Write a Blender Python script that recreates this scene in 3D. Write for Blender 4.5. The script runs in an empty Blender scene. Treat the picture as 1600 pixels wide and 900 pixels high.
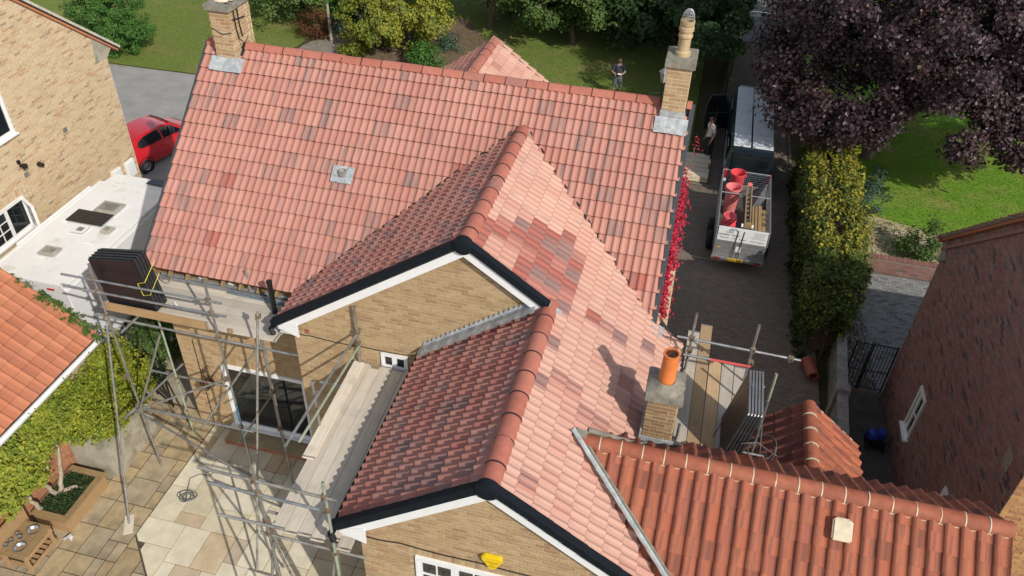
import bpy, bmesh, math, random
import numpy as np
from mathutils import Vector, Matrix
random.seed(7); RNG = np.random.default_rng(7)
SC = bpy.context.scene
COL = SC.collection
R_ = math.radians

# ------------------------------------------------------------------ camera
CAM = np.array([10.400, -13.066, 15.591])
def _cam():
    p, y, r = R_(38.465), R_(-12.814), R_(2.087)
    f = np.array([math.sin(y)*math.cos(p), math.cos(y)*math.cos(p), -math.sin(p)])
    rt = np.array([math.cos(y), -math.sin(y), 0.0]); up = np.cross(rt, f)
    r2 = rt*math.cos(r) + up*math.sin(r); u2 = -rt*math.sin(r) + up*math.cos(r)
    return r2, u2, f
CR, CU, CF = _cam()
cd = bpy.data.cameras.new('camera'); cam = bpy.data.objects.new('camera', cd); COL.objects.link(cam)
cam.matrix_world = Matrix([[CR[0], CU[0], -CF[0], CAM[0]], [CR[1], CU[1], -CF[1], CAM[1]], [CR[2], CU[2], -CF[2], CAM[2]], [0, 0, 0, 1]])
cd.lens = 36.0*1287.6/1600; cd.sensor_width = 36.0; cd.clip_start = 0.1; cd.clip_end = 1500
SC.camera = cam

# ------------------------------------------------------------------ sky, sun, exposure
SUN_EL, SUN_AZ = 36.0, 131.0
w = bpy.data.worlds.new('World'); SC.world = w; w.use_nodes = True
nt = w.node_tree; bg = nt.nodes['Background']
sky = nt.nodes.new('ShaderNodeTexSky'); sky.sky_type = 'NISHITA'; sky.sun_disc = False
sky.sun_elevation = R_(SUN_EL); sky.sun_rotation = R_(SUN_AZ)
hs = nt.nodes.new('ShaderNodeHueSaturation'); hs.inputs['Saturation'].default_value = .55  # sky colour desaturated to keep shaded sides neutral
nt.links.new(sky.outputs[0], hs.inputs['Color']); nt.links.new(hs.outputs[0], bg.inputs[0]); bg.inputs[1].default_value = 0.15
sl = bpy.data.lights.new('sun', 'SUN'); so = bpy.data.objects.new('sun', sl); COL.objects.link(so)
sl.energy = 3.8; sl.angle = R_(0.5); sl.color = (1.0, 0.945, 0.86)
so.rotation_euler = Vector((0.6106, -0.5308, 0.5878)).to_track_quat('Z', 'Y').to_euler()
vs = SC.view_settings; vs.view_transform = 'Standard'; vs.look = 'None'; vs.exposure = 0.0; vs.gamma = 1.0; vs.use_curve_mapping = False
SC.cycles.use_denoising = True
SC.cycles.max_bounces = 6; SC.cycles.diffuse_bounces = 3; SC.cycles.glossy_bounces = 3; SC.cycles.transparent_max_bounces = 8

# ------------------------------------------------------------------ materials
def srgb(r, g, b):
    f = lambda c: c/12.92 if c <= 0.04045 else ((c+0.055)/1.055)**2.4
    return (f(r/255), f(g/255), f(b/255), 1)
class N:
    def __init__(s, name):
        s.m = bpy.data.materials.new(name); s.m.use_nodes = True; s.t = s.m.node_tree; s.b = s.t.nodes['Principled BSDF']
    def n(s, typ, **kw):
        x = s.t.nodes.new('ShaderNode'+typ)
        for k, v in kw.items():
            if k.startswith('_'): setattr(x, k[1:], v)
            else: x.inputs[int(k[1:]) if k[0] == 'i' and k[1:].isdigit() else k].default_value = v
        return x
    def l(s, a, b): s.t.links.new(a, b)
    def ramp(s, fac, stops, const=False):
        x = s.n('ValToRGB'); e = x.color_ramp.elements
        if const: x.color_ramp.interpolation = 'CONSTANT'
        while len(e) > 1: e.remove(e[-1])
        e[0].position, e[0].color = stops[0]
        for p, c in stops[1:]:
            k = e.new(p); k.color = c
        s.l(fac, x.inputs[0]); return x.outputs[0]
    def mix(s, fac, a, b, mode='MIX'):
        x = s.n('Mix', _data_type='RGBA', _blend_type=mode)
        for v, i in ((fac, 0), (a, 6), (b, 7)):
            if hasattr(v, 'links'): s.l(v, x.inputs[i])
            else: x.inputs[i].default_value = v
        return x.outputs[2]
    def math(s, op, a, b=0.0):
        x = s.n('Math', _operation=op)
        for v, i in ((a, 0), (b, 1)):
            if hasattr(v, 'links'): s.l(v, x.inputs[i])
            else: x.inputs[i].default_value = v
        return x.outputs[0]
    def attr(s, name): return s.n('Attribute', _attribute_name=name)
    def noise(s, vec, scale, detail=3, rough=0.55, w=None, stretch=None):
        if stretch is not None:
            mp = s.n('Mapping'); mp.inputs['Scale'].default_value = stretch; s.l(vec, mp.inputs[0]); vec = mp.outputs[0]
        x = s.n('TexNoise', _noise_dimensions='4D' if w is not None else '3D')
        x.inputs['Scale'].default_value = scale; x.inputs['Detail'].default_value = detail; x.inputs['Roughness'].default_value = rough
        s.l(vec, x.inputs['Vector'])
        if w is not None: s.l(w, x.inputs['W'])
        return x.outputs['Fac']
    def bump(s, h, strength, dist=0.01):
        x = s.n('Bump'); x.inputs['Strength'].default_value = strength; x.inputs['Distance'].default_value = dist
        s.l(h, x.inputs['Height']); s.l(x.outputs[0], s.b.inputs['Normal'])
    def base(s, c):
        if hasattr(c, 'links'): s.l(c, s.b.inputs['Base Color'])
        else: s.b.inputs['Base Color'].default_value = c
        return s
    def set(s, rough=0.7, metal=0.0, spec=None):
        s.b.inputs['Roughness'].default_value = rough; s.b.inputs['Metallic'].default_value = metal
        if spec is not None: s.b.inputs['Specular IOR Level'].default_value = spec
        return s
def c3(r, g, b): return (r, g, b, 1)

def simple(name, col, rough=0.6, metal=0.0, vary=0.15, scale=6.0, bump=0.0, spec=None, dirt=None):
    k = N(name); k.set(rough, metal, spec)
    g = k.n('NewGeometry').outputs['Position'] if False else k.n('TexCoord').outputs['Object']
    f = k.noise(g, scale, 5, 0.6)
    lo = tuple(c*(1-vary) for c in col[:3])+(1,); hi = tuple(min(1, c*(1+vary)) for c in col[:3])+(1,)
    c = k.ramp(f, [(0.3, lo), (0.7, hi)])
    if dirt:
        d = k.noise(g, dirt[1], 6, 0.65); c = k.mix(k.ramp(d, [(dirt[2], c3(0, 0, 0)), (dirt[2]+0.15, c3(1, 1, 1))]), c, dirt[0])
    k.base(c)
    if bump: k.bump(k.noise(g, scale*6, 4, 0.6), bump, 0.01)
    return k.m

def tinted(name, stops, rough=0.8, grain=14.0, amt=0.25, bump=0.3, spec=None, blotch=None, stretch=None, const=False):
    """colour from the per-piece attribute 'tint', broken up by noise in the piece's own coordinates 'loc'"""
    k = N(name); k.set(rough, 0, spec)
    a = k.attr('tint').outputs['Fac']; v = k.attr('loc').outputs['Vector']
    wv = k.math('MULTIPLY', a, 61.7)
    c = k.ramp(a, stops, const)
    f = k.noise(v, grain, 5, 0.62, wv, stretch)
    c = k.mix(1.0, c, k.ramp(f, [(0.25, c3(1-amt, 1-amt, 1-amt)), (0.75, c3(1+amt*.6, 1+amt*.6, 1+amt*.6))]), 'MULTIPLY')
    if blotch:
        col, sc, lo, hi = blotch
        c = k.mix(k.ramp(k.noise(k.n('TexCoord').outputs['Object'], sc, 5, 0.65), [(lo, c3(0, 0, 0)), (hi, c3(1, 1, 1))]), c, col)
    k.base(c)
    if bump: k.bump(f, bump, 0.006)
    return k.m

M = {}
# new interlocking tiles: salmon, some smoky, a few dark red; streaks along the tile
def tile_mat(name, stops, streakcol, streak_lo, smoky=None, rough=0.72, edge=(.15, .05, .035)):
    k = N(name); k.set(rough, 0, 0.3)
    a = k.attr('tint').outputs['Fac']; v = k.attr('loc').outputs['Vector']; wv = k.math('MULTIPLY', a, 97.3)
    c = k.ramp(a, stops)
    f = k.noise(v, 1.0, 4, 0.55, wv, (9, .7, 2.5))
    lo = k.ramp(a, smoky or [(0, c3(streak_lo, streak_lo, streak_lo))])
    d = k.math('MULTIPLY', k.math('SUBTRACT', f, lo), 4.0); d = k.math('MINIMUM', k.math('MAXIMUM', d, 0.0), 0.8)
    c = k.mix(d, c, streakcol)
    f2 = k.noise(k.n('TexCoord').outputs['Object'], 0.55, 4, 0.6)
    c = k.mix(1.0, c, k.ramp(f2, [(0.3, c3(.92, .92, .93)), (0.7, c3(1.05, 1.04, 1.02))]), 'MULTIPLY')
    f3 = k.noise(v, 60, 4, 0.7, wv)
    c = k.mix(1.0, c, k.ramp(f3, [(0.3, c3(.88, .88, .88)), (0.7, c3(1.08, 1.08, 1.08))]), 'MULTIPLY')
    sx = k.n('SeparateXYZ'); k.l(v, sx.inputs[0]); c = k.mix(k.math('LESS_THAN', sx.outputs[1], .0045), c, c3(*edge))  # dark front edge paints the course shadow line; uncoated cut clay too
    k.base(c); k.bump(f3, 0.25, 0.004)
    return k.m
g1_ = lambda x: c3(x, x, x)
M['tile_new'] = tile_mat('new_tile_clay', [(0.0, c3(.40, .145, .115)), (0.15, c3(.44, .195, .15)), (0.3, c3(.455, .21, .162)), (0.5, c3(.485, .24, .187)), (0.54, c3(.53, .285, .22)), (0.68, c3(.60, .375, .29)), (0.74, c3(.47, .22, .17)), (0.78, c3(.47, .23, .18)), (0.86, c3(.44, .21, .165)), (0.9, c3(.30, .165, .145)), (0.93, c3(.40, .135, .10)), (1.0, c3(.36, .11, .08))], c3(.17, .135, .13), 0.60,
                           [(0, g1_(.56)), (.3, g1_(.54)), (.5, g1_(.57)), (.6, g1_(.565)), (.74, g1_(.56)), (.775, g1_(.45)), (.86, g1_(.40)), (.9, g1_(.46)), (.93, g1_(.52)), (1, g1_(.46))], edge=(.25, .085, .06))
M['tile_old'] = tile_mat('old_pantile_clay', [(0.0, c3(.34, .095, .048)), (0.4, c3(.41, .13, .065)), (0.75, c3(.355, .11, .06)), (0.88, c3(.27, .085, .06)), (1.0, c3(.17, .065, .055))], c3(.12, .055, .042), 0.45, None, 0.75, (.24, .075, .045))
M['tile_orange'] = tile_mat('orange_pantile_clay', [(0.0, c3(.45, .16, .08)), (0.5, c3(.51, .20, .108)), (1.0, c3(.41, .15, .085))], c3(.22, .10, .07), 0.58, None, 0.8)
M['ridge'] = tinted('ridge_clay', [(0, c3(.39, .125, .085)), (.8, c3(.44, .155, .105)), (1, c3(.33, .15, .12))], 0.7, 9, 0.2, 0.2)
M['ridge_old'] = tinted('old_ridge_clay', [(0, c3(.32, .085, .042)), (1, c3(.38, .12, .062))], 0.75, 7, 0.35, 0.3, blotch=(c3(.22, .12, .09), 2.2, .55, .8))
M['felt'] = simple('roof_underlay', c3(.03, .028, .027), 0.9)
M['verge'] = simple('dark_verge_plastic', c3(.010, .0135, .018), 0.7, vary=.2, scale=9, spec=.12)
M['union'] = simple('black_ridge_union', c3(.02, .018, .018), 0.5)
BR = dict(rough=0.88, grain=22, amt=0.28, bump=0.5)
M['brick_cream'] = tinted('cream_brick', [(0, c3(.52, .37, .215)), (.3, c3(.585, .435, .265)), (.6, c3(.63, .495, .325)), (.84, c3(.58, .43, .25)), (.92, c3(.50, .29, .16)), (.97, c3(.40, .29, .19)), (1, c3(.34, .25, .17))], **BR)
M['brick_tan'] = tinted('tan_brick', [(0, c3(.37, .245, .125)), (.35, c3(.43, .30, .16)), (.7, c3(.48, .345, .195)), (.88, c3(.41, .27, .15)), (.95, c3(.37, .215, .12)), (1, c3(.33, .235, .15))], **BR)
M['brick_chim'] = tinted('chimney_brick', [(0, c3(.22, .13, .07)), (.4, c3(.29, .18, .09)), (.8, c3(.33, .21, .105)), (1, c3(.19, .12, .08))], **BR)
M['brick_red'] = tinted('red_brick', [(0, c3(.21, .10, .08)), (.35, c3(.26, .125, .10)), (.7, c3(.29, .155, .125)), (.82, c3(.21, .13, .11)), (.9, c3(.07, .05, .05)), (1, c3(.22, .18, .16))], **BR)
M['brick_rust'] = tinted('rust_brick', [(0, c3(.34, .12, .06)), (.5, c3(.43, .18, .09)), (1, c3(.30, .12, .07))], **BR)
M['brick_gold'] = tinted('golden_brick', [(0, c3(.42, .22, .08)), (.5, c3(.52, .29, .11)), (1, c3(.36, .15, .07))], **BR)
M['mortar'] = simple('sand_mortar', c3(.46, .36, .22), 0.95, vary=.2, scale=12, bump=.3)
M['mortar_pale'] = simple('pale_mortar', c3(.62, .53, .38), 0.95, vary=.15, scale=10, bump=.3)
M['mortar_grey'] = simple('grey_mortar', c3(.24, .19, .165), 0.95, vary=.2, scale=12, bump=.3)
M['upvc'] = simple('white_plastic', c3(.80, .80, .79), 0.35, vary=.04, scale=3)
M['glass'] = simple('dark_window_glass', c3(.012, .016, .018), 0.04, vary=.5, scale=1.5, spec=0.8)
M['lead'] = simple('lead_sheet', c3(.37, .39, .40), 0.6, 0.1, vary=.35, scale=9, bump=.25, dirt=(c3(.46, .46, .45), 7, .55))
M['zinc'] = simple('zinc_valley', c3(.40, .44, .43), 0.5, 0.2, vary=.25, scale=7, dirt=(c3(.26, .20, .14), 9, .6))
M['steel'] = simple('galvanised_tube', c3(.40, .41, .41), 0.42, 0.75, vary=.3, scale=5, dirt=(c3(.22, .20, .17), 4, .6))
M['steel_dull'] = simple('weathered_tube', c3(.33, .32, .29), 0.6, 0.5, vary=.35, scale=4, dirt=(c3(.20, .15, .10), 5, .55))
M['steel_green'] = simple('green_sleeved_tube', c3(.38, .44, .33), 0.5, 0.35, vary=.25, scale=4)
M['steel_blue'] = simple('blue_painted_tube', c3(.10, .22, .33), 0.5, 0.3, vary=.35, scale=5)
M['steel_red'] = simple('red_taped_tube', c3(.60, .08, .08), 0.5, 0.0, vary=.2)
M['coupler'] = simple('rusty_coupler', c3(.26, .20, .14), 0.65, 0.5, vary=.4, scale=20)
def wood(name, a, b, rough=.85, sc=1.0, blot=None):
    k = N(name); k.set(rough, 0, .25); v = k.attr('loc').outputs['Vector']; t = k.attr('tint').outputs['Fac']; wv = k.math('MULTIPLY', t, 41.0)
    f = k.noise(v, 1.0, 6, .65, wv, (1.6*sc, 28*sc, 28*sc)); c = k.ramp(f, [(.25, a), (.75, b)])
    c = k.mix(1.0, c, k.ramp(t, [(0, c3(.70, .70, .69)), (1, c3(1.14, 1.12, 1.08))]), 'MULTIPLY')
    f2 = k.noise(k.n('TexCoord').outputs['Object'], 2.3, 5, .65)
    c = k.mix(k.ramp(f2, [(.52, c3(0, 0, 0)), (.75, c3(.6, .6, .6))]), c, blot or c3(a[0]*.7, a[1]*.7, a[2]*.68))
    k.base(c); k.bump(f, .3, .004); return k.m
M['board'] = wood('weathered_board', c3(.52, .455, .37), c3(.72, .655, .56))
M['board_fresh'] = wood('fresh_board', c3(.42, .29, .16), c3(.55, .40, .24))
M['toe'] = wood('toe_board_wood', c3(.34, .21, .10), c3(.46, .31, .17))
M['timber'] = wood('old_timber', c3(.26, .17, .08), c3(.38, .27, .14))
M['fence_timber'] = wood('dark_fence_timber', c3(.07, .055, .04), c3(.11, .085, .06))
M['pale_timber'] = wood('pale_timber', c3(.60, .50, .36), c3(.72, .64, .50))
M['panel'] = simple('black_solar_panel', c3(.012, .012, .014), 0.35, vary=.3, scale=5)
M['alu'] = simple('grey_aluminium', c3(.36, .37, .38), 0.42, 0.55, vary=.15, scale=6)
M['alu_mid'] = simple('anodised_frame', c3(.20, .20, .205), .5, .4, vary=.2)
M['alu_dark'] = simple('dark_frame', c3(.06, .06, .063), 0.45, 0.4, vary=.3)
M['slab_new'] = tinted('pale_sandstone', [(0, c3(.58, .51, .35)), (.35, c3(.67, .60, .44)), (.7, c3(.70, .645, .50)), (.86, c3(.54, .41, .25)), (1, c3(.47, .43, .35))], .85, 3.5, .22, .25, blotch=(c3(.50, .37, .22), .9, .62, .9))
M['slab_old'] = tinted('old_yellow_slab', [(0, c3(.37, .275, .15)), (.4, c3(.45, .345, .195)), (.7, c3(.40, .325, .21)), (1, c3(.32, .255, .165))], .9, 5, .3, .35, blotch=(c3(.17, .135, .09), 1.5, .52, .8))
M['joint'] = simple('dark_joint', c3(.085, .07, .05), .95, vary=.3, scale=8)
M['joint_new'] = simple('brown_joint', c3(.10, .08, .055), .95, vary=.3, scale=8)
M['paver_dark'] = tinted('dark_block_paver', [(0, c3(.17, .135, .105)), (.5, c3(.215, .17, .13)), (.85, c3(.19, .16, .135)), (1, c3(.25, .17, .125))], .9, 16, .3, .4, blotch=(c3(.14, .12, .08), .8, .55, .8))
M['paver_grey'] = tinted('grey_block_paver', [(0, c3(.19, .19, .185)), (.7, c3(.26, .26, .25)), (1, c3(.12, .12, .12))], .9, 16, .3, .4, blotch=(c3(.10, .10, .10), 1.2, .6, .75))
M['asphalt'] = simple('asphalt', c3(.105, .105, .105), .95, vary=.3, scale=3, bump=.4)
M['asphalt_pale'] = simple('pale_worn_asphalt', c3(.29, .28, .26), .95, vary=.16, scale=1.2, bump=.4)
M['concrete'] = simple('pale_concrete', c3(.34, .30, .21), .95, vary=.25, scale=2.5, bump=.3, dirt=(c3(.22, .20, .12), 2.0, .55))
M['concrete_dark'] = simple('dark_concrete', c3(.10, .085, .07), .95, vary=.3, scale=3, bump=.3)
M['render'] = simple('stained_render', c3(.36, .33, .26), .95, vary=.22, scale=3, bump=.35, dirt=(c3(.24, .215, .15), 2.4, .5))
M['mortar_cap'] = simple('weathered_cement_cap', c3(.24, .22, .175), .95, vary=.3, scale=9, bump=.6, dirt=(c3(.16, .16, .12), 10, .52))
M['soil'] = simple('bare_soil', c3(.15, .10, .06), .98, vary=.35, scale=4, bump=.6)
M['path_grit'] = simple('gritty_path', c3(.22, .19, .15), .95, vary=.25, scale=3, bump=.5)
M['sand'] = simple('sandy_soil', c3(.44, .36, .22), .98, vary=.25, scale=5, bump=.6, dirt=(c3(.26, .22, .12), 3, .6))
M['gravel'] = tinted('gravel_stone', [(0, c3(.09, .09, .09)), (.6, c3(.2, .19, .18)), (1, c3(.45, .43, .4))], .9, 10, .2, .2)
M['terracotta'] = simple('terracotta', c3(.33, .09, .055), .7, vary=.2)
M['pot_orange'] = simple('orange_clay_pot', c3(.66, .19, .045), .55, vary=.12, scale=8)
M['pot_buff'] = simple('buff_clay_pot', c3(.42, .31, .18), .8, vary=.2, scale=10, dirt=(c3(.25, .2, .13), 9, .6))
M['black'] = simple('black_plastic', c3(.012, .012, .013), .4, vary=.3)
M['iron'] = simple('black_wrought_iron', c3(.012, .012, .013), .5, vary=.3)
M['rubber'] = simple('tyre_rubber', c3(.018, .018, .018), .85, vary=.3)
M['lead_old'] = simple('dull_lead', c3(.20, .21, .215), .6, .1, vary=.3, scale=8)
M['cap_pale'] = simple('pale_cement_verge', c3(.50, .46, .38), .95, vary=.2, scale=8, bump=.3)
M['verge_grey'] = simple('grey_verge', c3(.055, .06, .066), .7, vary=.2, scale=8, spec=.15)
M['chrome'] = simple('wheel_alloy', c3(.55, .56, .58), .3, .8)
def carpaint(name, col, coat=.8):
    k = N(name); k.set(.35, 0, .5); k.base(col); k.b.inputs['Coat Weight'].default_value = coat; k.b.inputs['Coat Roughness'].default_value = .06
    return k.m
M['car_red'] = carpaint('red_car_paint', c3(.52, .012, .022))
M['van_blue'] = carpaint('dark_blue_van_paint', c3(.012, .022, .036))
M['gel_white'] = simple('white_motorhome_shell', c3(.80, .80, .78), .3, vary=.05, scale=1.3, dirt=(c3(.60, .59, .53), 1.4, .56))
M['gel_side'] = simple('white_motorhome_side', c3(.76, .77, .78), .25, vary=.03)
M['van_roof'] = simple('dusty_white_roof', c3(.62, .65, .67), .5, vary=.12, scale=3, dirt=(c3(.35, .36, .36), 3, .6))
M['lens_clear'] = simple('smoky_rooflight', c3(.40, .38, .33), .2, vary=.2)
M['pink'] = simple('faded_red_plastic', c3(.72, .075, .09), .5, vary=.12, scale=5)
M['pink_pale'] = simple('sun_faded_pink_plastic', c3(.78, .22, .22), .5, vary=.12, scale=5)
M['yellow'] = simple('yellow_plastic', c3(.80, .55, .015), .4, vary=.05)
M['plate'] = simple('yellow_plate', c3(.75, .5, .02), .4, vary=.05)
M['sign_white'] = simple('white_sign_board', c3(.78, .79, .79), .45, vary=.04)
M['ink'] = simple('dark_print', c3(.03, .035, .05), .6)
M['ink_brown'] = simple('brown_print', c3(.35, .19, .01), .6)
M['lamp_red'] = simple('red_lamp_lens', c3(.5, .01, .015), .25)
M['skin'] = simple('skin', c3(.50, .28, .20), .6, vary=.06)
M['hair'] = simple('brown_hair', c3(.10, .065, .04), .8)
M['hair_red'] = simple('auburn_hair', c3(.12, .055, .035), .8)
M['cloth_navy'] = simple('navy_cloth', c3(.045, .05, .075), .9, vary=.3, scale=14)
M['cloth_grey'] = simple('grey_cloth', c3(.10, .105, .12), .9, vary=.3, scale=14)
M['cloth_white'] = simple('white_cotton', c3(.68, .66, .68), .9, vary=.08, scale=8)
M['cloth_dark'] = simple('dark_trousers', c3(.025, .025, .028), .9, vary=.3, scale=14)
M['strap_yellow'] = simple('yellow_strap', c3(.62, .58, .05), .6)
M['paper'] = simple('white_paper', c3(.8, .8, .8), .7)
M['tarp'] = simple('dusty_tarpaulin', c3(.14, .14, .14), .55, vary=.4, scale=7, bump=.5)
M['ply'] = wood('bleached_plywood', c3(.40, .26, .12), c3(.52, .36, .19))
M['bin_grey'] = simple('dark_trailer_bed', c3(.09, .075, .065), .8, vary=.4, scale=5)
M['blue'] = simple('blue_plastic', c3(.02, .05, .30), .4)
M['bark'] = simple('grey_bark', c3(.15, .115, .08), .95, vary=.4, scale=14, bump=.7)
M['bark_pale'] = simple('pale_twisted_bark', c3(.36, .30, .22), .95, vary=.3, scale=14, bump=.7)
def leafmat(name, stops, trans=.3, rough=.55):
    k = N(name); k.set(rough, 0, .35)
    a = k.attr('tint').outputs['Fac']; c = k.ramp(a, stops); k.base(c)
    tr = k.n('BsdfTranslucent'); k.l(c, tr.inputs['Color'])
    mx = k.n('MixShader'); mx.inputs[0].default_value = trans
    k.l(k.b.outputs[0], mx.inputs[1]); k.l(tr.outputs[0], mx.inputs[2])
    k.l(mx.outputs[0], k.t.nodes['Material Output'].inputs['Surface']); return k.m
M['leaf_purple'] = leafmat('purple_maple_leaf', [(0, c3(.022, .012, .016)), (.5, c3(.05, .028, .034)), (.85, c3(.085, .046, .05)), (.93, c3(.12, .05, .04)), (.97, c3(.09, .12, .03)), (1, c3(.16, .12, .03))], .15, .45)
M['leaf_dark'] = leafmat('dark_green_leaf', [(0, c3(.018, .04, .012)), (.6, c3(.04, .085, .022)), (1, c3(.08, .14, .035))])
M['leaf_mid'] = leafmat('mid_green_leaf', [(0, c3(.045, .085, .02)), (.6, c3(.10, .17, .038)), (1, c3(.18, .24, .06))])
M['leaf_bright'] = leafmat('bright_green_leaf', [(0, c3(.035, .10, .018)), (.6, c3(.075, .19, .03)), (1, c3(.13, .27, .05))])
M['leaf_yellow'] = leafmat('yellow_green_leaf', [(0, c3(.08, .12, .02)), (.4, c3(.19, .225, .03)), (.75, c3(.32, .315, .035)), (1, c3(.44, .37, .045))])
M['leaf_creeper'] = leafmat('lime_creeper_leaf', [(0, c3(.08, .14, .018)), (.4, c3(.22, .28, .028)), (.8, c3(.36, .37, .04)), (1, c3(.46, .40, .06))])
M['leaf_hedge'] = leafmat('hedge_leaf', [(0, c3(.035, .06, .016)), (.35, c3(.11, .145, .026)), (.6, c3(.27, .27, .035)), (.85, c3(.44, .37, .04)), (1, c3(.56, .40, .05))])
M['grass_dry'] = leafmat('olive_grass_blade', [(0, c3(.10, .15, .026)), (.6, c3(.18, .22, .05)), (1, c3(.28, .25, .10))], .35)
M['leaf_red'] = leafmat('scarlet_creeper_leaf', [(0, c3(.28, .008, .025)), (.6, c3(.50, .015, .05)), (1, c3(.62, .05, .09))], .25)
M['leaf_rust'] = leafmat('rust_leaf', [(0, c3(.07, .035, .015)), (.6, c3(.16, .065, .025)), (1, c3(.23, .11, .03))])
M['leaf_blue'] = leafmat('blue_green_needle', [(0, c3(.03, .07, .045)), (1, c3(.08, .15, .09))], .15)
M['grass_blade'] = leafmat('grass_blade', [(0, c3(.11, .22, .024)), (.6, c3(.17, .30, .035)), (.9, c3(.23, .31, .05)), (1, c3(.32, .30, .09))], .35)
def grassmat(name, g1, g2, dry, lo):
    k = N(name); k.set(.95, 0, .1); o = k.n('TexCoord').outputs['Object']
    c = k.mix(k.ramp(k.noise(o, 9, 6, .7), [(.3, c3(0, 0, 0)), (.7, c3(1, 1, 1))]), g1, g2)
    c = k.mix(k.ramp(k.noise(o, .55, 5, .6), [(lo, c3(0, 0, 0)), (lo+.22, c3(.85, .85, .85))]), c, dry)
    k.base(c); k.bump(k.noise(o, 40, 4, .7), .8, .03); return k.m
M['grass'] = grassmat('lawn_grass', c3(.12, .17, .034), c3(.19, .235, .055), c3(.27, .22, .095), .5)
M['grass_lush'] = grassmat('lush_grass', c3(.12, .245, .022), c3(.185, .34, .036), c3(.33, .29, .10), .47)
M['earth'] = grassmat('rough_ground', c3(.06, .06, .025), c3(.09, .08, .035), c3(.12, .09, .05), .5)
# ------------------------------------------------------------------ geometry helpers
def np_mesh(name, V, Q, tint=None, loc=None, smooth=False):
    """V (n,3), Q (m,4) quads"""
    me = bpy.data.meshes.new(name); V = np.asarray(V, np.float32); Q = np.asarray(Q, np.int32)
    me.vertices.add(len(V)); me.vertices.foreach_set('co', V.ravel())
    me.loops.add(Q.size); me.loops.foreach_set('vertex_index', Q.ravel())
    me.polygons.add(len(Q)); me.polygons.foreach_set('loop_start', np.arange(0, Q.size, Q.shape[1], dtype=np.int32))
    try: me.polygons.foreach_set('loop_total', np.full(len(Q), Q.shape[1], np.int32))
    except Exception: pass
    at = me.attributes.new('tint', 'FLOAT', 'FACE'); at.data.foreach_set('value', np.asarray(tint if tint is not None else np.full(len(Q), .5), np.float32))
    al = me.attributes.new('loc', 'FLOAT_VECTOR', 'POINT'); al.data.foreach_set('vector', np.asarray(loc if loc is not None else V, np.float32).ravel())
    me.update(calc_edges=True)
    me.polygons.foreach_set('use_smooth', np.full(len(Q), bool(smooth)))
    return me
def link(name, me, mat, parent=None):
    if mat is not None and not me.materials: me.materials.append(M[mat] if isinstance(mat, str) else mat)
    o = bpy.data.objects.new(name, me); COL.objects.link(o)
    if parent is not None: o.parent = parent
    return o
def tag(o, label=None, cat=None, group=None, kind=None):
    if label: o['label'] = label
    if cat: o['category'] = cat
    if group: o['group'] = group
    if kind: o['kind'] = kind
    return o
def thing(name, label, cat, group=None, loc=None):
    """an Empty that parents a thing's parts; parts are built in world coordinates, so it stays at the origin unless loc is given"""
    o = bpy.data.objects.new(name, None); COL.objects.link(o); o.empty_display_size = .2
    if loc is not None: o.location = loc
    return tag(o, label, cat, group)
def ortho(d):
    d = Vector(d).normalized(); a = Vector((0, 0, 1)) if abs(d.z) < .9 else Vector((1, 0, 0))
    x = d.cross(a).normalized(); return x, d.cross(x).normalized()
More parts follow.
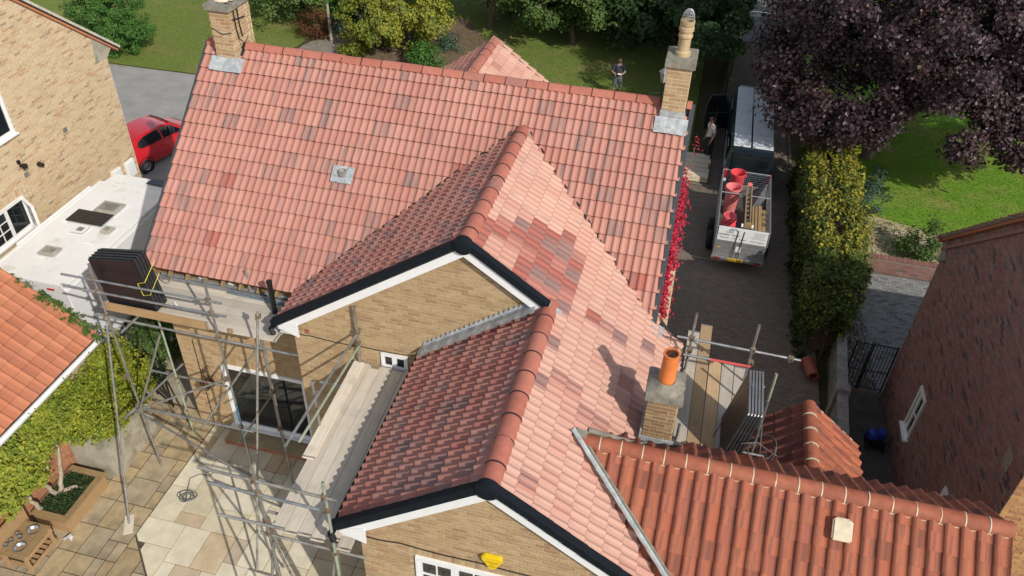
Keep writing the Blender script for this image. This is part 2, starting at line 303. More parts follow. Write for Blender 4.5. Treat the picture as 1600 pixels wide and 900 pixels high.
class MB:
    def __init__(s): s.V = []; s.F = []; s.T = []; s.L = []
    def add(s, v, f, t=.5, loc=None):
        o = len(s.V); s.V += [tuple(p) for p in v]; s.F += [[i+o for i in q] for q in f]; s.T += [t]*len(f)
        s.L += [tuple(p) for p in (loc if loc is not None else v)]; return s
    def obox(s, c, sz, ax=None, t=.5):
        ax = ax or (Vector((1, 0, 0)), Vector((0, 1, 0)), Vector((0, 0, 1))); c = Vector(c); v = []; L = []
        for k in range(8):
            a = [(1 if k >> i & 1 else -1)*sz[i]/2 for i in range(3)]
            v.append(c+Vector(ax[0])*a[0]+Vector(ax[1])*a[1]+Vector(ax[2])*a[2]); L.append(a)
        return s.add(v, [(0, 2, 3, 1), (4, 5, 7, 6), (0, 1, 5, 4), (2, 6, 7, 3), (0, 4, 6, 2), (1, 3, 7, 5)], t, L)
    def bx(s, x0, x1, y0, y1, z0, z1, t=.5):
        return s.obox(((x0+x1)/2, (y0+y1)/2, (z0+z1)/2), (x1-x0, y1-y0, z1-z0), None, t)
    def tube(s, p0, p1, r, r1=None, n=8, caps=True, t=.5):
        return s.path([p0, p1], [r, r if r1 is None else r1], n, caps, t)
    def path(s, pts, r, n=8, caps=True, t=.5):
        pts = [Vector(p) for p in pts]; m = len(pts); r = r if isinstance(r, (list, tuple)) else [r]*m; v = []; x = None
        for i, p in enumerate(pts):
            d = (pts[min(i+1, m-1)]-pts[max(i-1, 0)])
            if x is None: x, y = ortho(d)
            else:
                d.normalize(); x = (x-d*x.dot(d)).normalized(); y = d.cross(x)
            for k in range(n):
                a = 2*math.pi*k/n; v.append(p+(x*math.cos(a)+y*math.sin(a))*r[i])
        f = []
        for i in range(m-1):
            for k in range(n): k2 = (k+1) % n; f.append((i*n+k, i*n+k2, (i+1)*n+k2, (i+1)*n+k))
        if caps: f.append(tuple(range(n-1, -1, -1))); f.append(tuple((m-1)*n+k for k in range(n)))
        return s.add(v, f, t)
    def poly(s, pts, off, t=.5):
        """closed prism: polygon pts swept by off"""
        n = len(pts); pts = [Vector(p) for p in pts]; off = Vector(off); v = pts+[p+off for p in pts]
        f = [tuple(range(n-1, -1, -1)), tuple(range(n, 2*n))]+[(i, (i+1) % n, n+(i+1) % n, n+i) for i in range(n)]
        return s.add(v, f, t)
    def lathe(s, c, prof, n=20, t=.5, ax=None):
        """prof: (radius, height) pairs about the axis through c"""
        ax = ax or (Vector((1, 0, 0)), Vector((0, 1, 0)), Vector((0, 0, 1))); c = Vector(c); v = []
        for r, h in prof:
            for k in range(n): a = 2*math.pi*k/n; v.append(c+ax[0]*(r*math.cos(a))+ax[1]*(r*math.sin(a))+ax[2]*h)
        f = [(i*n+k, i*n+(k+1) % n, (i+1)*n+(k+1) % n, (i+1)*n+k) for i in range(len(prof)-1) for k in range(n)]
        return s.add(v, f, t)
    def mesh(s, name, smooth=False, fixn=True):
        me = bpy.data.meshes.new(name); me.from_pydata(s.V, [], s.F); 
        at = me.attributes.new('tint', 'FLOAT', 'FACE'); at.data.foreach_set('value', s.T)
        al = me.attributes.new('loc', 'FLOAT_VECTOR', 'POINT'); al.data.foreach_set('vector', np.asarray(s.L, np.float32).ravel())
        if fixn:
            bm = bmesh.new(); bm.from_mesh(me); bmesh.ops.recalc_face_normals(bm, faces=bm.faces); bm.to_mesh(me); bm.free()
        me.update()
        if smooth: me.shade_smooth() if hasattr(me, 'shade_smooth') else None
        return me
    def obj(s, name, mat, parent=None, smooth=None, bevel=0):
        """smooth: angle in degrees below which edges are shaded smooth"""
        me = s.mesh(name)
        if bevel:
            bm = bmesh.new(); bm.from_mesh(me)
            bmesh.ops.bevel(bm, geom=[e for e in bm.edges if len(e.link_faces) == 2 and e.calc_face_angle(0) > .5], offset=bevel, segments=2, affect='EDGES', clamp_overlap=True)
            bm.to_mesh(me); bm.free()
        if smooth:
            me.polygons.foreach_set('use_smooth', np.ones(len(me.polygons), bool))
            try: me.set_sharp_from_angle(angle=R_(smooth))
            except Exception: pass
        return link(name, me, mat, parent)

def screen(P):
    d = np.asarray(P)-CAM; z = d@CF; f = 1287.6
    return 800+f*(d@CR)/np.maximum(z, .01), 450-f*(d@CU)/np.maximum(z, .01), z
BOXV = np.array([[x, y, z] for z in (0, 1) for y in (0, 1) for x in (0, 1)], float)
BOXQ = np.array([[4, 5, 7, 6], [0, 1, 5, 4], [2, 6, 7, 3], [0, 4, 6, 2], [1, 3, 7, 5]])
def box_t(a, b, h, ch=.0):
    """open-bottomed block a x b x h centred on its footprint, chamfered top"""
    if not ch:
        V = BOXV.copy(); V[:, 0] = (V[:, 0]-.5)*a; V[:, 1] = (V[:, 1]-.5)*b; V[:, 2] *= h; return V, BOXQ
    V = []
    for z, e in ((0, 0), (h-ch, 0), (h, ch)):
        for y in (-1, 1):
            for x in (-1, 1): V.append((x*(a/2-e), y*(b/2-e), z))
    Q = [[8, 9, 11, 10]]
    for l in (0, 4): Q += [[l, l+1, l+5, l+4], [l+3, l+2, l+6, l+7], [l+2, l, l+4, l+6], [l+1, l+3, l+7, l+5]]
    return np.array(V), np.array(Q)
class Pieces:
    """alike pieces of one thing: the 300 that show largest become objects of their own, the rest one joined part"""
    def __init__(s, name, mat, limit=300, nvar=14, stuff=None, smooth=False):
        s.name, s.mat, s.limit, s.nvar, s.smooth = name, mat, limit, nvar, smooth; s.stuff = stuff or name+'_field'; s.items = []
    def add(s, tmpl, o, ax, tint, parent, rank=1.0, stuff_only=False):
        s.items.append((tmpl, np.asarray(o, float), np.asarray(ax, float), float(tint), parent, rank, stuff_only))
    def build(s, rest_parent):
        if not s.items: return
        P = np.array([i[1] for i in s.items]); u, v, z = screen(P)
        inside = (u > -20) & (u < 1620) & (v > -20) & (v < 920) & (z > 0)
        rank = np.array([i[5] for i in s.items])
        key = np.where(inside, z/rank, 1e6+z)
        key = key+np.where([i[6] for i in s.items], 1e5, 0)
        order = np.argsort(key, kind='stable'); single = [k for k in order[:s.limit] if key[k] < 1e5]; sset = set(single)
        cache = {}
        for k in single:
            tm, o, ax, t, par, rk, so_ = s.items[k]; q = min(int(t*s.nvar), s.nvar-1); key_ = (id(tm), q)
            if key_ not in cache:
                cache[key_] = np_mesh(s.name, tm[0], tm[1], np.full(len(tm[1]), (q+.5)/s.nvar), None, s.smooth); cache[key_].materials.append(M[s.mat])
                if len(tm) > 2: cache[key_].polygons.foreach_set('use_smooth', tm[2])
            ob = bpy.data.objects.new(s.name, cache[key_]); COL.objects.link(ob); ob.parent = par
            ob.matrix_local = Matrix([[ax[0][i], ax[1][i], ax[2][i], o[i]] for i in range(3)]+[[0, 0, 0, 1]])
        rest = [k for k in range(len(s.items)) if k not in sset]
        if rest:
            V = []; Q = []; T = []; L = []; S = []; n = 0
            for k in rest:
                tm, o, ax, t, par, rk, so_ = s.items[k]
                V.append(o+tm[0]@ax); Q.append(tm[1]+n); n += len(tm[0]); T.append(np.full(len(tm[1]), t)); L.append(tm[0])
                S.append(tm[2] if len(tm) > 2 else np.full(len(tm[1]), s.smooth))
            me = np_mesh(s.stuff, np.concatenate(V), np.concatenate(Q), np.concatenate(T), np.concatenate(L))
            me.polygons.foreach_set('use_smooth', np.concatenate(S).astype(bool))
            ob = link(s.stuff, me, s.mat, rest_parent); ob['kind'] = 'stuff'
            return ob
X, Y, Z = np.array([1., 0, 0]), np.array([0, 1., 0]), np.array([0, 0, 1.])
def unit(v): v = np.asarray(v, float); return v/np.linalg.norm(v)

# ---- brickwork: stretcher bond over a wall face, leaving holes and everything outside keep(u, v)
TB = box_t(.2145, .0645, .022, .002); TBH = box_t(.102, .0645, .022, .002); TBS = box_t(.0645, .2145, .022, .002)
def brickwork(pc, parent, O, u, W, H, keep=None, holes=(), soldiers=(), tintf=None, rank=1.0, stuff_only=False, flem=False):
    """O: lower left corner of the face, u along it, upright; bricks stand 8 mm proud of the mortar face"""
    O = np.asarray(O, float); u = unit(u); n = np.cross(u, Z); ax = np.array([u, Z, n]); rows = int(H/.075)
    for r in range(rows):
        v = r*.075+.0375; x = -.225*(.5 if r % 2 else 0)
        while x < W:
            a, b = max(x, 0), min(x+.225, W); cu = (a+b)/2; x += .225
            if b-a < .06: continue
            if keep and not keep(cu, v): continue
            if any(h[0]-.05 < cu < h[1]+.05 and h[2] < v < h[3]+(.225 if h in soldiers else 0) for h in holes): continue
            t = RNG.random()
            if tintf: t = tintf(cu, v, t)
            tm = TB if b-a > .2 else TBH
            jit = RNG.normal(0, .0016, 3); p = O+u*(cu+jit[0])+Z*(v+jit[1])-n*(.0185-abs(jit[2])*1.2)
            pc.add(tm, p, ax, t, parent, rank, stuff_only)
    for h in soldiers:
        k = h[0]-.04
        while k < h[1]+.04:
            pc.add(TBS, O+u*(k+.035)+Z*(h[3]+.113)-n*.0175, ax, RNG.random(), parent, rank, stuff_only); k += .0745

# ---- tiles: (vertices, quads, smooth flags) in tile coordinates u across, v up the slope, n out
def tile_template(w, gauge, prof, K, th=.019, lap=.07, tail=.060, head=.012):
    us = np.linspace(0, w, K+1); hs = np.array([prof(x/w) for x in us]); V = []; Q = []; S = []
    for v, base in ((0, tail), (gauge+lap, head)):
        for a, h in zip(us, hs): V.append((a, v, base+h))
    for i in range(K): Q.append((i, i+1, K+2+i, K+1+i)); S.append(True)
    o = len(V)
    for a, h in zip(us, hs): V.append((a, 0, tail+h))
    for a, h in zip(us, hs): V.append((a, .004, tail+h-th))
    for i in range(K): Q.append((o+K+1+i, o+K+2+i, o+i+1, o+i)); S.append(False)
    o = len(V)
    V += [(0, 0, tail+hs[0]), (0, gauge+lap, head+hs[0]), (0, gauge+lap, head+hs[0]-th), (0, .004, tail+hs[0]-th)]; Q.append((o, o+1, o+2, o+3)); S.append(False)
    o = len(V)
    V += [(w, 0, tail+hs[-1]), (w, .004, tail+hs[-1]-th), (w, gauge+lap, head+hs[-1]-th), (w, gauge+lap, head+hs[-1])]; Q.append((o, o+1, o+2, o+3)); S.append(False)
    return np.array(V), np.array(Q), np.array(S)
def prof_roman(s):
    q = (s*2) % 1.0
    if s >= .9999: q = 1.0
    return .030*math.sin(math.pi*q/.56)**.85 if 0 < q < .56 else -.004*math.sin(math.pi*(q-.56)/.44) if q < 1 else 0.0
def prof_pan(s): return .050*(math.sin(2*math.pi*(s+.05))*.5+.5)+.004*math.sin(4*math.pi*s)
def tile_field(pc, parent, tm, O, u, v, W, rows, w, g, keep=None, tintf=None, rank=1.0, stagger=False, u0=0.0, stuff_only=False, jitter=.0025):
    O = np.asarray(O, float); u, v = unit(u), unit(v); n = np.cross(u, v); ax = np.array([u, v, n]); cols = int(math.ceil((W-u0)/w-1e-6))
    for r in range(rows):
        for c in range(cols):
            a, b = u0+c*w, r*g
            if keep and not keep(a+w/2, b+g/2): continue
            t = RNG.random()
            if tintf: t = tintf(a+w/2, b+g/2, t)
            p = O+u*(a+RNG.normal(0, .0012))+v*(b+RNG.normal(0, jitter))+n*RNG.normal(0, .0015)
            pc.add(tm, p, ax, t, parent, rank, stuff_only)
def slab_quad(name, mat, parent, pts, th=.05):
    a, b, c = (Vector(p) for p in pts[:3]); n = (b-a).cross(c-a).normalized()
    return MB().poly(pts, -n*th).obj(name, mat, parent)
# ridge: half-round tiles along a line, each a piece
def halfround_t(L, r, seg=8, a0=-.15, ang=None, th=.018):
    """along u (length L), opening down"""
    V = []; Q = []; S = []
    A = np.linspace(math.pi-a0 if ang is None else math.pi/2+ang, a0 if ang is None else math.pi/2-ang, seg+1)
    for x in (0, L):
        for a in A: V.append((x, r*math.cos(a), r*math.sin(a)))
    for i in range(seg): Q.append((i, seg+1+i, seg+2+i, i+1)); S.append(True)
    for e, x in enumerate((0, L)):
        o = len(V)
        for a in A: V.append((x, r*math.cos(a), r*math.sin(a)))
        for a in A: V.append((x, (r-th)*math.cos(a), (r-th)*math.sin(a)))
        for i in range(seg): Q.append((o+i, o+i+1, o+seg+2+i, o+seg+1+i) if e == 0 else (o+i+1, o+i, o+seg+1+i, o+seg+2+i)); S.append(False)
    return np.array(V), np.array(Q), np.array(S)
def angle_ridge_t(L, half, drop, th=.02):
    """flat-sided ridge tile with a rounded top, along u"""
    pr = [(half, -drop), (half*.45, -drop*.34), (half*.18, -.006), (0, 0), (-half*.18, -.006), (-half*.45, -drop*.34), (-half, -drop)]
    pr = pr[::-1]; V = []; Q = []; S = []; k = len(pr)
    for x in (0, L): V += [(x, a, b) for a, b in pr]
    for i in range(k-1): Q.append((i, k+i, k+i+1, i+1)); S.append(2 <= i+1 <= 4)
    for e, x in enumerate((0, L)):
        o = len(V); V += [(x, a, b) for a, b in pr]; V += [(x, a*.93, b-th) for a, b in pr]
        for i in range(k-1): Q.append((o+i, o+i+1, o+k+1+i, o+k+i) if e == 0 else (o+i+1, o+i, o+k+i, o+k+i+1)); S.append(False)
    for sgn in (0, k-1):
        o = len(V); a, b = pr[sgn]; V += [(0, a, b), (L, a, b), (L, a*.93, b-th), (0, a*.93, b-th)]; Q.append((o, o+1, o+2, o+3)); S.append(False)
    return np.array(V), np.array(Q), np.array(S)
def ridge_run(pc, parent, p0, p1, tm, L, rank=1.0, sag=.0):
    p0, p1 = np.asarray(p0, float), np.asarray(p1, float); d = unit(p1-p0); n = int(round(np.linalg.norm(p1-p0)/L)); step = np.linalg.norm(p1-p0)/n
    side = unit(np.cross(Z, d)); up = np.cross(d, side); pts = []
    for i in range(n):
        o = p0+d*(i*step+.004)+up*RNG.normal(0, .003); tlt = RNG.normal(0, .006)
        d2 = unit(d+up*tlt); pc.add(tm, o, np.array([d2, side, np.cross(d2, side)]), RNG.random(), parent, rank); pts.append(p0+d*i*step)
    return pts, d, side, up, step

# ---- windows: frame part, its glazing bars and panes as sub-parts
def window(parent, O, u, W, H, lights, fr=.055, proud=.04, sill=True, name='window', n=None, bars=.022):
    """O lower left on the wall face; lights: list of (width fraction, columns, rows, opening casement?)"""
    O, u = np.asarray(O, float), unit(u); n = np.cross(u, Z); ax = (Vector(u), Vector(n), Vector((0, 0, 1)))
    P = lambda a, b, c: O+u*a+Z*b+n*c
    m = MB(); d = .08; off = proud-d/2
    m.obox(P(W/2, H-fr/2, off), (W, d, fr), ax); m.obox(P(W/2, fr/2, off), (W, d, fr), ax)
    m.obox(P(fr/2, H/2, off), (fr, d, H-2*fr), ax); m.obox(P(W-fr/2, H/2, off), (fr, d, H-2*fr), ax)
    tot = sum(l[0] for l in lights); x = fr; iw = W-2*fr; cells = []
    for i, l in enumerate(lights):
        w_ = iw*l[0]/tot
        if i: m.obox(P(x, H/2, off-.002), (fr*.8, d, H-2*fr), ax)
        cells.append((x+(fr*.4 if i else 0), x+w_-(fr*.4 if i < len(lights)-1 else 0), l)); x += w_
    f = m.obj(name, 'upvc', parent)
    if sill: MB().obox(P(W/2, -.02, .05), (W+.1, .14, .045), ax).obj('sill', 'upvc', f)
    for a, b, l in cells:
        if len(l) > 3 and l[3]: s_ = .045
        else: s_ = .028
        m = MB(); y0, y1 = fr, H-fr
        m.obox(P((a+b)/2, y1-s_/2, off+.008), (b-a, d*.7, s_), ax); m.obox(P((a+b)/2, y0+s_/2, off+.008), (b-a, d*.7, s_), ax)
        m.obox(P(a+s_/2, (y0+y1)/2, off+.008), (s_, d*.7, y1-y0-2*s_), ax); m.obox(P(b-s_/2, (y0+y1)/2, off+.008), (s_, d*.7, y1-y0-2*s_), ax)
        a2, b2, y2, y3 = a+s_, b-s_, y0+s_, y1-s_
        for c in range(1, l[1]): m.obox(P(a2+(b2-a2)*c/l[1], (y2+y3)/2, off+.016), (bars, .03, y3-y2), ax)
        for c in range(1, l[2]): m.obox(P((a2+b2)/2, y2+(y3-y2)*c/l[2], off+.0175), (b2-a2, .03, bars), ax)
        m.obj('sash', 'upvc', f)
        for c in range(l[1]):
            for r in range(l[2]):
                ca, cb = a2+(b2-a2)*c/l[1], a2+(b2-a2)*(c+1)/l[1]; ra, rb = y2+(y3-y2)*r/l[2], y2+(y3-y2)*(r+1)/l[2]
                MB().obox(P((ca+cb)/2, (ra+rb)/2, off+.008+RNG.normal(0, .0006)), (cb-ca-.003, .006, rb-ra-.003), ax).obj('pane', 'glass', f)
    return f

# ---- foliage
LV = np.array([[0, -.5, 0], [.36, -.1, .10], [0, .5, -.06], [-.36, -.1, .10], [0, -.05, -.02]])
def leaves(name, mat, parent, P, Nn, size, tint, wide=1.0):
    P = np.asarray(P, float); n = len(P); Nn = Nn/np.maximum(np.linalg.norm(Nn, axis=1, keepdims=True), 1e-6)
    r = RNG.normal(size=(n, 3)); a = np.cross(Nn, r); a /= np.maximum(np.linalg.norm(a, axis=1, keepdims=True), 1e-6); b = np.cross(Nn, a)
    T = LV*np.array([wide, 1, 1]); s = np.asarray(size).reshape(-1, 1, 1)
    V = P[:, None, :]+s*(T[None, :, 0:1]*b[:, None, :]+T[None, :, 1:2]*a[:, None, :]+T[None, :, 2:3]*Nn[:, None, :])
    q = np.array([[0, 1, 2, 4], [0, 4, 2, 3]]); Q = (np.arange(n)*5)[:, None, None]+q[None]
    me = np_mesh(name, V.reshape(-1, 3), Q.reshape(-1, 4), np.repeat(tint, 2))
    return link(name, me, mat, parent)
def clump_cloud(centers, rad, per, core, up=.5, flat=.8, droop=0.0):
    """leaf points in clumps round the centres; normals lean outward and up"""
    P = []; Nn = []; T = []; core = np.asarray(core, float)
    for i, c in enumerate(centers):
        c = np.asarray(c, float); r = rad*(.7+.6*RNG.random()); k = int(per*(.6+.8*RNG.random()))
        d = RNG.normal(size=(k, 3)); d /= np.linalg.norm(d, axis=1, keepdims=True); d *= (RNG.random((k, 1))**.45)*r; d[:, 2] *= flat
        if droop: d[:, 2] -= droop*np.linalg.norm(d[:, :2], axis=1)**2/max(r, .01)
        P.append(c+d); o = c-core; o = o/max(np.linalg.norm(o), 1e-3)
        Nn.append(o*.7+np.array([0, 0, up])+d/r*.7+RNG.normal(0, .45, (k, 3))); T.append(np.full(k, RNG.random())*.35+RNG.random(k)*.65)
    return np.concatenate(P), np.concatenate(Nn), np.concatenate(T)
def ellipsoid_clumps(c, rad, n, inner=.55, zmin=None, lump=.18):
    d = RNG.normal(size=(n*2, 3)); d /= np.linalg.norm(d, axis=1, keepdims=True); rr = inner+(1-inner)*RNG.random((n*2, 1))**.6
    bumps = 1+lump*np.sin(d[:, :1]*5.1+1.3)*np.sin(d[:, 1:2]*4.3+.4)+lump*np.sin(d[:, 2:]*6.1+2)
    P = np.asarray(c)+d*rr*bumps*np.asarray(rad)
    if zmin is not None: P = P[P[:, 2] > zmin]
    return P[:n]
def trunk(parent, pts, r0, r1, mat='bark', name='trunk'):
    n = len(pts); return MB().path(pts, [r0+(r1-r0)*i/(n-1) for i in range(n)], 9).obj(name, mat, parent, 40)
def tree(name, label, cat, base, c, rad, nclump, per, crad, leaf, mat, group=None, zmin=None, tr=.16, limbs=5, inner=.5, droop=0, bark='bark', up=.5, sizej=.35, lump=.18):
    t = thing(name, label, cat, group)
    b = Vector(base); c_ = Vector(c); top = Vector((c_.x, c_.y, c_.z+rad[2]*.3))
    trunk(t, [b-Vector((0, 0, .1)), b.lerp(top, .35)+Vector((.08, .05, 0)), b.lerp(top, .7)-Vector((.06, .04, 0)), top], tr, tr*.3, bark)
    cl = ellipsoid_clumps(c, rad, nclump, inner, zmin, lump)
    for k in range(limbs):
        e = Vector(cl[(k*37) % len(cl)]); s0 = b.lerp(top, .4+.3*random.random())
        MB().path([s0, s0.lerp(e, .5)+Vector((0, 0, .15)), e], [tr*.45, tr*.3, tr*.08], 6).obj('limb', bark, t, 40)
    P, Nn, T = clump_cloud(cl, crad, per, c, up, .8, droop)
    leaves('crown', mat, t, P, Nn, leaf*(1+sizej*RNG.normal(0, .6, len(P)).clip(-1, 1)), T)
    return t
# ================================================================== SETTING: ground sheets
def sheet(name, pts, z, mat, th=None):
    m = MB(); m.add([(p[0], p[1], z) for p in pts], [tuple(range(len(pts)))]); o = m.obj(name, mat); o['kind'] = 'structure'; return o
sheet('ground', [(-300, -300), (300, -300), (300, 300), (-300, 300)], -.03, 'earth')
sheet('lawn', [(-40, 16.2), (-10.6, 16.9), (-8.2, 21.0), (-7.6, 40), (-40, 40)], 0, 'grass')
sheet('lawn', [(-8.0, 16.6), (-2, 16.5), (10.6, 12.0), (10.6, 27.5), (-6, 40), (-7.5, 24)], 0, 'grass')
sheet('lawn', [(16.6, 13.0), (17.5, 12.9), (20.2, 12.5), (22, 12.1), (60, 12), (60, 40), (15.2, 40), (15.2, 15)], 0, 'grass_lush')
sheet('parking_area', [(-40, 7), (-.1, 7), (-.1, 6.5), (10.4, 6.2), (10.4, 12.1), (-2, 16.4), (-10.6, 16.8), (-40, 16.1)], .004, 'asphalt_pale')
sheet('garden_path', [(-8.3, 16.9), (-6.6, 17.2), (-5.9, 22), (-5.6, 30), (-7.2, 30), (-7.3, 23.5), (-8.0, 21.2)], .008, 'path_grit')
sheet('flower_bed', [(-4.6, 19.0), (-.6, 18.6), (.2, 24.5), (-1.6, 27), (-5.4, 26)], .008, 'soil')
sheet('side_path', [(-8, -2.2), (0.3, -1.9), (0.3, -1.1), (-.06, -1.1), (-.06, 7), (-8, 7)], .004, 'concrete')
sheet('patio', [(-2.6, -12), (9, -12), (9, -1.2), (-.5, -1.2), (-2.6, -2.0)], .008, 'joint')
sheet('road', [(10, 28.2), (40, 30), (40, 36), (-6, 36.5), (-6, 33.5), (10, 31)], .012, 'asphalt')
sheet('road_marking', [(9, 32.6), (20, 33.2), (20, 33.32), (9, 32.72)], .02, 'sign_white')
driveway = sheet('driveway', [(10.3, -6.5), (15.2, -6.5), (14.9, 5), (14.45, 14), (14.3, 28.4), (11.9, 28.2), (11.4, 17), (10.3, 15.6)], .004, 'joint')
sheet('gravel_bed', [(15.25, 4.0), (16.5, 4.5), (16.4, 7.6), (15.6, 9.5), (15.2, 9.5)], .012, 'soil')
neighbour_drive = sheet('neighbour_drive', [(15.9, 4.3), (19.5, 4.3), (19.5, 10.2), (15.9, 10.0)], .004, 'concrete_dark')
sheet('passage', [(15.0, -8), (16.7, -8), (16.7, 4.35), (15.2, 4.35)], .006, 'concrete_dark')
sheet('sandy_patch', [(16.2, 10.1), (22, 10.3), (21.5, 12.3), (19.8, 12.9), (18.6, 13.1), (17.2, 13.5), (16.3, 13.2)], .012, 'sand')

# block paving of the drive (a basket of stretchers laid across the drive)
pv = Pieces('paving_block', 'paver_dark'); TP = box_t(.196, .096, .05, .006); TP2 = box_t(.196, .096, .05, .006)
def in_poly(x, y, P):
    c = False; n = len(P)
    for i in range(n):
        x1, y1 = P[i]; x2, y2 = P[(i+1) % n]
        if (y1 > y) != (y2 > y) and x < (x2-x1)*(y-y1)/(y2-y1)+x1: c = not c
    return c
dp = [(10.95, -4.6), (15.0, -4.6), (14.9, 5), (14.45, 14), (14.35, 19), (11.5, 19), (11.4, 16.5), (10.6, 15.4)]
for r in range(240):
    yy = -4.6+r*.1
    for c in range(24):
        xx = 10.5+c*.2+(.1 if r % 2 else 0)
        if in_poly(xx, yy, dp): pv.add(TP, (xx, yy, -.038+RNG.normal(0, .0016)), np.array([X, Y, Z]), RNG.random(), driveway)
kb = Pieces('kerb_block', 'paver_dark', limit=200, nvar=6); TK = box_t(.20, .10, .07, .008)
for a_, b_ in (((15.02, -4.6), (14.92, 5.0)), ((14.92, 5.0), (14.47, 14.0)), ((14.47, 14.0), (14.37, 19.0))):
    d_ = unit((b_[0]-a_[0], b_[1]-a_[1], 0)); L_ = math.hypot(b_[0]-a_[0], b_[1]-a_[1])
    for i in range(int(L_/.203)): kb.add(TK, np.array([a_[0], a_[1], -.035])+d_*(.1+i*.203), np.array([d_, np.cross(Z, d_), Z]), RNG.random(), driveway)
kb.build(driveway); pv.build(driveway)
TPG = box_t(.203, .082, .05, .005); pg = Pieces('paving_block', 'paver_grey', limit=260, nvar=10)
for r in range(64):
    for c in range(17):
        xx, yy = 15.95+c*.21+(.105 if r % 2 else 0), 4.5+r*.088*1.0
        if xx < 16.45 and yy < 7.3: continue
        if yy < 10.0 and xx < 19.3: pg.add(TPG, (xx, yy, -.038+RNG.normal(0, .002)), np.array([X, Y, Z]), RNG.random(), neighbour_drive)
pg.build(neighbour_drive)

# patio slabs: two laid patterns, cut along the seam
def clip(poly, a, b, c):
    """keep a*x+b*y<=c"""
    out = []
    for i in range(len(poly)):
        p, q = poly[i], poly[(i+1) % len(poly)]; dp_, dq = a*p[0]+b*p[1]-c, a*q[0]+b*q[1]-c
        if dp_ <= 0: out.append(p)
        if dp_*dq < 0: t = dp_/(dp_-dq); out.append((p[0]+(q[0]-p[0])*t, p[1]+(q[1]-p[1])*t))
    return out
def slabs(x0, y0, nx, ny, cell, sizes, seed, cuts, mat, z, gap, name):
    rn = random.Random(seed); g = [[0]*ny for _ in range(nx)]; patio = bpy.data.objects['patio']; k = 0
    for j in range(ny-1, -1, -1):
        for i in range(nx):
            if g[i][j]: continue
            opts = sizes[:]; rn.shuffle(opts)
            for a, b in opts+[(1, 1)]:
                if i+a <= nx and j-b+1 >= 0 and all(not g[i+p][j-q] for p in range(a) for q in range(b)): break
            for p in range(a):
                for q in range(b): g[i+p][j-q] = 1
            X0, Y1 = x0+i*cell, y0+(j+1)*cell; pl = [(X0+gap, Y1-b*cell+gap), (X0+a*cell-gap, Y1-b*cell+gap), (X0+a*cell-gap, Y1-gap), (X0+gap, Y1-gap)]
            for cc in cuts:
                if len(pl) >= 3: pl = clip(pl, *cc)
            if len(pl) < 3: continue
            ar = abs(sum(pl[t][0]*pl[(t+1) % len(pl)][1]-pl[(t+1) % len(pl)][0]*pl[t][1] for t in range(len(pl))))/2
            if ar < .02: continue
            m = MB(); zz = z+rn.gauss(0, .0018); cx, cy = sum(p[0] for p in pl)/len(pl), sum(p[1] for p in pl)/len(pl)
            m.poly([(p[0]-cx, p[1]-cy, 0) for p in pl], (0, 0, .045), rn.random()); m.L = [(l[0]+cx*3.1, l[1]+cy*2.7, l[2]) for l in m.L]
            o = m.obj('paving_slab', mat, patio, bevel=.006); o.location = (cx, cy, zz-.02)
# seam x = .3 from the house to y = -4.57, then a diagonal down to the right
slabs(.3, -10.2, 24, 30, .305, [(3, 2), (2, 3), (2, 2), (2, 2), (3, 2), (2, 1), (1, 2), (2, 3)], 5, [(-.83, -.80, -.83*.3+.80*4.57), (0, 1, -1.30)], 'slab_new', .015, .006, 'new')
for cuts in ([(1, 0, .27)],):
    slabs(-2.75, -10.2, 13, 40, .233*1.0, [(3, 2), (2, 3), (3, 3), (2, 2), (2, 2), (2, 1), (1, 2)], 11, [(1, 0, .275)], 'slab_old', .004, .011, 'old')
slabs(.28, -10.2, 14, 24, .24, [(3, 2), (2, 3), (3, 3), (2, 2)], 12, [(.83, .80, .83*.27-.80*4.60)], 'slab_old', .004, .011, 'old')

# ================================================================== THE HOUSE
house = thing('brick_house', 'cream brick house with new pink-red clay roofs, two front gables and scaffolding round it', 'house')
TAN = lambda a: math.tan(R_(a)); COS = lambda a: math.cos(R_(a)); SIN = lambda a: math.sin(R_(a))
PM, P1, P2 = 40.57, 34.87, 36.49
XL, XR, YR, ZR, ZE, YE = -.04, 10.41, 2.243, 8.454, 5.138, -1.629
X1, Z1, Y1, XE1 = 7.194, 7.832, -2.668, 3.454
X2, Z2, Y2, XE2 = 8.666, 6.806, -6.48, 6.339
ZE1 = Z1-(X1-XE1)*TAN(P1); ZE2 = Z2-(X2-XE2)*TAN(P2); SR = 4.61; XER = X1+SR*COS(P1); ZER = Z1-SR*SIN(P1)
def mainz(y): return ZR-abs(YR-y)*TAN(PM)
def wingz(x): return Z1-abs(x-X1)*TAN(P1)
def annz(y): return 6.139-abs(y+4.715)*TAN(35)
hw = MB()  # mortar bodies of the walls (bricks stand on them)
e = .12
hw.poly([(-.06, -1.28, -.1), (-.06, -1.28, mainz(-1.28)-e), (-.06, YR, ZR-e*1.3), (-.06, 5.76, mainz(5.76)-e), (-.06, 5.76, -.1)], (10.38, 0, 0))
hw.poly([(3.73, -2.5, -.1), (3.73, -2.5, wingz(3.73)-e), (X1, -2.5, Z1-e*1.2), (10.66, -2.5, wingz(10.66)-e), (10.66, -2.5, -.1)], (0, 3.6, 0))
hw.poly([(6.65, -6.33, -.1), (6.65, -6.33, Z2-(X2-6.65)*TAN(P2)-e), (X2, -6.33, Z2-e*1.2), (10.66, -6.33, wingz(10.66)-e), (10.66, -6.33, -.1)], (0, 3.83, 0))
hw.poly([(3.3, 8.15, -.1), (3.3, 8.15, 6.76-1.48*.72-e), (4.78, 8.15, 6.76-e), (6.3, 8.15, 6.76-1.52*.72-e), (6.3, 8.15, -.1)], (0, -3, 0))
wall = hw.obj('wall', 'mortar', house)
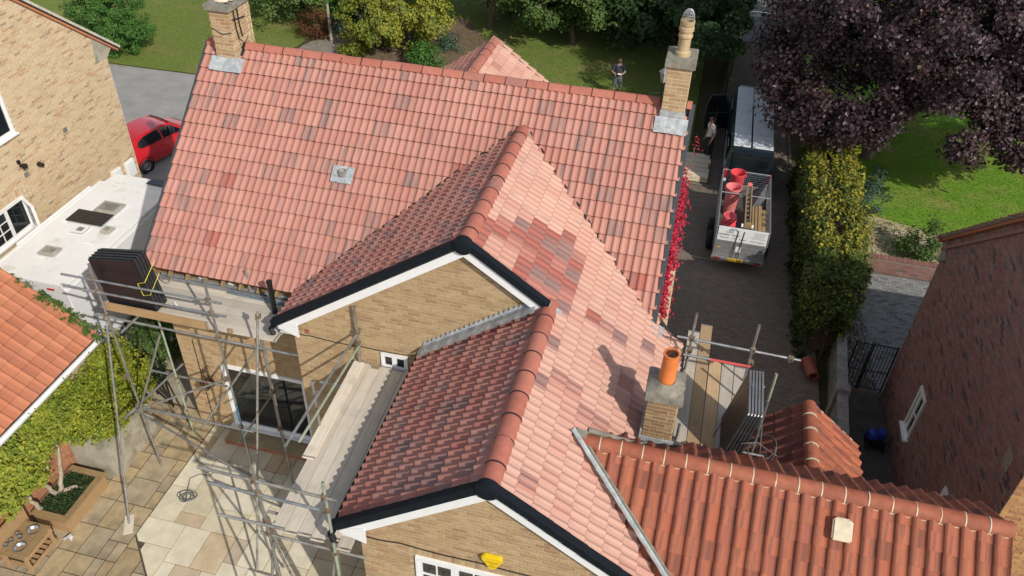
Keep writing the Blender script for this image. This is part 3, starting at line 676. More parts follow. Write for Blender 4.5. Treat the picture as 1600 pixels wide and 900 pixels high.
bk = Pieces('brick', 'brick_tan', limit=180, stuff='brickwork')
door = (1.0, 3.08, .2, 2.28)  # u from x=-.06
brickwork(bk, wall, (-.06, -1.28, .02), X, 3.85, 4.75, None, [(.99, 3.12, -.1, 2.27)], [(.99, 3.12, -.1, 2.27)], rank=.8)
w1 = (5.51-3.73, 6.04-3.73, 4.53, 4.90)
brickwork(bk, wall, (3.73, -2.5, .02), X, 6.9, 7.9, lambda u, v: v > 2.6 and v < wingz(3.73+u)-.17 and not (3.73+u > 6.5 and v < Z2-abs(3.73+u-X2)*.73-.25), [w1], [], rank=.9)
w2 = (7.53-6.65, 9.36-6.65, 3.55, 4.66)
brickwork(bk, wall, (6.65, -6.33, .02), X, 4.0, 6.9, lambda u, v: v > 3.0 and v < Z2-abs(6.65+u-X2)*(TAN(P2) if 6.65+u < X2 else TAN(P1))-.17, [w2], [w2], rank=1.25)
for O_, u_, W_, f_ in (((10.32, -1.28, .02), Y, 7.0, lambda y: mainz(y)-.2), ((-.06, 5.76, .02), -Y, 7.0, lambda y: mainz(y)-.2), ((10.66, -6.33, .02), Y, 5.05, lambda y: wingz(10.66)-.2),
                       ((3.73, -1.28, .02), -Y, 1.2, lambda y: wingz(3.73)-.2), ((6.65, -2.5, .02), -Y, 3.8, lambda y: Z2-(X2-6.65)*TAN(P2)-.2)):   # side walls
    brickwork(bk, wall, O_, u_, W_, 8.4, lambda u, v, O_=O_, u_=u_, f_=f_: v < f_(O_[1]+u_[1]*u), stuff_only=True)
bk.build(wall)

# ---- roofs
roof = MB()
for pts in ([(XL, YE, ZE), (XR, YE, ZE), (XR, YR, ZR), (XL, YR, ZR)], [(XR, 6.11, ZE), (XL, 6.11, ZE), (XL, YR, ZR), (XR, YR, ZR)],
            [(XE1, 1.6, ZE1), (XE1, Y1, ZE1), (X1, Y1, Z1), (X1, 1.6, Z1)], [(XER, Y1, ZER), (XER, -1.11, ZER), (X1, 1.6, Z1), (X1, Y1, Z1)],
            [(XE2, -2.5, ZE2), (XE2, Y2, ZE2), (X2, Y2, Z2), (X2, -2.5, Z2)], [(XER, Y2, ZER), (XER, -2.5, ZER), (X2, -2.5, Z2), (X2, Y2, Z2)],
            [(3.3, 4, 5.69), (3.3, 8.3, 5.69), (4.78, 8.3, 6.76), (4.78, 4, 6.76)][::-1], [(6.3, 4, 5.67), (6.3, 8.3, 5.67), (4.78, 8.3, 6.76), (4.78, 4, 6.76)]):
    a, b, c = (Vector(p) for p in pts[:3]); n = (b-a).cross(c-a).normalized(); n = n if n.z > 0 else -n
    roof.poly([Vector(p)-n*.004 for p in pts], -n*.05)
roof = roof.obj('roof', 'felt', house)
tl = Pieces('roof_tile', 'tile_new', stuff='roof_tile_field')
def tint_mix(p_smoke, p_red=.012):
    def f(u, v, t):
        q = RNG.random()
        if q < p_red: return .94+.05*t
        if q < p_red+p_smoke: return .78+.13*t
        return .55*t
    return f
def smooth_noise(u, v): return .5+.25*math.sin(u*1.3+v*2.1)+.25*math.sin(u*3.1-v*1.7+1)
gm = 5.093/16; tmM = tile_template(XR/35+.0012, gm, prof_roman, 22)
mv = (0, COS(PM), SIN(PM))
def keep_main(a, b):
    x, y, z = XL+a, YE+b*COS(PM), ZE+b*SIN(PM)
    if XE1 < x < XER and wingz(x) > z+.3: return False
    return not (.0 < x-.26 < .62 and b > 4.8) and not (9.78 < x < 10.35 and b > 4.8)
def tint_main(a, b, t):
    q = RNG.random(); s = smooth_noise(a, b)
    if q < .006: return .95
    if q < .05+.16*s: return .775+.10*t
    return .16+.33*t
tile_field(tl, roof, tmM, (XL, YE, ZE), X, mv, XR-XL, 16, (XR-XL)/35, gm, keep_main, tint_main)
bb = Pieces('roof_tile', 'tile_new')
tile_field(tl, roof, tmM, (XR, 6.11, ZE), -X, (0, -COS(PM), SIN(PM)), XR-XL, 16, (XR-XL)/35, gm, lambda a, b: b > 3.2, tint_main, stuff_only=True)
# gable one, left slope
g1 = 4.558/15; tm1 = tile_template(.2995, g1, prof_roman, 22)
tile_field(tl, roof, tm1, (XE1, 1.6, ZE1), -Y, (COS(P1), 0, SIN(P1)), 4.268, 15, .3, g1,
           lambda a, b: ZE1+b*SIN(P1) > mainz(1.6-a)-.28 and 1.6-a > Y1, lambda a, b, t: (.80+.11*t if RNG.random() < .2 else .04+.30*t), u0=4.268-15*.3)
# right slope of both gables: one continuous field
REDP = [(-1.55, .15), (-.45, 1.75), (-.9, 2.05), (-2.5, 2.05), (-2.75, 1.1), (-2.7, .05)]
gr = SR/15; tmR = tile_template(.2995, gr, prof_roman, 22)
def keep_right(a, b):
    y, s = Y2+a, SR-b; x, z = X1+s*COS(P1), Z1-s*SIN(P1)
    if x < X2-.05 and y < Y1: return False
    if y > 1.7 or (x <= XR and z < mainz(y)-.28) or (x > XR and y > -1.0): return False
    if annz(y) > z+.3 and x > 9.6: return False
    if 10.5 < x < 11.0 and -4.05 < y < -3.4: return False
    return True
def tint_right(a, b, t):
    y, s = Y2+a, SR-b; q = RNG.random()
    if in_poly(y, s, REDP) and not (-2.62 < y < -1.95 and .38 < s < 1.0):
        return .935+.065*t if q < .52 else (.875+.02*t if q < .80 else .05+.1*t)
    if -2.2 < y < -1.9 and 2.4 < s < 2.75: return .95
    if q < .055: return .78+.12*t
    return .55+.09*t
tile_field(tl, roof, tmR, (XER, Y2, ZER), Y, (-COS(P1), 0, SIN(P1)), 8.3, 15, .3, gr, keep_right, tint_right)
# gable two, left slope
L2 = (X2-XE2)/COS(P2); g2 = L2/9; tm2 = tile_template(.3055, g2, prof_roman, 22)
tile_field(tl, roof, tm2, (XE2, -2.5, ZE2), -Y, (COS(P2), 0, SIN(P2)), 3.98, 9, 3.98/13, g2, None, lambda a, b, t: (.80+.095*t if RNG.random() < .28 else .02+.22*t))  # plain tints lowered to paint the grazing light on this slope
# small gable at the back
gb = Pieces('x', 'tile_new')
tile_field(tl, roof, tmR, (6.3+.12, 3.7, 6.76-1.64*.72), Y, unit((-1, 0, .72)), 4.6, 7, .3, .29, None, lambda a, b, t: .8 if RNG.random() < .06 else .52+.14*t)
tile_field(tl, roof, tmR, (3.14, 8.3, 6.76-1.64*.72), -Y, unit((1, 0, .72)), 4.6, 7, .3, .29, None, tint_mix(.1))
tl.build(roof)

# ---- ridges
rg = Pieces('ridge_tile', 'ridge', stuff='ridge_tile_field'); un = Pieces('ridge_union', 'union')
HR = halfround_t(.452, .15, 10); HRU = halfround_t(.022, .157, 10, th=.03)
def round_ridge(p0, p1):
    pts, d, side, up, st = ridge_run(rg, roof, p0, p1, HR, .45)
    for p in pts[1:]: un.add(HRU, p-d*.008, np.array([d, side, up]), .5, roof)
    a, b = np.asarray(p0, float), np.asarray(p1, float)
    for s_ in (-1, 1): MB().tube(a+side*s_*.138-Z*.062+d*.05, b+side*s_*.138-Z*.062, .028, n=6).obj('ridge_gap_shade', 'union', roof)  # black tubes paint the shade in the gaps under the ridge tiles
round_ridge((X1, Y1-.03, Z1-.07), (X1, 1.62, Z1-.07)); round_ridge((X2, Y2-.03, Z2-.07), (X2, -2.46, Z2-.07))
round_ridge((4.78, 8.33, 6.70), (4.78, 4.0, 6.70))
AR = angle_ridge_t(.447, .135, .10); ARU = angle_ridge_t(.016, .141, .10)
pts, d, side, up, st = ridge_run(rg, roof, (.86, YR, ZR+.085), (9.76, YR, ZR+.085), AR, .4455)
for p in pts: un.add(ARU, p-d*.010+up*.004, np.array([d, side, up]), .5, roof)
for x0 in (-.03, 10.30): rg.add(angle_ridge_t(.24 if x0 < 0 else .10, .135, .10), (x0, YR, ZR+.085), np.array([X, Y, Z]), .5, roof)
rg.build(roof); un.build(roof)

# ---- dark verge units stepping down the gables; white barge boards beneath
vg = Pieces('verge_unit', 'verge')
def verge(x0, z0, x1, z1, y, n, out, wd=.13, dp=.125, lift=.095):
    """from the eave (x0,z0) up to the apex (x1,z1) on a face looking along out (+-1 in y)"""
    d = unit((x1-x0, 0, z1-z0)); L = math.hypot(x1-x0, z1-z0); st = L/n; up = np.cross(d, Y); up = up if up[2] > 0 else -up
    tm = box_t(st+.03, wd, dp, .005)
    for i in range(n):
        d2 = unit(d-up*.022); u2 = np.cross(d2, Y); u2 = u2 if u2[2] > 0 else -u2
        o = np.array([x0, y, z0])+d*(st*(i+.5))+up*(lift-dp+RNG.normal(0, .002))-Y*out*(.004+RNG.normal(0, .002)); ax = np.array([d2, np.cross(u2, d2), u2])
        vg.add(tm, o, ax, RNG.random(), roof)
verge(XE1-.02, ZE1, X1-.1, Z1-.06, Y1+.035, 14, -1); verge(8.62, wingz(8.62), X1+.1, Z1-.06, Y1+.035, 5, -1)
verge(XE2-.02, ZE2, X2-.1, Z2-.07, Y2+.035, 9, -1); verge(XER+.02, ZER, X2+.1, Z2-.07, Y2+.035, 9, -1)
vs2 = Pieces('side_verge_unit', 'verge_grey')
for (x, s_) in ((XL-.02, -1), (XR+.0, 1)):
    a = np.array([x, YE, ZE]); d = np.array([0, COS(PM), SIN(PM)]); up = np.array([0, -SIN(PM), COS(PM)]); tm = box_t(gm+.03, .06 if s_ < 0 else .10, .13, .005)
    for i in range(16):
        if s_ > 0 and i < 1: continue
        d2 = unit(d-up*.02); vs2.add(tm, a+d*(gm*(i+.5))+up*(-.082), np.array([d2, np.cross(np.cross(d2, X)*-1, d2)*1.0, np.cross(X, d2)]), .5, roof)
a = np.array([6.44, 8.28, 6.76-1.66*.72]); d = unit((-1, 0, .72)); up = unit((.72, 0, 1))
for i in range(7): vg.add(box_t(.31, .09, .12, .01), a+d*(.29*(i+.5))-up*.07, np.array([d, np.cross(up, d), up]), .5, roof)
vg.build(roof); vs2.build(roof)
for nm, cx, cz, y in (('gable_cap', X1, Z1, Y1), ('gable_cap', X2, Z2, Y2)):   # dark round ends of the gable ridges
    MB().lathe((cx, y-.01, cz-.02), [(.001, -.05), (.12, -.05), (.165, -.03), (.17, .03), (.165, .075)], 20, ax=(Vector((1, 0, 0)), Vector((0, 0, 1)), Vector((0, 1, 0)))).obj(nm, 'verge', roof, 50)
def barge(x0, z0, x1, z1, y, h, t=.022, name='barge_board'):
    d = unit((x1-x0, 0, z1-z0)); up = np.cross(d, Y); up = up if up[2] > 0 else -up; a, b = np.array([x0, y, z0]), np.array([x1, y, z1])
    return MB().poly([a-up*(h+.05), b-up*(h+.05), b-up*.05, a-up*.05], (0, -t, 0)).obj(name, 'upvc', roof)
for (a, b, y) in (((XE1+.1, ZE1+.07, X1, Z1), 0, Y1+.05), ((8.60, wingz(8.6), X1, Z1), 0, Y1+.047), ((XE2+.1, ZE2+.07, X2, Z2), 0, Y2+.05), ((XER, ZER, X2, Z2), 0, Y2+.047)):
    barge(*a, y, .17)
for x0, z0, yb, yw, p in ((XE1, ZE1, Y1, -2.5, P1), (XE2, ZE2, Y2, -6.33, P2)):   # white box ends at the eaves
    MB().poly([(x0+.05, yb+.05, z0-.10), (x0+.46, yb+.05, z0-.24), (x0+.46, yb+.05, z0+.46*TAN(p)-.19), (x0+.05, yb+.05, z0-.02)], (0, -.034, 0)).obj('box_end', 'upvc', roof)
    MB().bx(x0+.05, x0+.32, yb+.06, yw, z0-.235, z0-.215).obj('soffit', 'upvc', roof)
# gutters: dark half pipes at the left eaves of both gables
def gutter(p0, p1, r=.055, mat='black', par=None, name='gutter'):
    d = Vector(p1)-Vector(p0); s = Vector((0, 0, 1)).cross(d).normalized(); m = MB(); v = []; n = 8
    for p in (p0, p1):
        for rr in (r, r-.008):
            for k in range(n+1): a = math.pi+math.pi*k/n; v.append(Vector(p)+s*(math.cos(a)*rr)+Vector((0, 0, math.sin(a)*rr)))
    f = []; q = n+1
    for k in range(n): f += [(k, k+1, 2*q+k+1, 2*q+k), (q+k, 3*q+k, 3*q+k+1, q+k+1), (k, q+k, q+k+1, k+1), (2*q+k, 2*q+k+1, 3*q+k+1, 3*q+k)]
    f += [(0, 2*q, 3*q, q), (n, q+n, 3*q+n, 2*q+n)]
    m.add(v, f); return m.obj(name, mat, par, 40)
gutter((XE1-.05, -2.74, ZE1-.06), (XE1-.05, -1.6, ZE1-.06), par=roof); gutter((XE2-.05, -6.56, ZE2-.06), (XE2-.05, -2.52, ZE2-.06), par=roof)
for p in ((XE1-.05, -2.74, ZE1-.06), (XE2-.05, -6.56, ZE2-.06)):
    MB().path([p, (p[0]+.05, p[1]-.02, p[2]-.09), (p[0]+.0, p[1]+.06, p[2]-.16)], .05, 8).obj('gutter_outlet', 'black', roof, 40)
# bare eaves of the main roof: wall plate, rafter feet and a few white clips, no gutter yet
m = MB(); m.bx(-.05, 3.7, -1.36, -1.30, 4.72, 4.98); wp = m.obj('wall_plate', 'timber', roof)
for i in range(10):
    x = .12+i*.40; MB().obox((x, -1.47, 5.09), (.045, .42, .09), (X, (0, COS(PM), SIN(PM)), (0, -SIN(PM), COS(PM)))).obj('rafter_foot', 'timber', roof)
for x in (1.05, 1.72, 2.32): MB().bx(x, x+.09, -1.42, -1.37, 4.72, 4.92).obj('white_bracket', 'upvc', roof)
MB().bx(-.05, .9, -1.345, -1.335, 4.52, 4.7).obj('fascia_offcut', 'pale_timber', roof)

# ---- stepped lead where the lower roof meets the gable wall
m = MB(); n = 24; d = unit((X2-XE2-.15, 0, Z2-ZE2-.11)); L = (X2-XE2-.2)/d[0]
pts = []; P0 = np.array([XE2+.03, -2.52, ZE2+.07])
top = []; 
for i in range(n):
    a, b = P0+d*(L*i/n), P0+d*(L*(i+1)/n); top += [a+Z*.15, a+Z*(.215+.02*RNG.random())+d*.015, b+Z*.155]
m.poly([P0, *[P0+d*L]]+top[::-1], (0, -.012, 0)); m.obj('lead_flashing', 'lead', roof)
m = MB(); nn = np.array([-SIN(P2), 0, COS(P2)]); 
for i in range(26):
    a, b = P0+d*(L*i/26)+nn*.10, P0+d*(L*(i+1)/26)+nn*.10; wv = lambda k: nn*(.004*math.sin(k*2.1))
    m.add([a+wv(i), b+wv(i+1), b+wv(i+1)-Y*.14, a+wv(i)-Y*.14, b+wv(i+1)*1.6-Y*.27-nn*.02, a+wv(i)*1.6-Y*.27-nn*.02], [(0, 1, 2, 3), (3, 2, 4, 5)])
m.obj('lead_soaker', 'lead', roof)
# dark weathering strips in the valleys
def valley(a, b, wd, name='valley_trim', mat='union', wob=.02):
    a, b = Vector(a), Vector(b); n = 24; p = [a.lerp(b, i/n)+Vector((random.uniform(-wob, wob), random.uniform(-wob, wob)*.5, .035+random.uniform(0, .02))) for i in range(n+1)]
    return MB().path(p, wd, 6).obj(name, mat, roof, 60)
zt = Z1; yv = YR-(ZR-Z1)/TAN(PM)
xv0 = X1-(Z1-ZE1)/TAN(P1)
valley((XE1+.04, YR-(ZR-ZE1)/TAN(PM), ZE1+.02), (X1-.1, yv, Z1-.02), .022)
zk = wingz(XR); valley((XR-.02, YR-(ZR-zk)/TAN(PM), zk), (X1+.12, yv-.02, Z1-.04), .026)
m = MB(); q = Vector((XR-.05, YR-(ZR-zk)/TAN(PM), zk+.06)); sd = Vector((COS(P1), 0, -SIN(P1)))
m.poly([q, q+Vector((.25, .05, -.17)), q+Vector((.27, -.12, -.17)), q+Vector((.12, -.42, -.08)), q+Vector((.03, -.42, -.03)), q+Vector((.02, -.1, 0))], (.01, 0, .02)); m.obj('lead_saddle', 'lead', roof)
m = MB(); q = Vector((8.62, -2.68, wingz(8.62)+.06)); m.poly([q, q+Vector((.26, 0, -.18)), q+Vector((.26, .1, -.18)), q+Vector((0, .1, 0))], (.01, 0, .02)); m.obj('lead_saddle', 'lead', roof)

# ---- roof vent and lead apron
vn = np.array([0, -SIN(PM), COS(PM)]); vx = np.array([0, COS(PM), SIN(PM)]); vp = np.array([3.75, .32, mainz(.32)])
m = MB(); m.obox(vp+vn*.088, (.46, .36, .02), (X, vx, vn)); 
for s_ in (-1, 1): m.obox(vp+vn*.10+X*s_*.13, (.10, .34, .03), (X, vx, vn))
v = m.obj('lead_vent_slate', 'lead', roof, bevel=.006)
MB().lathe(vp+vn*.085, [(.085, 0), (.085, .10), (.065, .105), (.06, .06), (.001, .06)], 16).obj('vent_pipe', 'steel_dull', v, 40)
# ---- chimneys
def chimney(x0, x1, y0, y1, z0, z1, capo, caph, mats, faces='f', mort='mortar_pale', rank=1.0):
    c = MB().bx(x0, x1, y0, y1, z0, z1).obj('chimney', mort, house)
    pc = Pieces('brick', mats, limit=36, nvar=8, stuff='brickwork')
    brickwork(pc, c, (x0, y0, z0), X, x1-x0, z1-z0)
    if 'r' in faces: brickwork(pc, c, (x1, y0, z0), Y, y1-y0, z1-z0)
    if 'l' in faces: brickwork(pc, c, (x0, y1, z0), -Y, y1-y0, z1-z0, stuff_only=True)
    brickwork(pc, c, (x1, y1, z0), -X, x1-x0, z1-z0, stuff_only=True)
    pc.build(c)
    MB().bx(x0-capo, x1+capo, y0-capo, y1+capo, z1, z1+caph).obj('chimney_cap', 'mortar_cap', c, bevel=.012)
    return c
ck = chimney(9.83, 10.28, 1.95, 2.55, 8.1, 9.30, .065, .15, 'brick_tan', 'rl')
MB().lathe((10.055, 2.25, 9.45), [(.15, 0), (.15, .06), (.115, .10), (.115, .33), (.135, .35), (.135, .39), (.118, .41), (.118, .45), (.14, .47), (.14, .53), (.12, .55), (.135, .58), (.135, .66), (.10, .66), (.10, .5)], 24).obj('chimney_pot', 'pot_buff', ck, 35)
m = MB()
for k in range(10):
    a = math.pi*k/10; m.path([(10.055+.115*math.cos(t)*math.cos(a), 2.25+.115*math.cos(t)*math.sin(a), 10.11+.02+.19*math.sin(t) if True else 0) for t in np.linspace(0, math.pi, 11)], .0045, 4, False)
for h in (.03, .08, .13, .17):
    r = .115*math.sqrt(max(0, 1-(h/.19)**2)); m.path([(10.055+r*math.cos(t), 2.25+r*math.sin(t), 10.13+h) for t in np.linspace(0, 2*math.pi, 17)], .004, 4, False)
m.obj('bird_guard', 'steel', ck)
cl = chimney(.32, .76, 1.9, 2.75, 8.1, 9.30, .075, .13, 'brick_tan', 'rl')
MB().lathe((.50, 2.25, 9.43), [(.17, 0), (.15, .035), (.13, .04), (.125, .5), (.14, .52), (.14, .58), (.11, .58), (.11, .4)], 20).obj('chimney_pot', 'pot_buff', cl, 35)
MB().lathe((.50, 2.25, 9.425), [(.21, 0), (.19, .03), (.15, .05)], 20).obj('mortar_collar', 'mortar_pale', cl, 35)
m = MB()
for k, yy in enumerate((2.05, 2.2)): m.path([(.70, yy-.1, 9.46), (.80, yy, 9.40), (.79, yy+.02, 8.9), (.80, yy+.05, 8.66)], .013, 5)
m.path([(.785, 2.0, 9.1), (.79, 2.45, 9.02)], .016, 5); m.path([(.32, 1.89, 8.92), (.55, 1.888, 8.80), (.77, 1.89, 8.86)], .010, 5); m.path([(.80, 2.1, 8.66), (.98, 2.0, 8.62), (1.02, 2.1, 8.75)], .012, 5)
m.obj('aerial_bracket', 'black', cl)
for (xa, xb) in ((.20, .96), (9.74, 10.38)):
    m = MB(); k = 14
    for i in range(k):
        a, b = xa+(xb-xa)*i/k, xa+(xb-xa)*(i+1)/k; h = lambda q: .098+.008*math.sin(q*9)
        r0 = np.array([0, 1.95, mainz(1.95)]); s1, s0 = .03, -.30
        m.add([r0+X*a+vx*s0+vn*h(a), r0+X*b+vx*s0+vn*h(b), r0+X*b+vx*s1+vn*(h(b)+.01), r0+X*a+vx*s1+vn*(h(a)+.01)], [(0, 1, 2, 3)])
    xm0, xm1 = (.30, .78) if xa < 5 else (9.81, 10.30)
    m.bx(xm0, xm1, 1.925, 1.948, 8.2, 8.42); m.obj('lead_apron', 'lead', house, 60)
c3_ = chimney(10.52, 10.99, -4.0, -3.40, 5.0, 6.53, .055, .085, 'brick_chim', 'rl', 'mortar', rank=1.4)
m = MB(); m.lathe((10.755, -3.69, 6.61), [(.30, 0), (.25, .035), (.16, .075), (.13, .10)], 16); m.obj('mortar_flaunching', 'mortar_cap', c3_, 50)
MB().lathe((10.75, -3.67, 6.66), [(.135, 0), (.128, .05), (.118, .45), (.117, .55), (.128, .555), (.128, .58), (.10, .58), (.10, .25)], 28).obj('chimney_pot', 'pot_orange', c3_, 35)
m = MB(); m.lathe((10.75, -3.67, 7.225), [(.10, -.02), (.106, -.02), (.106, .012), (.10, .012)], 24)
for k in range(-4, 5): yq = k*.026; h = math.sqrt(max(0, .103**2-yq**2)); m.tube((10.75-h, -3.67+yq, 7.228), (10.75+h, -3.67+yq, 7.228), .0045, n=5)
for k in range(-2, 3): yq = k*.05; h = math.sqrt(max(0, .103**2-yq**2)); m.tube((10.75+yq, -3.67-h, 7.223), (10.75+yq, -3.67+h, 7.223), .004, n=5)
m.obj('pot_grille', 'iron', c3_)
m = MB(); m.bx(10.48, 11.03, -4.03, -4.005, 5.35, 5.72); m.bx(10.485, 10.515, -4.0, -3.4, 5.4, 5.85); m.obj('lead_apron', 'lead', c3_)

# ---- openings and fittings on the walls
window(wall, (5.51, -2.5, 4.53), X, .53, .37, [(1, 1, 1), (1, 1, 1)], .045, bars=.02)
window(wall, (7.53, -6.33, 3.55), X, 1.83, 1.11, [(1, 2, 3, 1), (1, 2, 3), (1, 2, 3, 1)], .06)
f = window(wall, (.93, -1.28, .30), X, 2.1, 1.98, [(1, 1, 1)], .075, sill=False, name='patio_door')
MB().bx(.86, 3.1, -1.42, -1.28, .26, .30).obj('threshold', 'upvc', f)
st_ = MB().bx(.86, 3.72, -1.76, -1.28, .0, .17).obj('door_step', 'slab_old', house)
pc = Pieces('brick', 'brick_rust', nvar=6); brickwork(pc, st_, (.86, -1.76, .02), X, 2.86, .16); pc.build(st_)
al = MB(); al.poly([(8.56, -6.335, 5.10), (8.58, -6.335, 5.15), (8.63, -6.335, 5.17), (8.83, -6.335, 5.17), (8.88, -6.335, 5.15), (8.89, -6.335, 5.09), (8.78, -6.335, 4.88), (8.73, -6.335, 4.855), (8.70, -6.335, 4.865)], (0, -.075, 0))
al = al.obj('alarm_box', 'yellow', house, bevel=.014)
m = MB()
for r_, (zz, a, b, k) in enumerate(((5.05, 8.635, 8.83, 9), (5.0, 8.71, 8.76, 2), (4.955, 8.68, 8.79, 5))):
    for i in range(k): xx = a+(b-a)*(i+.5)/k; m.bx(xx-.007, xx+.006, -6.4125, -6.409, zz-.012, zz+.012 if i % 3 else zz+.006)
m.obj('alarm_lettering', 'ink_brown', al)['kind'] = 'stuff'
def cable(p, r=.009, par=None, name='cable', sag=.03):
    pts = []
    for a, b in zip(p[:-1], p[1:]):
        for i in range(6): t = i/6; q = Vector(a).lerp(Vector(b), t); q.z -= sag*math.sin(math.pi*t); pts.append(q)
    return MB().path(pts+[Vector(p[-1])], r, 5).obj(name, 'black', par if par is not None else house, 60)
cable([(3.75, -2.53, 5.0), (4.1, -2.53, 4.97), (5.2, -2.53, 4.95), (6.33, -2.53, 5.0)])
cable([(6.67, -6.355, 4.87), (7.3, -6.355, 4.90), (8.5, -6.355, 4.88), (9.9, -6.355, 4.88)])
MB().bx(3.98, 4.06, -2.515, -2.5, 5.0, 5.1).obj('pink_brick_patch', 'terracotta', house)
# red creeper on the drive side wall, under the verge
cr = thing('climbing_creeper', 'scarlet creeper growing up the side wall of the house under the right verge', 'creeper')
Pq, Nq, Tq = [], [], []
for i in range(6000):
    y = RNG.uniform(-1.4, 1.5); zt_ = mainz(y)-.25; z = zt_-abs(RNG.normal(0, .55)); x = 10.36+abs(RNG.normal(0, .11))+.06*math.sin(y*9)*RNG.random()
    Pq.append((x, y, z)); Nq.append((.8+RNG.normal(0, .4), -.3+RNG.normal(0, .4), .7+RNG.normal(0, .3)))
for i in range(16):
    Pq.append((10.62+RNG.normal(0, .09), 2.05+RNG.normal(0, .10), 7.75+RNG.normal(0, .12))); Nq.append((.3+RNG.normal(0, .4), -.3+RNG.normal(0, .4), .9))
leaves('foliage', 'leaf_red', cr, Pq, np.array(Nq), (.045+.035*RNG.random(len(Pq))), RNG.random(len(Pq)))
MB().path([(10.40, -.6, .0), (10.42, -.4, 2.5), (10.42, .1, 5), (10.44, 1.2, 6.8), (10.6, 2.0, 7.7)], [.03, .025, .02, .012, .006], 6).obj('stem', 'bark', cr)
# ================================================================== OLD PANTILED ANNEXE
annexe = thing('annexe', 'single-storey annexe with weathered orange-red pantile roof beside the gabled house', 'building')
PA = 35; AY, AZ, AX1 = -4.715, 6.139, 15.66
m = MB(); m.poly([(11.1, -8.0, -.1), (11.1, -8.0, annz(-8.0)-.14), (11.1, AY, AZ-.15), (11.1, -4.05, annz(-4.05)-.14), (11.1, -4.05, -.1)], (4.4, 0, 0)); aw = m.obj('wall', 'mortar', annexe)
bz = Pieces('brick', 'brick_rust', limit=60, stuff='brickwork')
brickwork(bz, aw, (15.5, -8.0, .0), Y, 3.95, 6.1, lambda u, v: v < annz(-8+u)-.2, stuff_only=True); brickwork(bz, aw, (15.5, -4.05, 0), -X, 4.4, 5.4, stuff_only=True); bz.build(aw)
m = MB()
for pts in ([(11.06, -8.3, annz(-8.3)), (AX1, -8.3, annz(-8.3)), (AX1, AY, AZ), (9.5, AY, AZ), (11.06, -6.2, annz(-6.2))], [(9.5, AY, AZ), (AX1, AY, AZ), (AX1, -3.9, annz(-3.9)), (10.5, -3.9, annz(-3.9))]):
    pts = [Vector(p)-Vector((0, 0, .03)) for p in pts]; m.poly(pts, (0, 0, -.05))
ar = m.obj('roof', 'felt', annexe)
at = Pieces('pantile', 'tile_old', stuff='pantile_field')
wA = 6.2/29; gA = .262; tmA = tile_template(wA+.012, gA, prof_pan, 14, th=.008, lap=.05, tail=.022, head=.010)
va = (0, COS(PA), SIN(PA))
xs = lambda z: X1+(Z1-z)/TAN(P1)
LA = 3.58/COS(PA); rowsA = 16; oy = AY-rowsA*gA*COS(PA); oz = AZ-rowsA*gA*SIN(PA)
def keepA(a, b):
    x, z = 9.46+a, oz+b*SIN(PA)
    if oy+b*COS(PA) < -6.4: return x > 11.05
    return wingz(x) < z+.14 or x > XER+.3
tile_field(at, ar, tmA, (9.46, oy, oz), X, va, 6.2, rowsA, wA, gA, keepA, lambda a, b, t: t*.83, jitter=.005)
def keepB(a, b):
    x, y = AX1-a, -3.86-b*COS(PA)
    if 10.42 < x < 11.08 and y > -4.35: return False
    return x > 11.0 or wingz(x) < annz(y)+.1
tile_field(at, ar, tmA, (AX1, -3.86, annz(-3.86)), -X, (0, -COS(PA), SIN(PA)), 6.2, 4, wA, .255, keepB, lambda a, b, t: .3+.7*t, jitter=.005)
# ---- low lean-to gable behind it: left slope tinted dark for painted shade and darker old tile
LX, LZ = 13.40, 4.80
lp = Pieces('pantile', 'tile_old')
MB().poly([(12.1, -4.0, -.1), (12.1, -4.0, 3.75), (LX, -4.0, LZ-.12), (14.3, -4.0, 3.95), (14.3, -4.0, -.1)], (0, 2.3, 0)).obj('lean_to_wall', 'mortar_grey', annexe)
tmL = tile_template(.225, .30, prof_pan, 14, th=.018, lap=.05, tail=.035, head=.012)
vr = unit((-1, 0, .83)); vl = unit((1, 0, .83))
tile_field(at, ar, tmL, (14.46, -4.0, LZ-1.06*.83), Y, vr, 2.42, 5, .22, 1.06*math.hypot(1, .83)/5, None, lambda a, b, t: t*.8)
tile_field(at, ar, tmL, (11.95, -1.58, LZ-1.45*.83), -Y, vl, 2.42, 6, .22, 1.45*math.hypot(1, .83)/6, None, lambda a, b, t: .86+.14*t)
at.limit = 300; at.build(ar)
ra = Pieces('ridge_tile', 'ridge_old'); HA = halfround_t(.318, .125, 10); HM = halfround_t(.016, .1285, 10, th=.03)
rj = Pieces('mortar_joint', 'mortar_pale')
for p0, p1, hh in (((9.62, AY, AZ-.03), (AX1+.03, AY, AZ-.03), HA), ((LX, -4.05, LZ-.03), (LX, -1.55, LZ-.03), HA)):
    pts, d, side, up, st = ridge_run(ra, ar, p0, p1, hh, .316 if p0[0] < 10 else .34)
    for p in pts[1:]: rj.add(HM, p-d*.006, np.array([d, side, up]), .5, ar)
ra.build(ar); rj.build(ar)
# mortar bedding under the ridge, swelling in every pan
m = MB()
for i in range(29):
    x = 9.55+i*wA+.06
    if x > 9.75:
        m.obox((x, AY-.118, AZ-.072), (.10, .05, .05), (X, va, np.cross(X, va)))
m.obj('ridge_mortar', 'mortar', ar, bevel=.018)['kind'] = 'stuff'
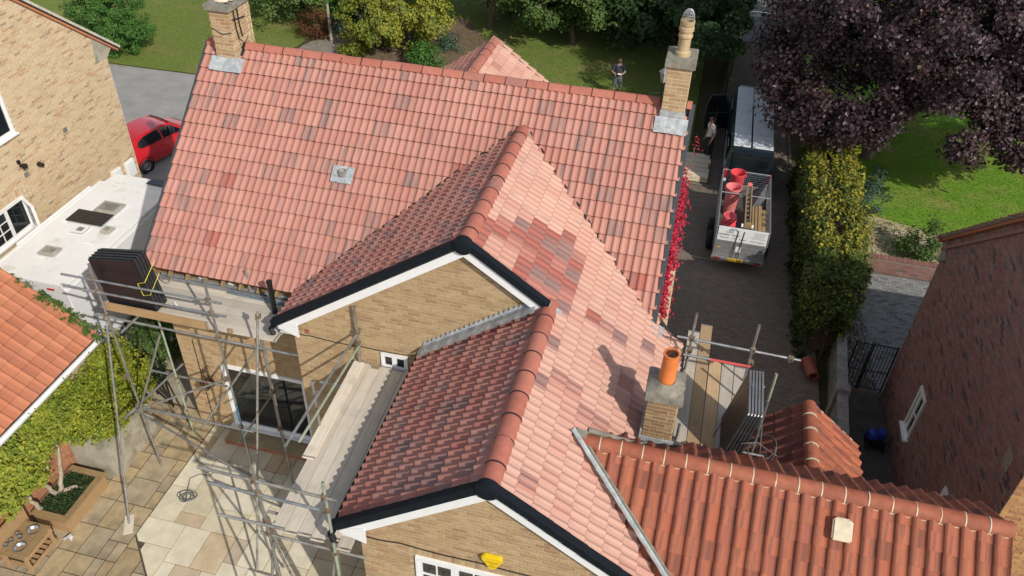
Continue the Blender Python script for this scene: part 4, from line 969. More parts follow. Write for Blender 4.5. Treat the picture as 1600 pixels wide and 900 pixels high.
# broken ridge end and zinc valley along the gabled roof
m = MB(); a, b = Vector((9.52, AY-.02, 6.26)), Vector((11.25, -6.24, 5.23)); n = 18; dd = (b-a).normalized(); sd = Vector((COS(P1), 0, -SIN(P1))); sd = (sd-dd*sd.dot(dd)).normalized()
for s0, s1, h0, h1 in ((-.06, 0, .095, .08), (0, .05, .08, .10)):
    for i in range(n):
        p, q = a.lerp(b, i/n), a.lerp(b, (i+1)/n); up = Vector((0, 0, 1)); wv = lambda k: .012*math.sin(k*3.3)
        m.add([p+sd*s0+up*(h0+wv(i)), q+sd*s0+up*(h0+wv(i+1)), q+sd*s1+up*h1, p+sd*s1+up*h1], [(0, 1, 2, 3)])
m.obj('valley_lining', 'zinc', ar, 60)
m = MB(); m.path([a+sd*.13+Vector((0, 0, .06)), a.lerp(b, .3)+sd*.12+Vector((0, 0, .06)), a.lerp(b, .6)+sd*.13+Vector((0, 0, .05)), b+sd*.12+Vector((0, 0, .05))], .022, 6); m.obj('valley_mortar', 'mortar_cap', ar, 60)
m = MB(); m.obox((9.64, AY+.02, 6.20), (.26, .20, .10), (Vector((.9, .1, -.2)), Y, Z)); m.obj('broken_ridge_end', 'mortar_cap', ar, bevel=.03)
m = MB(); m.path([(9.72, -4.52, 6.15), (10.1, -4.45, 6.03), (10.5, -4.40, 5.93), (10.62, -4.3, 5.86)], [.05, .045, .04, .05], 7); m.obj('mortar_fillet', 'mortar_cap', ar, 60)
m = MB(); m.obox((13.45, -5.2, annz(-5.2)+.14), (.27, .30, .09), (X, va, np.cross(X, va))); m.obox((13.45, -5.1, annz(-5.1)+.08), (.21, .16, .14), (X, va, np.cross(X, va)))
m.obj('roof_cowl', 'mortar_pale', ar, bevel=.02)
m = MB()
for k in range(3):
    p = Vector((LX+.15+k*.33, -1.53, LZ-.03-(.15+k*.33)*.83)); m.obox(p, (.40, .05, .03), (vr*-1, Y, np.cross(vr, Y)))
m.obj('verge_clip', 'black', ar)
m = MB()
for k in range(3):
    p = Vector((LX+.20+k*.33, -1.50, LZ+.005-(.20+k*.33)*.83)); m.obox(p, (.30, .03, .015), (vr*-1, Y, np.cross(vr, Y)))
m.obj('verge_trim', 'upvc', ar)

# ================================================================== NEIGHBOURING HOUSES
lh = thing('brick_house', 'tall cream brick house on the left with a gable wall, white windows and meter boxes', 'house')
m = MB(); yc, ye0, ye1, ez, az = 2.4, -2.33, 7.13, 5.65, 9.45
m.poly([(-7, ye1, -.1), (-7, ye1, ez), (-7, yc, az), (-7, ye0, ez), (-7, ye0, -.1)], (-9, 0, 0)); lw = m.obj('wall', 'mortar_pale', lh)
bl = Pieces('brick', 'brick_cream', stuff='brickwork')
ha, hb = (1.55+1, 2.96+1, 4.78, 5.95), (.35+1, 2.44+1, 2.17, 3.14)
brickwork(bl, lw, (-7, -1, .02), Y, 8.13, 9.3, lambda u, v: v < ez+min(ye1-(-1+u), (-1+u)-ye0)*(az-ez)/(ye1-yc)-.08 and not (v > 5.2 and u > 7.72), [ha, hb], [hb], rank=1.0,
          tintf=lambda u, v, t: (.0+.5*t if v < 2.4 and 4 < u < 7.2 and RNG.random() < .55 else t)); bl.build(lw)
m = MB(); sl_ = (az-ez)/(ye1-yc)
for s_ in (1, -1):
    yo = ye1+.45 if s_ > 0 else ye0-.45; zo = ez-.45*sl_
    m.poly([(-6.9, yc, az+.06), (-6.9, yo, zo+.06), (-16.2, yo, zo+.06), (-16.2, yc, az+.06)], (0, 0, -.10))
lr = m.obj('roof', 'tile_orange', lh)
dv = unit((0, 1, -sl_)); nv = unit((0, sl_, 1)); Lv = math.hypot(ye1+.45-yc, (ye1+.45-yc)*sl_)
m = MB(); m.obox(np.array([-6.93, yc, az])+dv*Lv/2+nv*.10, (.16, Lv, .07), (X, dv, nv)); m.obj('verge_capping', 'cap_pale', lr)
m = MB(); m.obox(np.array([-6.95, yc, az])+dv*Lv/2+nv*.045, (.12, Lv, .04), (X, dv, nv)); m.obj('verge_shadow_strip', 'union', lr)  # black strip paints the shadow line beneath the capping
MB().poly([(-7.0, ye1-.52, ez-.42), (-7.0, ye1+.02, ez-.42), (-7.0, ye1+.30, ez-.18), (-7.0, ye1+.02, ez+.0), (-7.0, ye1-.45, ez+.32)], (.03, 0, 0)).obj('kneeler', 'render', lh)
window(lw, (-7, 1.55, 4.80), Y, 1.40, 1.14, [(1, 1, 1, 1), (1, 1, 1, 1)], .06)
f = window(lw, (-7, .35, 2.19), Y, 2.08, .95, [(1, 2, 3), (1, 2, 3), (1, 1, 1)], .055)
ua = unit((math.sin(R_(62)), -math.cos(R_(62)), 0)); ua = np.array([ua[0]*1.0, ua[1], 0])
o_ = np.array([-6.93, 2.40, 2.24])+ua*.60; window(f, o_, -ua, .60, .86, [(1, 2, 3)], .04, 0, False, 'open_casement')
def meter_box(y, z, w_, h_):
    b = MB().bx(-7.0, -6.90, y, y+w_, z, z+h_).obj('meter_box', 'upvc', lh, bevel=.012); MB().bx(-6.90, -6.885, y+.04, y+w_-.04, z+.04, z+h_-.04).obj('meter_door', 'upvc', b, bevel=.004)
meter_box(5.82, 1.38, .42, .56); meter_box(6.48, 1.32, .42, .58)
for yy in (6.62, 6.74): MB().tube((-6.96, yy, .2), (-6.96, yy, 1.34), .016, n=6).obj('gas_pipe', 'black', lh)
m = MB(); m.bx(-7, -6.93, 2.66, 2.74, 3.98, 4.08); m.bx(-6.93, -6.80, 2.64, 2.78, 3.92, 3.97); m.bx(-6.82, -6.79, 2.63, 2.79, 3.86, 3.98); m.obj('security_light', 'black', lh, bevel=.006)
MB().lathe((-6.99, 3.33, 3.62), [(.001, .16), (.05, .15), (.065, .06), (.07, 0)], 12, ax=(Vector((0, 1, 0)), Vector((0, 0, 1)), Vector((1, 0, 0)))).obj('wall_lamp', 'black', lh, 40)
for (yy, zz) in ((4.55, 3.95), (2.75, 3.5)): MB().bx(-7, -6.982, yy, yy+.17, zz, zz+.14).obj('air_vent', 'steel_dull', lh)

rh = thing('brick_house', 'dark red brick house on the right seen gable end on, in shade', 'house')
m = MB(); yc2, a0, a1, ez2 = .30, -2.75, 4.35, 5.02; az2 = ez2+(a1-yc2)*.815; ez3 = az2-(yc2-a0)*.815
m.poly([(16.6, a1, -.1), (16.6, a1, ez2), (16.6, yc2, az2), (16.6, a0, ez3), (16.6, a0, -.1)], (9, 0, 0)); rw = m.obj('wall', 'mortar_grey', rh)
bR = Pieces('brick', 'brick_red', stuff='brickwork')
h1, h2_ = (4.35-2.22, 4.35-1.66, 1.17, 2.45), (4.35+.85, 4.35+1.4, 1.3, 2.6)
brickwork(bR, rw, (16.6, 4.35, .02), -Y, 7.1, 8.2, lambda u, v: v < min(ez2+u*.815, ez3+(7.1-u)*.815)-.05, [h1, h2_], [], rank=1.0); bR.build(rw)
bG = Pieces('brick', 'brick_gold', limit=0, stuff='front_brickwork'); brickwork(bG, rw, (16.6, -2.75, .02), X, 3.2, 5.7); bG.build(rw)
m = MB()
for s_ in (1, -1):
    yo = a1+.28 if s_ > 0 else a0-.28; zo = (ez2 if s_ > 0 else ez3)-.28*.815
    m.poly([(16.5, yc2, az2+.10), (16.5, yo, zo+.10), (25.7, yo, zo+.10), (25.7, yc2, az2+.10)], (0, 0, -.09))
rr = m.obj('roof', 'brick_rust', rh)
dv = unit((0, 1, -.815)); nv = unit((0, .815, 1)); Lv = math.hypot(a1+.3-yc2, (a1+.3-yc2)*.815)
MB().obox(np.array([16.52, yc2, az2])+dv*Lv/2+nv*.10, (.14, Lv, .07), (X, dv, nv)).obj('verge_capping', 'alu', rr)
MB().obox(np.array([16.575, yc2, az2])+dv*Lv/2-nv*.16, (.05, Lv-.2, .07), (X, dv, nv)).obj('corbel_course', 'brick_red', rr)
MB().poly([(16.6, a1-.34, ez2-.30), (16.6, a1+.02, ez2-.62), (16.6, a1+.18, ez2-.08), (16.6, a1+.02, ez2+.05)], (-.03, 0, 0)).obj('kneeler', 'mortar_cap', rh)
MB().bx(16.45, 16.7, a1+.10, a1+.22, ez2-.12, ez2-.02).obj('gutter_end', 'terracotta', rh)
window(rw, (16.6, 2.22, 1.19), -Y, .55, 1.26, [(1, 1, 1, 1), (1.5, 1, 2)], .05); window(rw, (16.6, -.85, 1.32), -Y, .55, 1.28, [(1, 1, 2, 1), (1.4, 1, 3)], .05)
MB().bx(16.585, 16.6, -2.3, -2.0, 4.75, 5.1).obj('wall_plaque', 'mortar_cap', rh)

# ---- low pantiled outbuilding by the patio
ob = thing('outbuilding', 'low outbuilding with orange pantile roof and white gutter above the creeper', 'building')
m = MB(); m.poly([(-2.05, -1.7, -.1), (-2.05, -1.7, 2.55), (-5.0, -1.7, 4.65), (-8, -1.7, 2.5), (-8, -1.7, -.1)], (0, -8, 0)); ow = m.obj('wall', 'mortar', ob)
bo = Pieces('brick', 'brick_rust', limit=120, stuff='brickwork'); brickwork(bo, ow, (-2.05, -9.5, .0), Y, 7.8, 2.55, lambda u, v: v < 1.3, rank=1); bo.build(ow)
PB = 36; m = MB(); m.poly([(-1.9, -1.6, 2.72), (-5.0, -1.6, 2.72+3.1*TAN(PB)), (-5, -9.6, 2.72+3.1*TAN(PB)), (-1.9, -9.6, 2.72)], (0, 0, -.05)); m.poly([(-8.1, -1.6, 2.72), (-5.0, -1.6, 2.72+3.1*TAN(PB)), (-5, -9.6, 2.72+3.1*TAN(PB)), (-8.1, -9.6, 2.72)], (0, 0, -.05))
orf = m.obj('roof', 'felt', ob)
to = Pieces('pantile', 'tile_orange', limit=220, stuff='pantile_field'); tmO = tile_template(.262, .31, lambda s: .036*math.exp(-((s-.86)/.11)**2)-.004*math.sin(math.pi*s), 12, th=.02, lap=.05, tail=.035, head=.01)
tile_field(to, orf, tmO, (-1.87, -9.6, 2.74), Y, (-COS(PB), 0, SIN(PB)), 8.0, 12, .25, .31, None, lambda a, b, t: t, jitter=.004); tile_field(to, orf, tmO, (-8.13, -1.6, 2.74), -Y, (COS(PB), 0, SIN(PB)), 8.0, 12, .25, .31, None, lambda a, b, t: t, jitter=.004, stuff_only=True); to.build(orf)
for par_, x_, W_, rows_ in ((lr, -16.2, 9.3, ((1, ye1+.45, ez-.45*sl_, sl_), (-1, ye0-.45, ez-.45*sl_, sl_))), (rr, 16.5, 9.2, ((1, a1+.28, ez2-.28*.815, .815), (-1, a0-.28, ez3-.28*.815, .815)))):
    ht = Pieces('roof_tile', 'tile_orange' if par_ is lr else 'tile_old', limit=0, stuff='roof_tile_field')
    for s_, y_, z_, k_ in rows_:
        L_ = abs(y_-(yc if par_ is lr else yc2))*math.hypot(1, k_); n_ = int(L_/.32)
        tile_field(ht, par_, tmR, (x_ if s_ < 0 else x_+W_, y_, z_+.10), X*(-s_), unit((0, -s_, k_)), W_, n_, .3, L_/n_, None, lambda a, b, t: t*.8, stuff_only=True)
    ht.build(par_)
gutter((-1.82, -9.5, 2.66), (-1.82, -1.75, 2.66), .06, 'upvc', ob)
m = MB(); m.bx(-1.93, -1.91, -9.5, -1.62, 2.52, 2.70); m.obj('fascia', 'upvc', ob)
# rendered plinth that continues the wall towards the house
pw = tag(MB().poly([(-.95, -3.35, -.05), (-.98, -1.75, -.05), (-1.25, -1.65, 1.25), (-2.1, -1.65, 1.35), (-2.1, -3.4, 1.35), (-1.3, -3.4, 1.0)][0:2]+[(-2.04, -1.75, -.05), (-2.04, -3.35, -.05)], (0, 0, 1.05)).obj('rendered_wall', 'render', None, bevel=.03), 'stained cream rendered plinth wall below the lime green creeper', 'wall')

# ================================================================== MOTORHOME
mh = thing('motorhome', 'white motorhome parked between the left house and the scaffold, seen from above', 'motorhome')
xl, xr, yn, yf, zt = -5.86, -3.62, -.40, 4.1, 2.82
m = MB(); pr = [(xl+.05, .45), (xl, .6), (xl, zt-.12), (xl+.10, zt), (xr-.10, zt), (xr, zt-.12), (xr, .6), (xr-.05, .45)]
m.poly([(a, yn, b) for a, b in pr], (0, yf-yn, 0)); body = m.obj('body', 'gel_side', mh, bevel=.03)
MB().poly([(xl+.06, yn-.015, zt+.002), (xr-.06, yn-.015, zt+.002), (xr-.06, yf+.02, zt+.002), (xl+.06, yf+.02, zt+.002)], (0, 0, .02)).obj('roof_skin', 'gel_white', mh, bevel=.01)
m = MB(); m.poly([(xl+.08, yf, zt), (xl+.1, yf+.55, zt-.02), (xl+.2, yf+.85, zt-.30), (xl+.22, yf+.95, zt-.75), (xl+.1, yf, zt-.95)], (2.04, 0, 0)); m.obj('overcab', 'gel_white', mh, bevel=.05)
m = MB(); m.poly([(xl+.3, yf, .5), (xl+.3, yf, 1.9), (xl+.3, yf+.75, 1.9), (xl+.3, yf+1.25, 1.25), (xl+.3, yf+2.0, 1.05), (xl+.3, yf+2.1, .5)], (1.66, 0, 0)); m.obj('cab', 'gel_side', mh, bevel=.05)
MB().poly([(xr-.9, yf+.25, zt+.005), (xr-.06, yf+.2, zt+.005), (xr-.08, yf+.50, zt+.0), (xr-.86, yf+.55, zt+.0)], (0, 0, .03)).obj('cab_rooflight', 'glass', mh, bevel=.01)
for k, xq in ((0, xl+.04), (1, xr-.04)): MB().bx(xq-.045, xq+.045, yn, yf, zt-.05, zt+.035).obj('roof_rail', 'gel_white', mh, bevel=.015)
MB().bx(xl-.09, xl-.01, .75, 3.75, zt-.12, zt+.06).obj('awning_case', 'gel_white', mh, bevel=.025)
def rooflight(x0, x1, y0, y1, name='rooflight', mat='lens_clear', h=.07):
    f = MB().bx(x0, x1, y0, y1, zt+.02, zt+.04).obj(name, 'gel_white', mh, bevel=.008); m = MB(); e_ = .05
    b = m.bx(x0+e_, x1-e_, y0+e_, y1-e_, zt+.04, zt+.04+h).obj('dome', mat, f, bevel=.03); MB().bx(x0+.15, x1-.15, y0+.15, y1-.15, zt+.04+h, zt+.045+h).obj('vent_mesh', 'steel_dull', f)
rooflight(-5.05, -4.26, 2.55, 3.2); rooflight(-4.27, -3.86, 1.72, 2.14); rooflight(-5.17, -4.58, .45, .95)
rooflight(-5.02, -4.55, 1.55, 2.02, 'roof_hatch', 'gel_white', .02); MB().bx(-4.55, -4.05, 1.28, 1.5, zt+.02, zt+.045).obj('roof_bracket', 'gel_white', mh, bevel=.01)
sp = MB().bx(-5.42, -4.32, 2.02, 2.60, zt+.05, zt+.075).obj('solar_panel', 'alu', mh)
cells = Pieces('solar_cell', 'panel', nvar=3); TC = box_t(.118, .112, .004, .001)
for i in range(9):
    for j in range(5): cells.add(TC, (-5.36+i*.1225, 2.075+j*.1165, zt+.074), np.array([X, Y, Z]), RNG.random(), sp)
cells.build(sp)
MB().bx(-5.5, -5.38, 2.0, 2.12, zt+.02, zt+.06).obj('cable_gland', 'gel_white', mh, bevel=.01)
MB().bx(xr-.55, xr-.36, yn-.03, yn, zt-.17, zt-.13).obj('marker_light', 'lamp_red', mh)
MB().bx(xl+.35, xr-.62, yn-.012, yn, 1.1, zt-.35).obj('rear_window', 'glass', mh); MB().bx(xl-.02, xr+.02, yn-.06, yn+.02, .38, .62).obj('bumper', 'alu', mh, bevel=.02)
MB().bx(xr-.001, xr+.012, .9, 1.75, 1.35, 1.95).obj('side_window', 'glass', mh, bevel=.01); MB().bx(xr-.001, xr+.008, 2.1, 2.7, .55, 2.3).obj('habitation_door', 'gel_white', mh, bevel=.006)
def wheel(par, c, r, wd, axis=X, hub='chrome', n=24):
    ax = (Vector((0, 1, 0)), Vector((0, 0, 1)), Vector((1, 0, 0))) if axis is X else axis
    w_ = MB().lathe(c, [(r*.62, -wd/2), (r*.93, -wd/2), (r, -wd*.35), (r, wd*.35), (r*.93, wd/2), (r*.62, wd/2)], n, ax=ax).obj('wheel', 'rubber', par, 40)
    h = MB(); h.lathe(c, [(.001, wd*.28), (r*.16, wd*.30), (r*.18, wd*.22), (r*.2, wd*.1)], 12, ax=ax); h.lathe(c, [(r*.50, wd*.36), (r*.62, wd*.44), (r*.64, wd*.2)], n, ax=ax)
    h.lathe(c, [(.001, -wd*.4), (r*.6, -wd*.4)], n, ax=ax)
    for k in range(7):
        a = 2*math.pi*k/7; q = Vector(c)+ax[2]*(wd*.26); e1 = ax[0]*math.cos(a)+ax[1]*math.sin(a); e2 = ax[0]*-math.sin(a)+ax[1]*math.cos(a)
        h.obox(q+e1*(r*.35), (r*.44, r*.13, wd*.12), (e1, e2, ax[2]))
    h.obj('rim', hub, w_, 30)
    return w_
for yy in (.9, 5.0):
    for xx in (xl+.25, xr-.25): wheel(mh, (xx, yy, .34), .34, .22)

# ================================================================== SCAFFOLDING
def couple(par, p, m=None):
    m = MB(); R = RNG.normal(0, .3); m.obox(p, (.10, .09, .085), (Vector((math.cos(R), math.sin(R), 0)), Vector((-math.sin(R), math.cos(R), 0)), Z)); m.obox(Vector(p)+Vector((.03, -.05, .02)), (.03, .07, .03)); m.obox(Vector(p)+Vector((-.02, -.04, -.04)), (.035, .05, .03))
    return m.obj('coupler', 'coupler', par, bevel=.008)
def tubeo(par, name, a, b, mat='steel', r=.0242):
    m = MB(); a, b = Vector(a), Vector(b); d = (b-a).normalized(); x, y = ortho(d); n = 10; rr = r*.8; v = []
    for p, q in ((a, r), (b, r), (b, rr), (b-d*.05, rr), (a, rr), (a+d*.05, rr)):
        for k in range(n): t = 2*math.pi*k/n; v.append(p+(x*math.cos(t)+y*math.sin(t))*q)
    f = []
    for i, j in ((0, 1), (1, 2), (2, 3), (4, 0), (5, 4)):
        for k in range(n): k2 = (k+1) % n; f.append((i*n+k, i*n+k2, j*n+k2, j*n+k))
    m.add(v, f); return m.obj(name, mat, par, 40)
def board(par, c, u, L, w=.222, th=.036, mat='board', name='deck_board', tl=0, irons=True):
    u = unit(u); sd = np.cross(Z, u); sd = unit(sd); n = np.cross(u, sd); m = MB(); m.obox((0, 0, 0), (L, w, th), None, RNG.random())
    off = RNG.random(3)*6; m.L = [tuple(np.array(l)+off) for l in m.L]
    o = m.obj(name, mat, par, bevel=.004); c = np.asarray(c, float); o.matrix_local = Matrix([[u[i], sd[i], n[i], c[i]] for i in range(3)]+[[0, 0, 0, 1]])
    if irons:
        for s_ in (-1, 1):
            q = MB(); q.obox((s_*(L/2-.025), 0, 0), (.03, w+.006, th+.006)); q.obj('end_band', 'steel_dull', o)
    return o
def base_plate(par, p): MB().bx(p[0]-.075, p[0]+.075, p[1]-.075, p[1]+.075, p[2], p[2]+.012).obj('base_plate', 'steel_dull', par)
s1 = thing('scaffold', 'tube scaffold with a boarded deck under the main eaves, above the patio doors', 'scaffold', 'scaffolds round the house')
T = lambda n, a, b, m='steel': tubeo(s1, n, a, b, m)
T('standard', (-.18, -2.82, .02), (-.18, -2.82, 6.0)); T('standard', (2.27, -2.82, .02), (2.27, -2.82, 6.2)); T('standard', (2.27, -2.818, .9), (2.271, -2.822, 2.9), 'steel_blue')
T('standard', (-.06, -1.66, .02), (-.06, -1.66, 4.75), 'steel_green'); T('standard', (2.97, -2.46, .02), (2.97, -2.46, 4.7), 'steel_dull'); T('standard', (2.30, -1.55, .1), (2.30, -1.55, 5.45), 'steel_dull')
T('raking_prop', (.0, -4.39, .04), (-.17, -2.90, 4.6)); T('raking_prop', (3.25, -4.74, .02), (3.28, -2.86, 5.65), 'steel_dull')
T('guard_rail', (-.85, -2.88, 5.66), (2.56, -2.88, 5.70)); T('guard_rail', (-.90, -2.88, 5.36), (2.60, -2.88, 5.39))
T('ledger', (-.42, -2.88, 4.74), (3.95, -2.88, 4.74)); T('ledger', (-.1, -2.90, 2.17), (2.6, -2.90, 2.20)); T('ledger', (-.75, -1.60, 1.90), (1.2, -1.60, 1.91)); T('ledger', (-.3, -1.58, 4.72), (3.3, -1.58, 4.72), 'steel_dull')
T('transom', (-.20, -3.35, 2.23), (-.05, -1.35, 2.06)); T('transom', (.45, -3.25, 4.78), (.55, -1.40, 4.77)); T('transom', (2.33, -3.1, 2.0), (2.36, -1.4, 2.0), 'steel_dull')
T('brace', (-.15, -2.95, 2.02), (1.05, -2.94, 4.62)); T('brace', (-.45, -2.97, 1.95), (2.25, -2.96, 3.70), 'steel_dull'); T('brace', (-.13, -2.86, 1.89), (3.10, -3.90, 2.0)); T('brace', (-.1, -1.70, .1), (.1, -2.78, 2.6), 'steel_dull')
T('brace', (1.3, -2.93, 1.9), (2.9, -2.5, 4.4), 'steel_dull')
for p in ((-.18, -2.85, 5.66), (-.18, -2.85, 5.37), (-.18, -2.85, 4.74), (2.27, -2.85, 5.70), (2.27, -2.85, 5.39), (2.27, -2.85, 4.74), (-.18, -2.86, 2.17), (2.27, -2.86, 2.2), (2.97, -2.6, 4.74), (3.28, -2.87, 5.55), (-.06, -1.63, 1.9), (-.17, -2.9, 3.1), (2.27, -2.9, 3.68), (2.97, -2.5, 2.0), (2.97, -2.48, 3.1)): couple(s1, p)
for p in ((-.18, -2.82, .012), (2.27, -2.82, .02), (-.06, -1.66, .012), (2.97, -2.46, .02)): base_plate(s1, p)
board(s1, (0, -4.40, .03), (.5, -.86, 0), .5, .2, .03, 'board', 'sole_board', irons=False)
for i in range(5): board(s1, (1.52+RNG.normal(0, .04), -2.63+i*.229, 4.845+RNG.normal(0, .002)), X, 3.8)
board(s1, (.92, -2.78, 4.94), (1, 0, 0), 2.3, .2, .036, 'toe', 'toe_board').rotation_euler = (R_(90), 0, 0)
MB().bx(2.5, 2.57, -2.79, -2.74, 4.87, 4.96).obj('toe_board_clip', 'toe', s1)

s2 = thing('scaffold', 'scaffold walkway of long grey boards running beside the lower front gable roof', 'scaffold', 'scaffolds round the house')
T = lambda n, a, b, m='steel': tubeo(s2, n, a, b, m)
T('standard', (5.11, -2.62, 4.4), (5.12, -2.62, 6.02)); T('standard', (5.04, -4.3, 4.45), (5.04, -4.3, 5.72)); T('standard', (5.20, -6.52, .02), (5.20, -6.52, 6.25)); T('standard', (6.29, -6.52, .02), (6.29, -6.52, 6.2), 'steel_green')
T('guard_rail', (5.13, -2.50, 5.38), (5.09, -5.5, 5.42)); T('guard_rail', (5.14, -2.54, 5.08), (5.10, -5.1, 5.10), 'steel_green')
T('guard_rail', (4.31, -6.56, 5.93), (6.49, -6.56, 5.90), 'steel_dull'); T('guard_rail', (4.42, -6.57, 5.62), (6.20, -6.57, 5.60))
T('transom', (4.95, -6.1, 4.50), (6.75, -6.1, 4.50), 'steel_dull'); T('transom', (4.98, -4.6, 4.50), (6.5, -4.6, 4.50)); T('transom', (5.0, -3.0, 4.50), (6.5, -3.0, 4.50)); T('ledger', (5.0, -6.46, 4.46), (6.75, -6.46, 4.46), 'steel_dull')
T('ledger', (4.45, -6.60, 4.9), (5.5, -6.58, 4.9), 'steel_dull'); T('brace', (5.18, -6.45, 4.4), (4.2, -4.9, .5), 'steel_dull'); T('brace', (5.2, -6.45, 4.3), (4.5, -6.7, .1), 'steel_dull'); T('brace', (6.27, -6.45, 4.4), (5.6, -6.7, .5)); T('brace', (6.31, -6.47, 4.7), (6.0, -6.2, .4)); T('brace', (4.46, -5.6, 4.5), (3.0, -3.9, 1.9), 'steel_dull')
T('ledger', (5.0, -6.4, 1.9), (7.0, -6.45, 1.9), 'steel_red'); T('ledger', (4.3, -2.8, 4.05), (5.3, -2.75, 4.05))
for p in ((5.11, -2.6, 5.38), (5.11, -2.6, 5.08), (5.05, -4.28, 5.4), (5.06, -4.28, 5.1), (5.20, -6.54, 5.92), (5.20, -6.54, 5.61), (6.29, -6.54, 5.9), (6.29, -6.54, 5.6), (6.29, -6.50, 4.5), (5.20, -6.50, 4.6), (5.20, -6.50, 4.9), (5.05, -4.3, 4.5)): couple(s2, p)
for p in ((5.20, -6.52, .02), (6.29, -6.52, .02)): base_plate(s2, p)
sk = unit((-.025, 1, 0)); so_ = np.array([sk[1], -sk[0], 0]); a0_ = np.array([5.17, -6.42, 4.575])
for i in range(6):
    st0 = (0, -.04, -.02, -.06, .02, -.12)[i]; c = a0_+so_*(.113+i*.226)+sk*(1.94+st0)
    board(s2, c+Z*RNG.normal(0, .002), sk, 3.86, mat='board')
board(s2, a0_+so_*(.02)+sk*2.62+Z*.04, sk, 2.45, .215, .036, 'board')
MB().obox(a0_+so_*.36+sk*3.75+Z*.03, (.14, .05, .02), (so_, sk, Z)).obj('timber_offcut', 'timber', s2)

s3 = thing('scaffold', 'scaffold platform on the drive side, behind the orange chimney pot', 'scaffold', 'scaffolds round the house')
T = lambda n, a, b, m='steel': tubeo(s3, n, a, b, m)
T('standard', (11.12, -1.45, .02), (11.12, -1.45, 6.3)); T('standard', (12.2, -1.45, .02), (12.2, -1.45, 6.28)); T('standard', (11.12, -3.2, 2.5), (11.12, -3.2, 5.3)); T('standard', (12.46, -2.75, 2.5), (12.46, -2.75, 5.75)); T('standard', (12.55, -2.3, 3.2), (12.55, -2.3, 6.0), 'steel_green')
T('guard_rail', (10.86, -1.5, 5.74), (13.03, -1.5, 5.70)); T('guard_rail', (11.02, -1.74, 5.55), (11.5, -1.74, 5.55)); T('guard_rail', (11.5, -1.74, 5.55), (12.2, -1.74, 5.55), 'steel_red'); T('ledger', (10.9, -1.4, 4.9-.08), (12.6, -1.4, 4.82)); T('ledger', (10.9, -3.1, 4.82), (12.6, -3.1, 4.82)); T('transom', (11.16, -3.3, 4.77), (11.16, -.2, 4.77), 'steel_dull')
for p in ((11.12, -1.48, 5.74), (12.2, -1.48, 5.72), (11.12, -1.6, 5.55), (12.2, -1.62, 5.55), (12.86, -1.5, 5.7)): couple(s3, p)
for i, (y1_, mt) in enumerate(((-.28, 'board'), (-.02, 'board_fresh'), (-1.02, 'board_fresh'), (-1.05, 'board'), (-1.08, 'board'))):
    board(s3, (11.19+i*.232, (-3.36+y1_)/2, 4.90), (0.012, 1, 0), y1_+3.36, mat=mt)

# ---- stacks of black panels leaning on the scaffolds, and things left on the decks
ps = thing('panel_stack', 'stack of black framed panels tied with a yellow strap on the left scaffold deck', 'panels')
tilt = Matrix.Rotation(R_(-8.5), 4, 'Y')
for k in range(9):
    m = MB(); w_, h_ = 1.04+(.012 if k % 2 else -.012), 1.22+(.006 if k % 2 else -.008); m.obox((0, 0, h_/2), (w_, .036, h_), None, .3); p = m.obj('panel', 'panel' if k % 2 == 0 else 'alu_dark', ps, bevel=.005)
    p.matrix_local = Matrix.Translation((.40, -2.68+k*.043, 4.875)) @ tilt
    g = MB(); g.obox((0, 0, h_/2), (w_-.09, .040, h_+.012), None, .3); g = g.obj('panel_edge', 'panel', p)
m = MB(); m.path([(.865, -2.3, 5.92), (.865, -2.715, 5.70), (.70, -2.722, 5.64), (.75, -2.722, 5.36), (.905, -2.715, 5.40), (.885, -2.3, 5.62)], .007, 5); m.obj('strap', 'strap_yellow', ps)
tag(MB().obox((1.12, -2.36, 4.90), (.20, .035, .06), (Vector((.8, -.6, 0)), Vector((.6, .8, 0)), Z)).obj('plastic_offcut', 'upvc', None), 'short white plastic offcut lying on the scaffold deck by the panels', 'offcut')
m = MB(); m.lathe((3.06, -1.98, 4.87), [(.055, 0), (.055, .74), (.062, .74), (.062, .79), (.001, .80)], 16); tag(m.obj('soil_pipe', 'black', None, 40), 'black upright pipe standing on the scaffold deck by the gable corner', 'pipe')
gl = thing('gutter_lengths', 'loose lengths of old pale gutter lying on the scaffold deck against the eaves', 'gutter')
for k, (ya, xa, xb) in enumerate(((-1.62, .0, 2.9), (-1.55, .25, 3.2), (-1.70, 1.9, 3.5))): gutter((xa, ya, 4.93+.01*k), (xb, ya-.02, 4.93+.01*k), .05, 'alu' if k < 2 else 'steel', gl, 'gutter_length')
MB().tube((1.9, -1.72, 4.92), (3.4, -1.76, 4.92), .02, n=8).obj('blue_rail', 'steel_blue', gl)
m = MB(); tw = [( .48+.12*math.cos(t)*(1+.2*math.sin(3*t)), -1.72+.07*math.sin(t), 4.93+.05*math.sin(2*t)+.003*t) for t in np.linspace(0, 14, 60)]; m.path(tw, .008, 5); tag(m.obj('wire_coil', 'steel_dull', None), 'tangle of grey wire on the deck behind the black panels', 'wire')

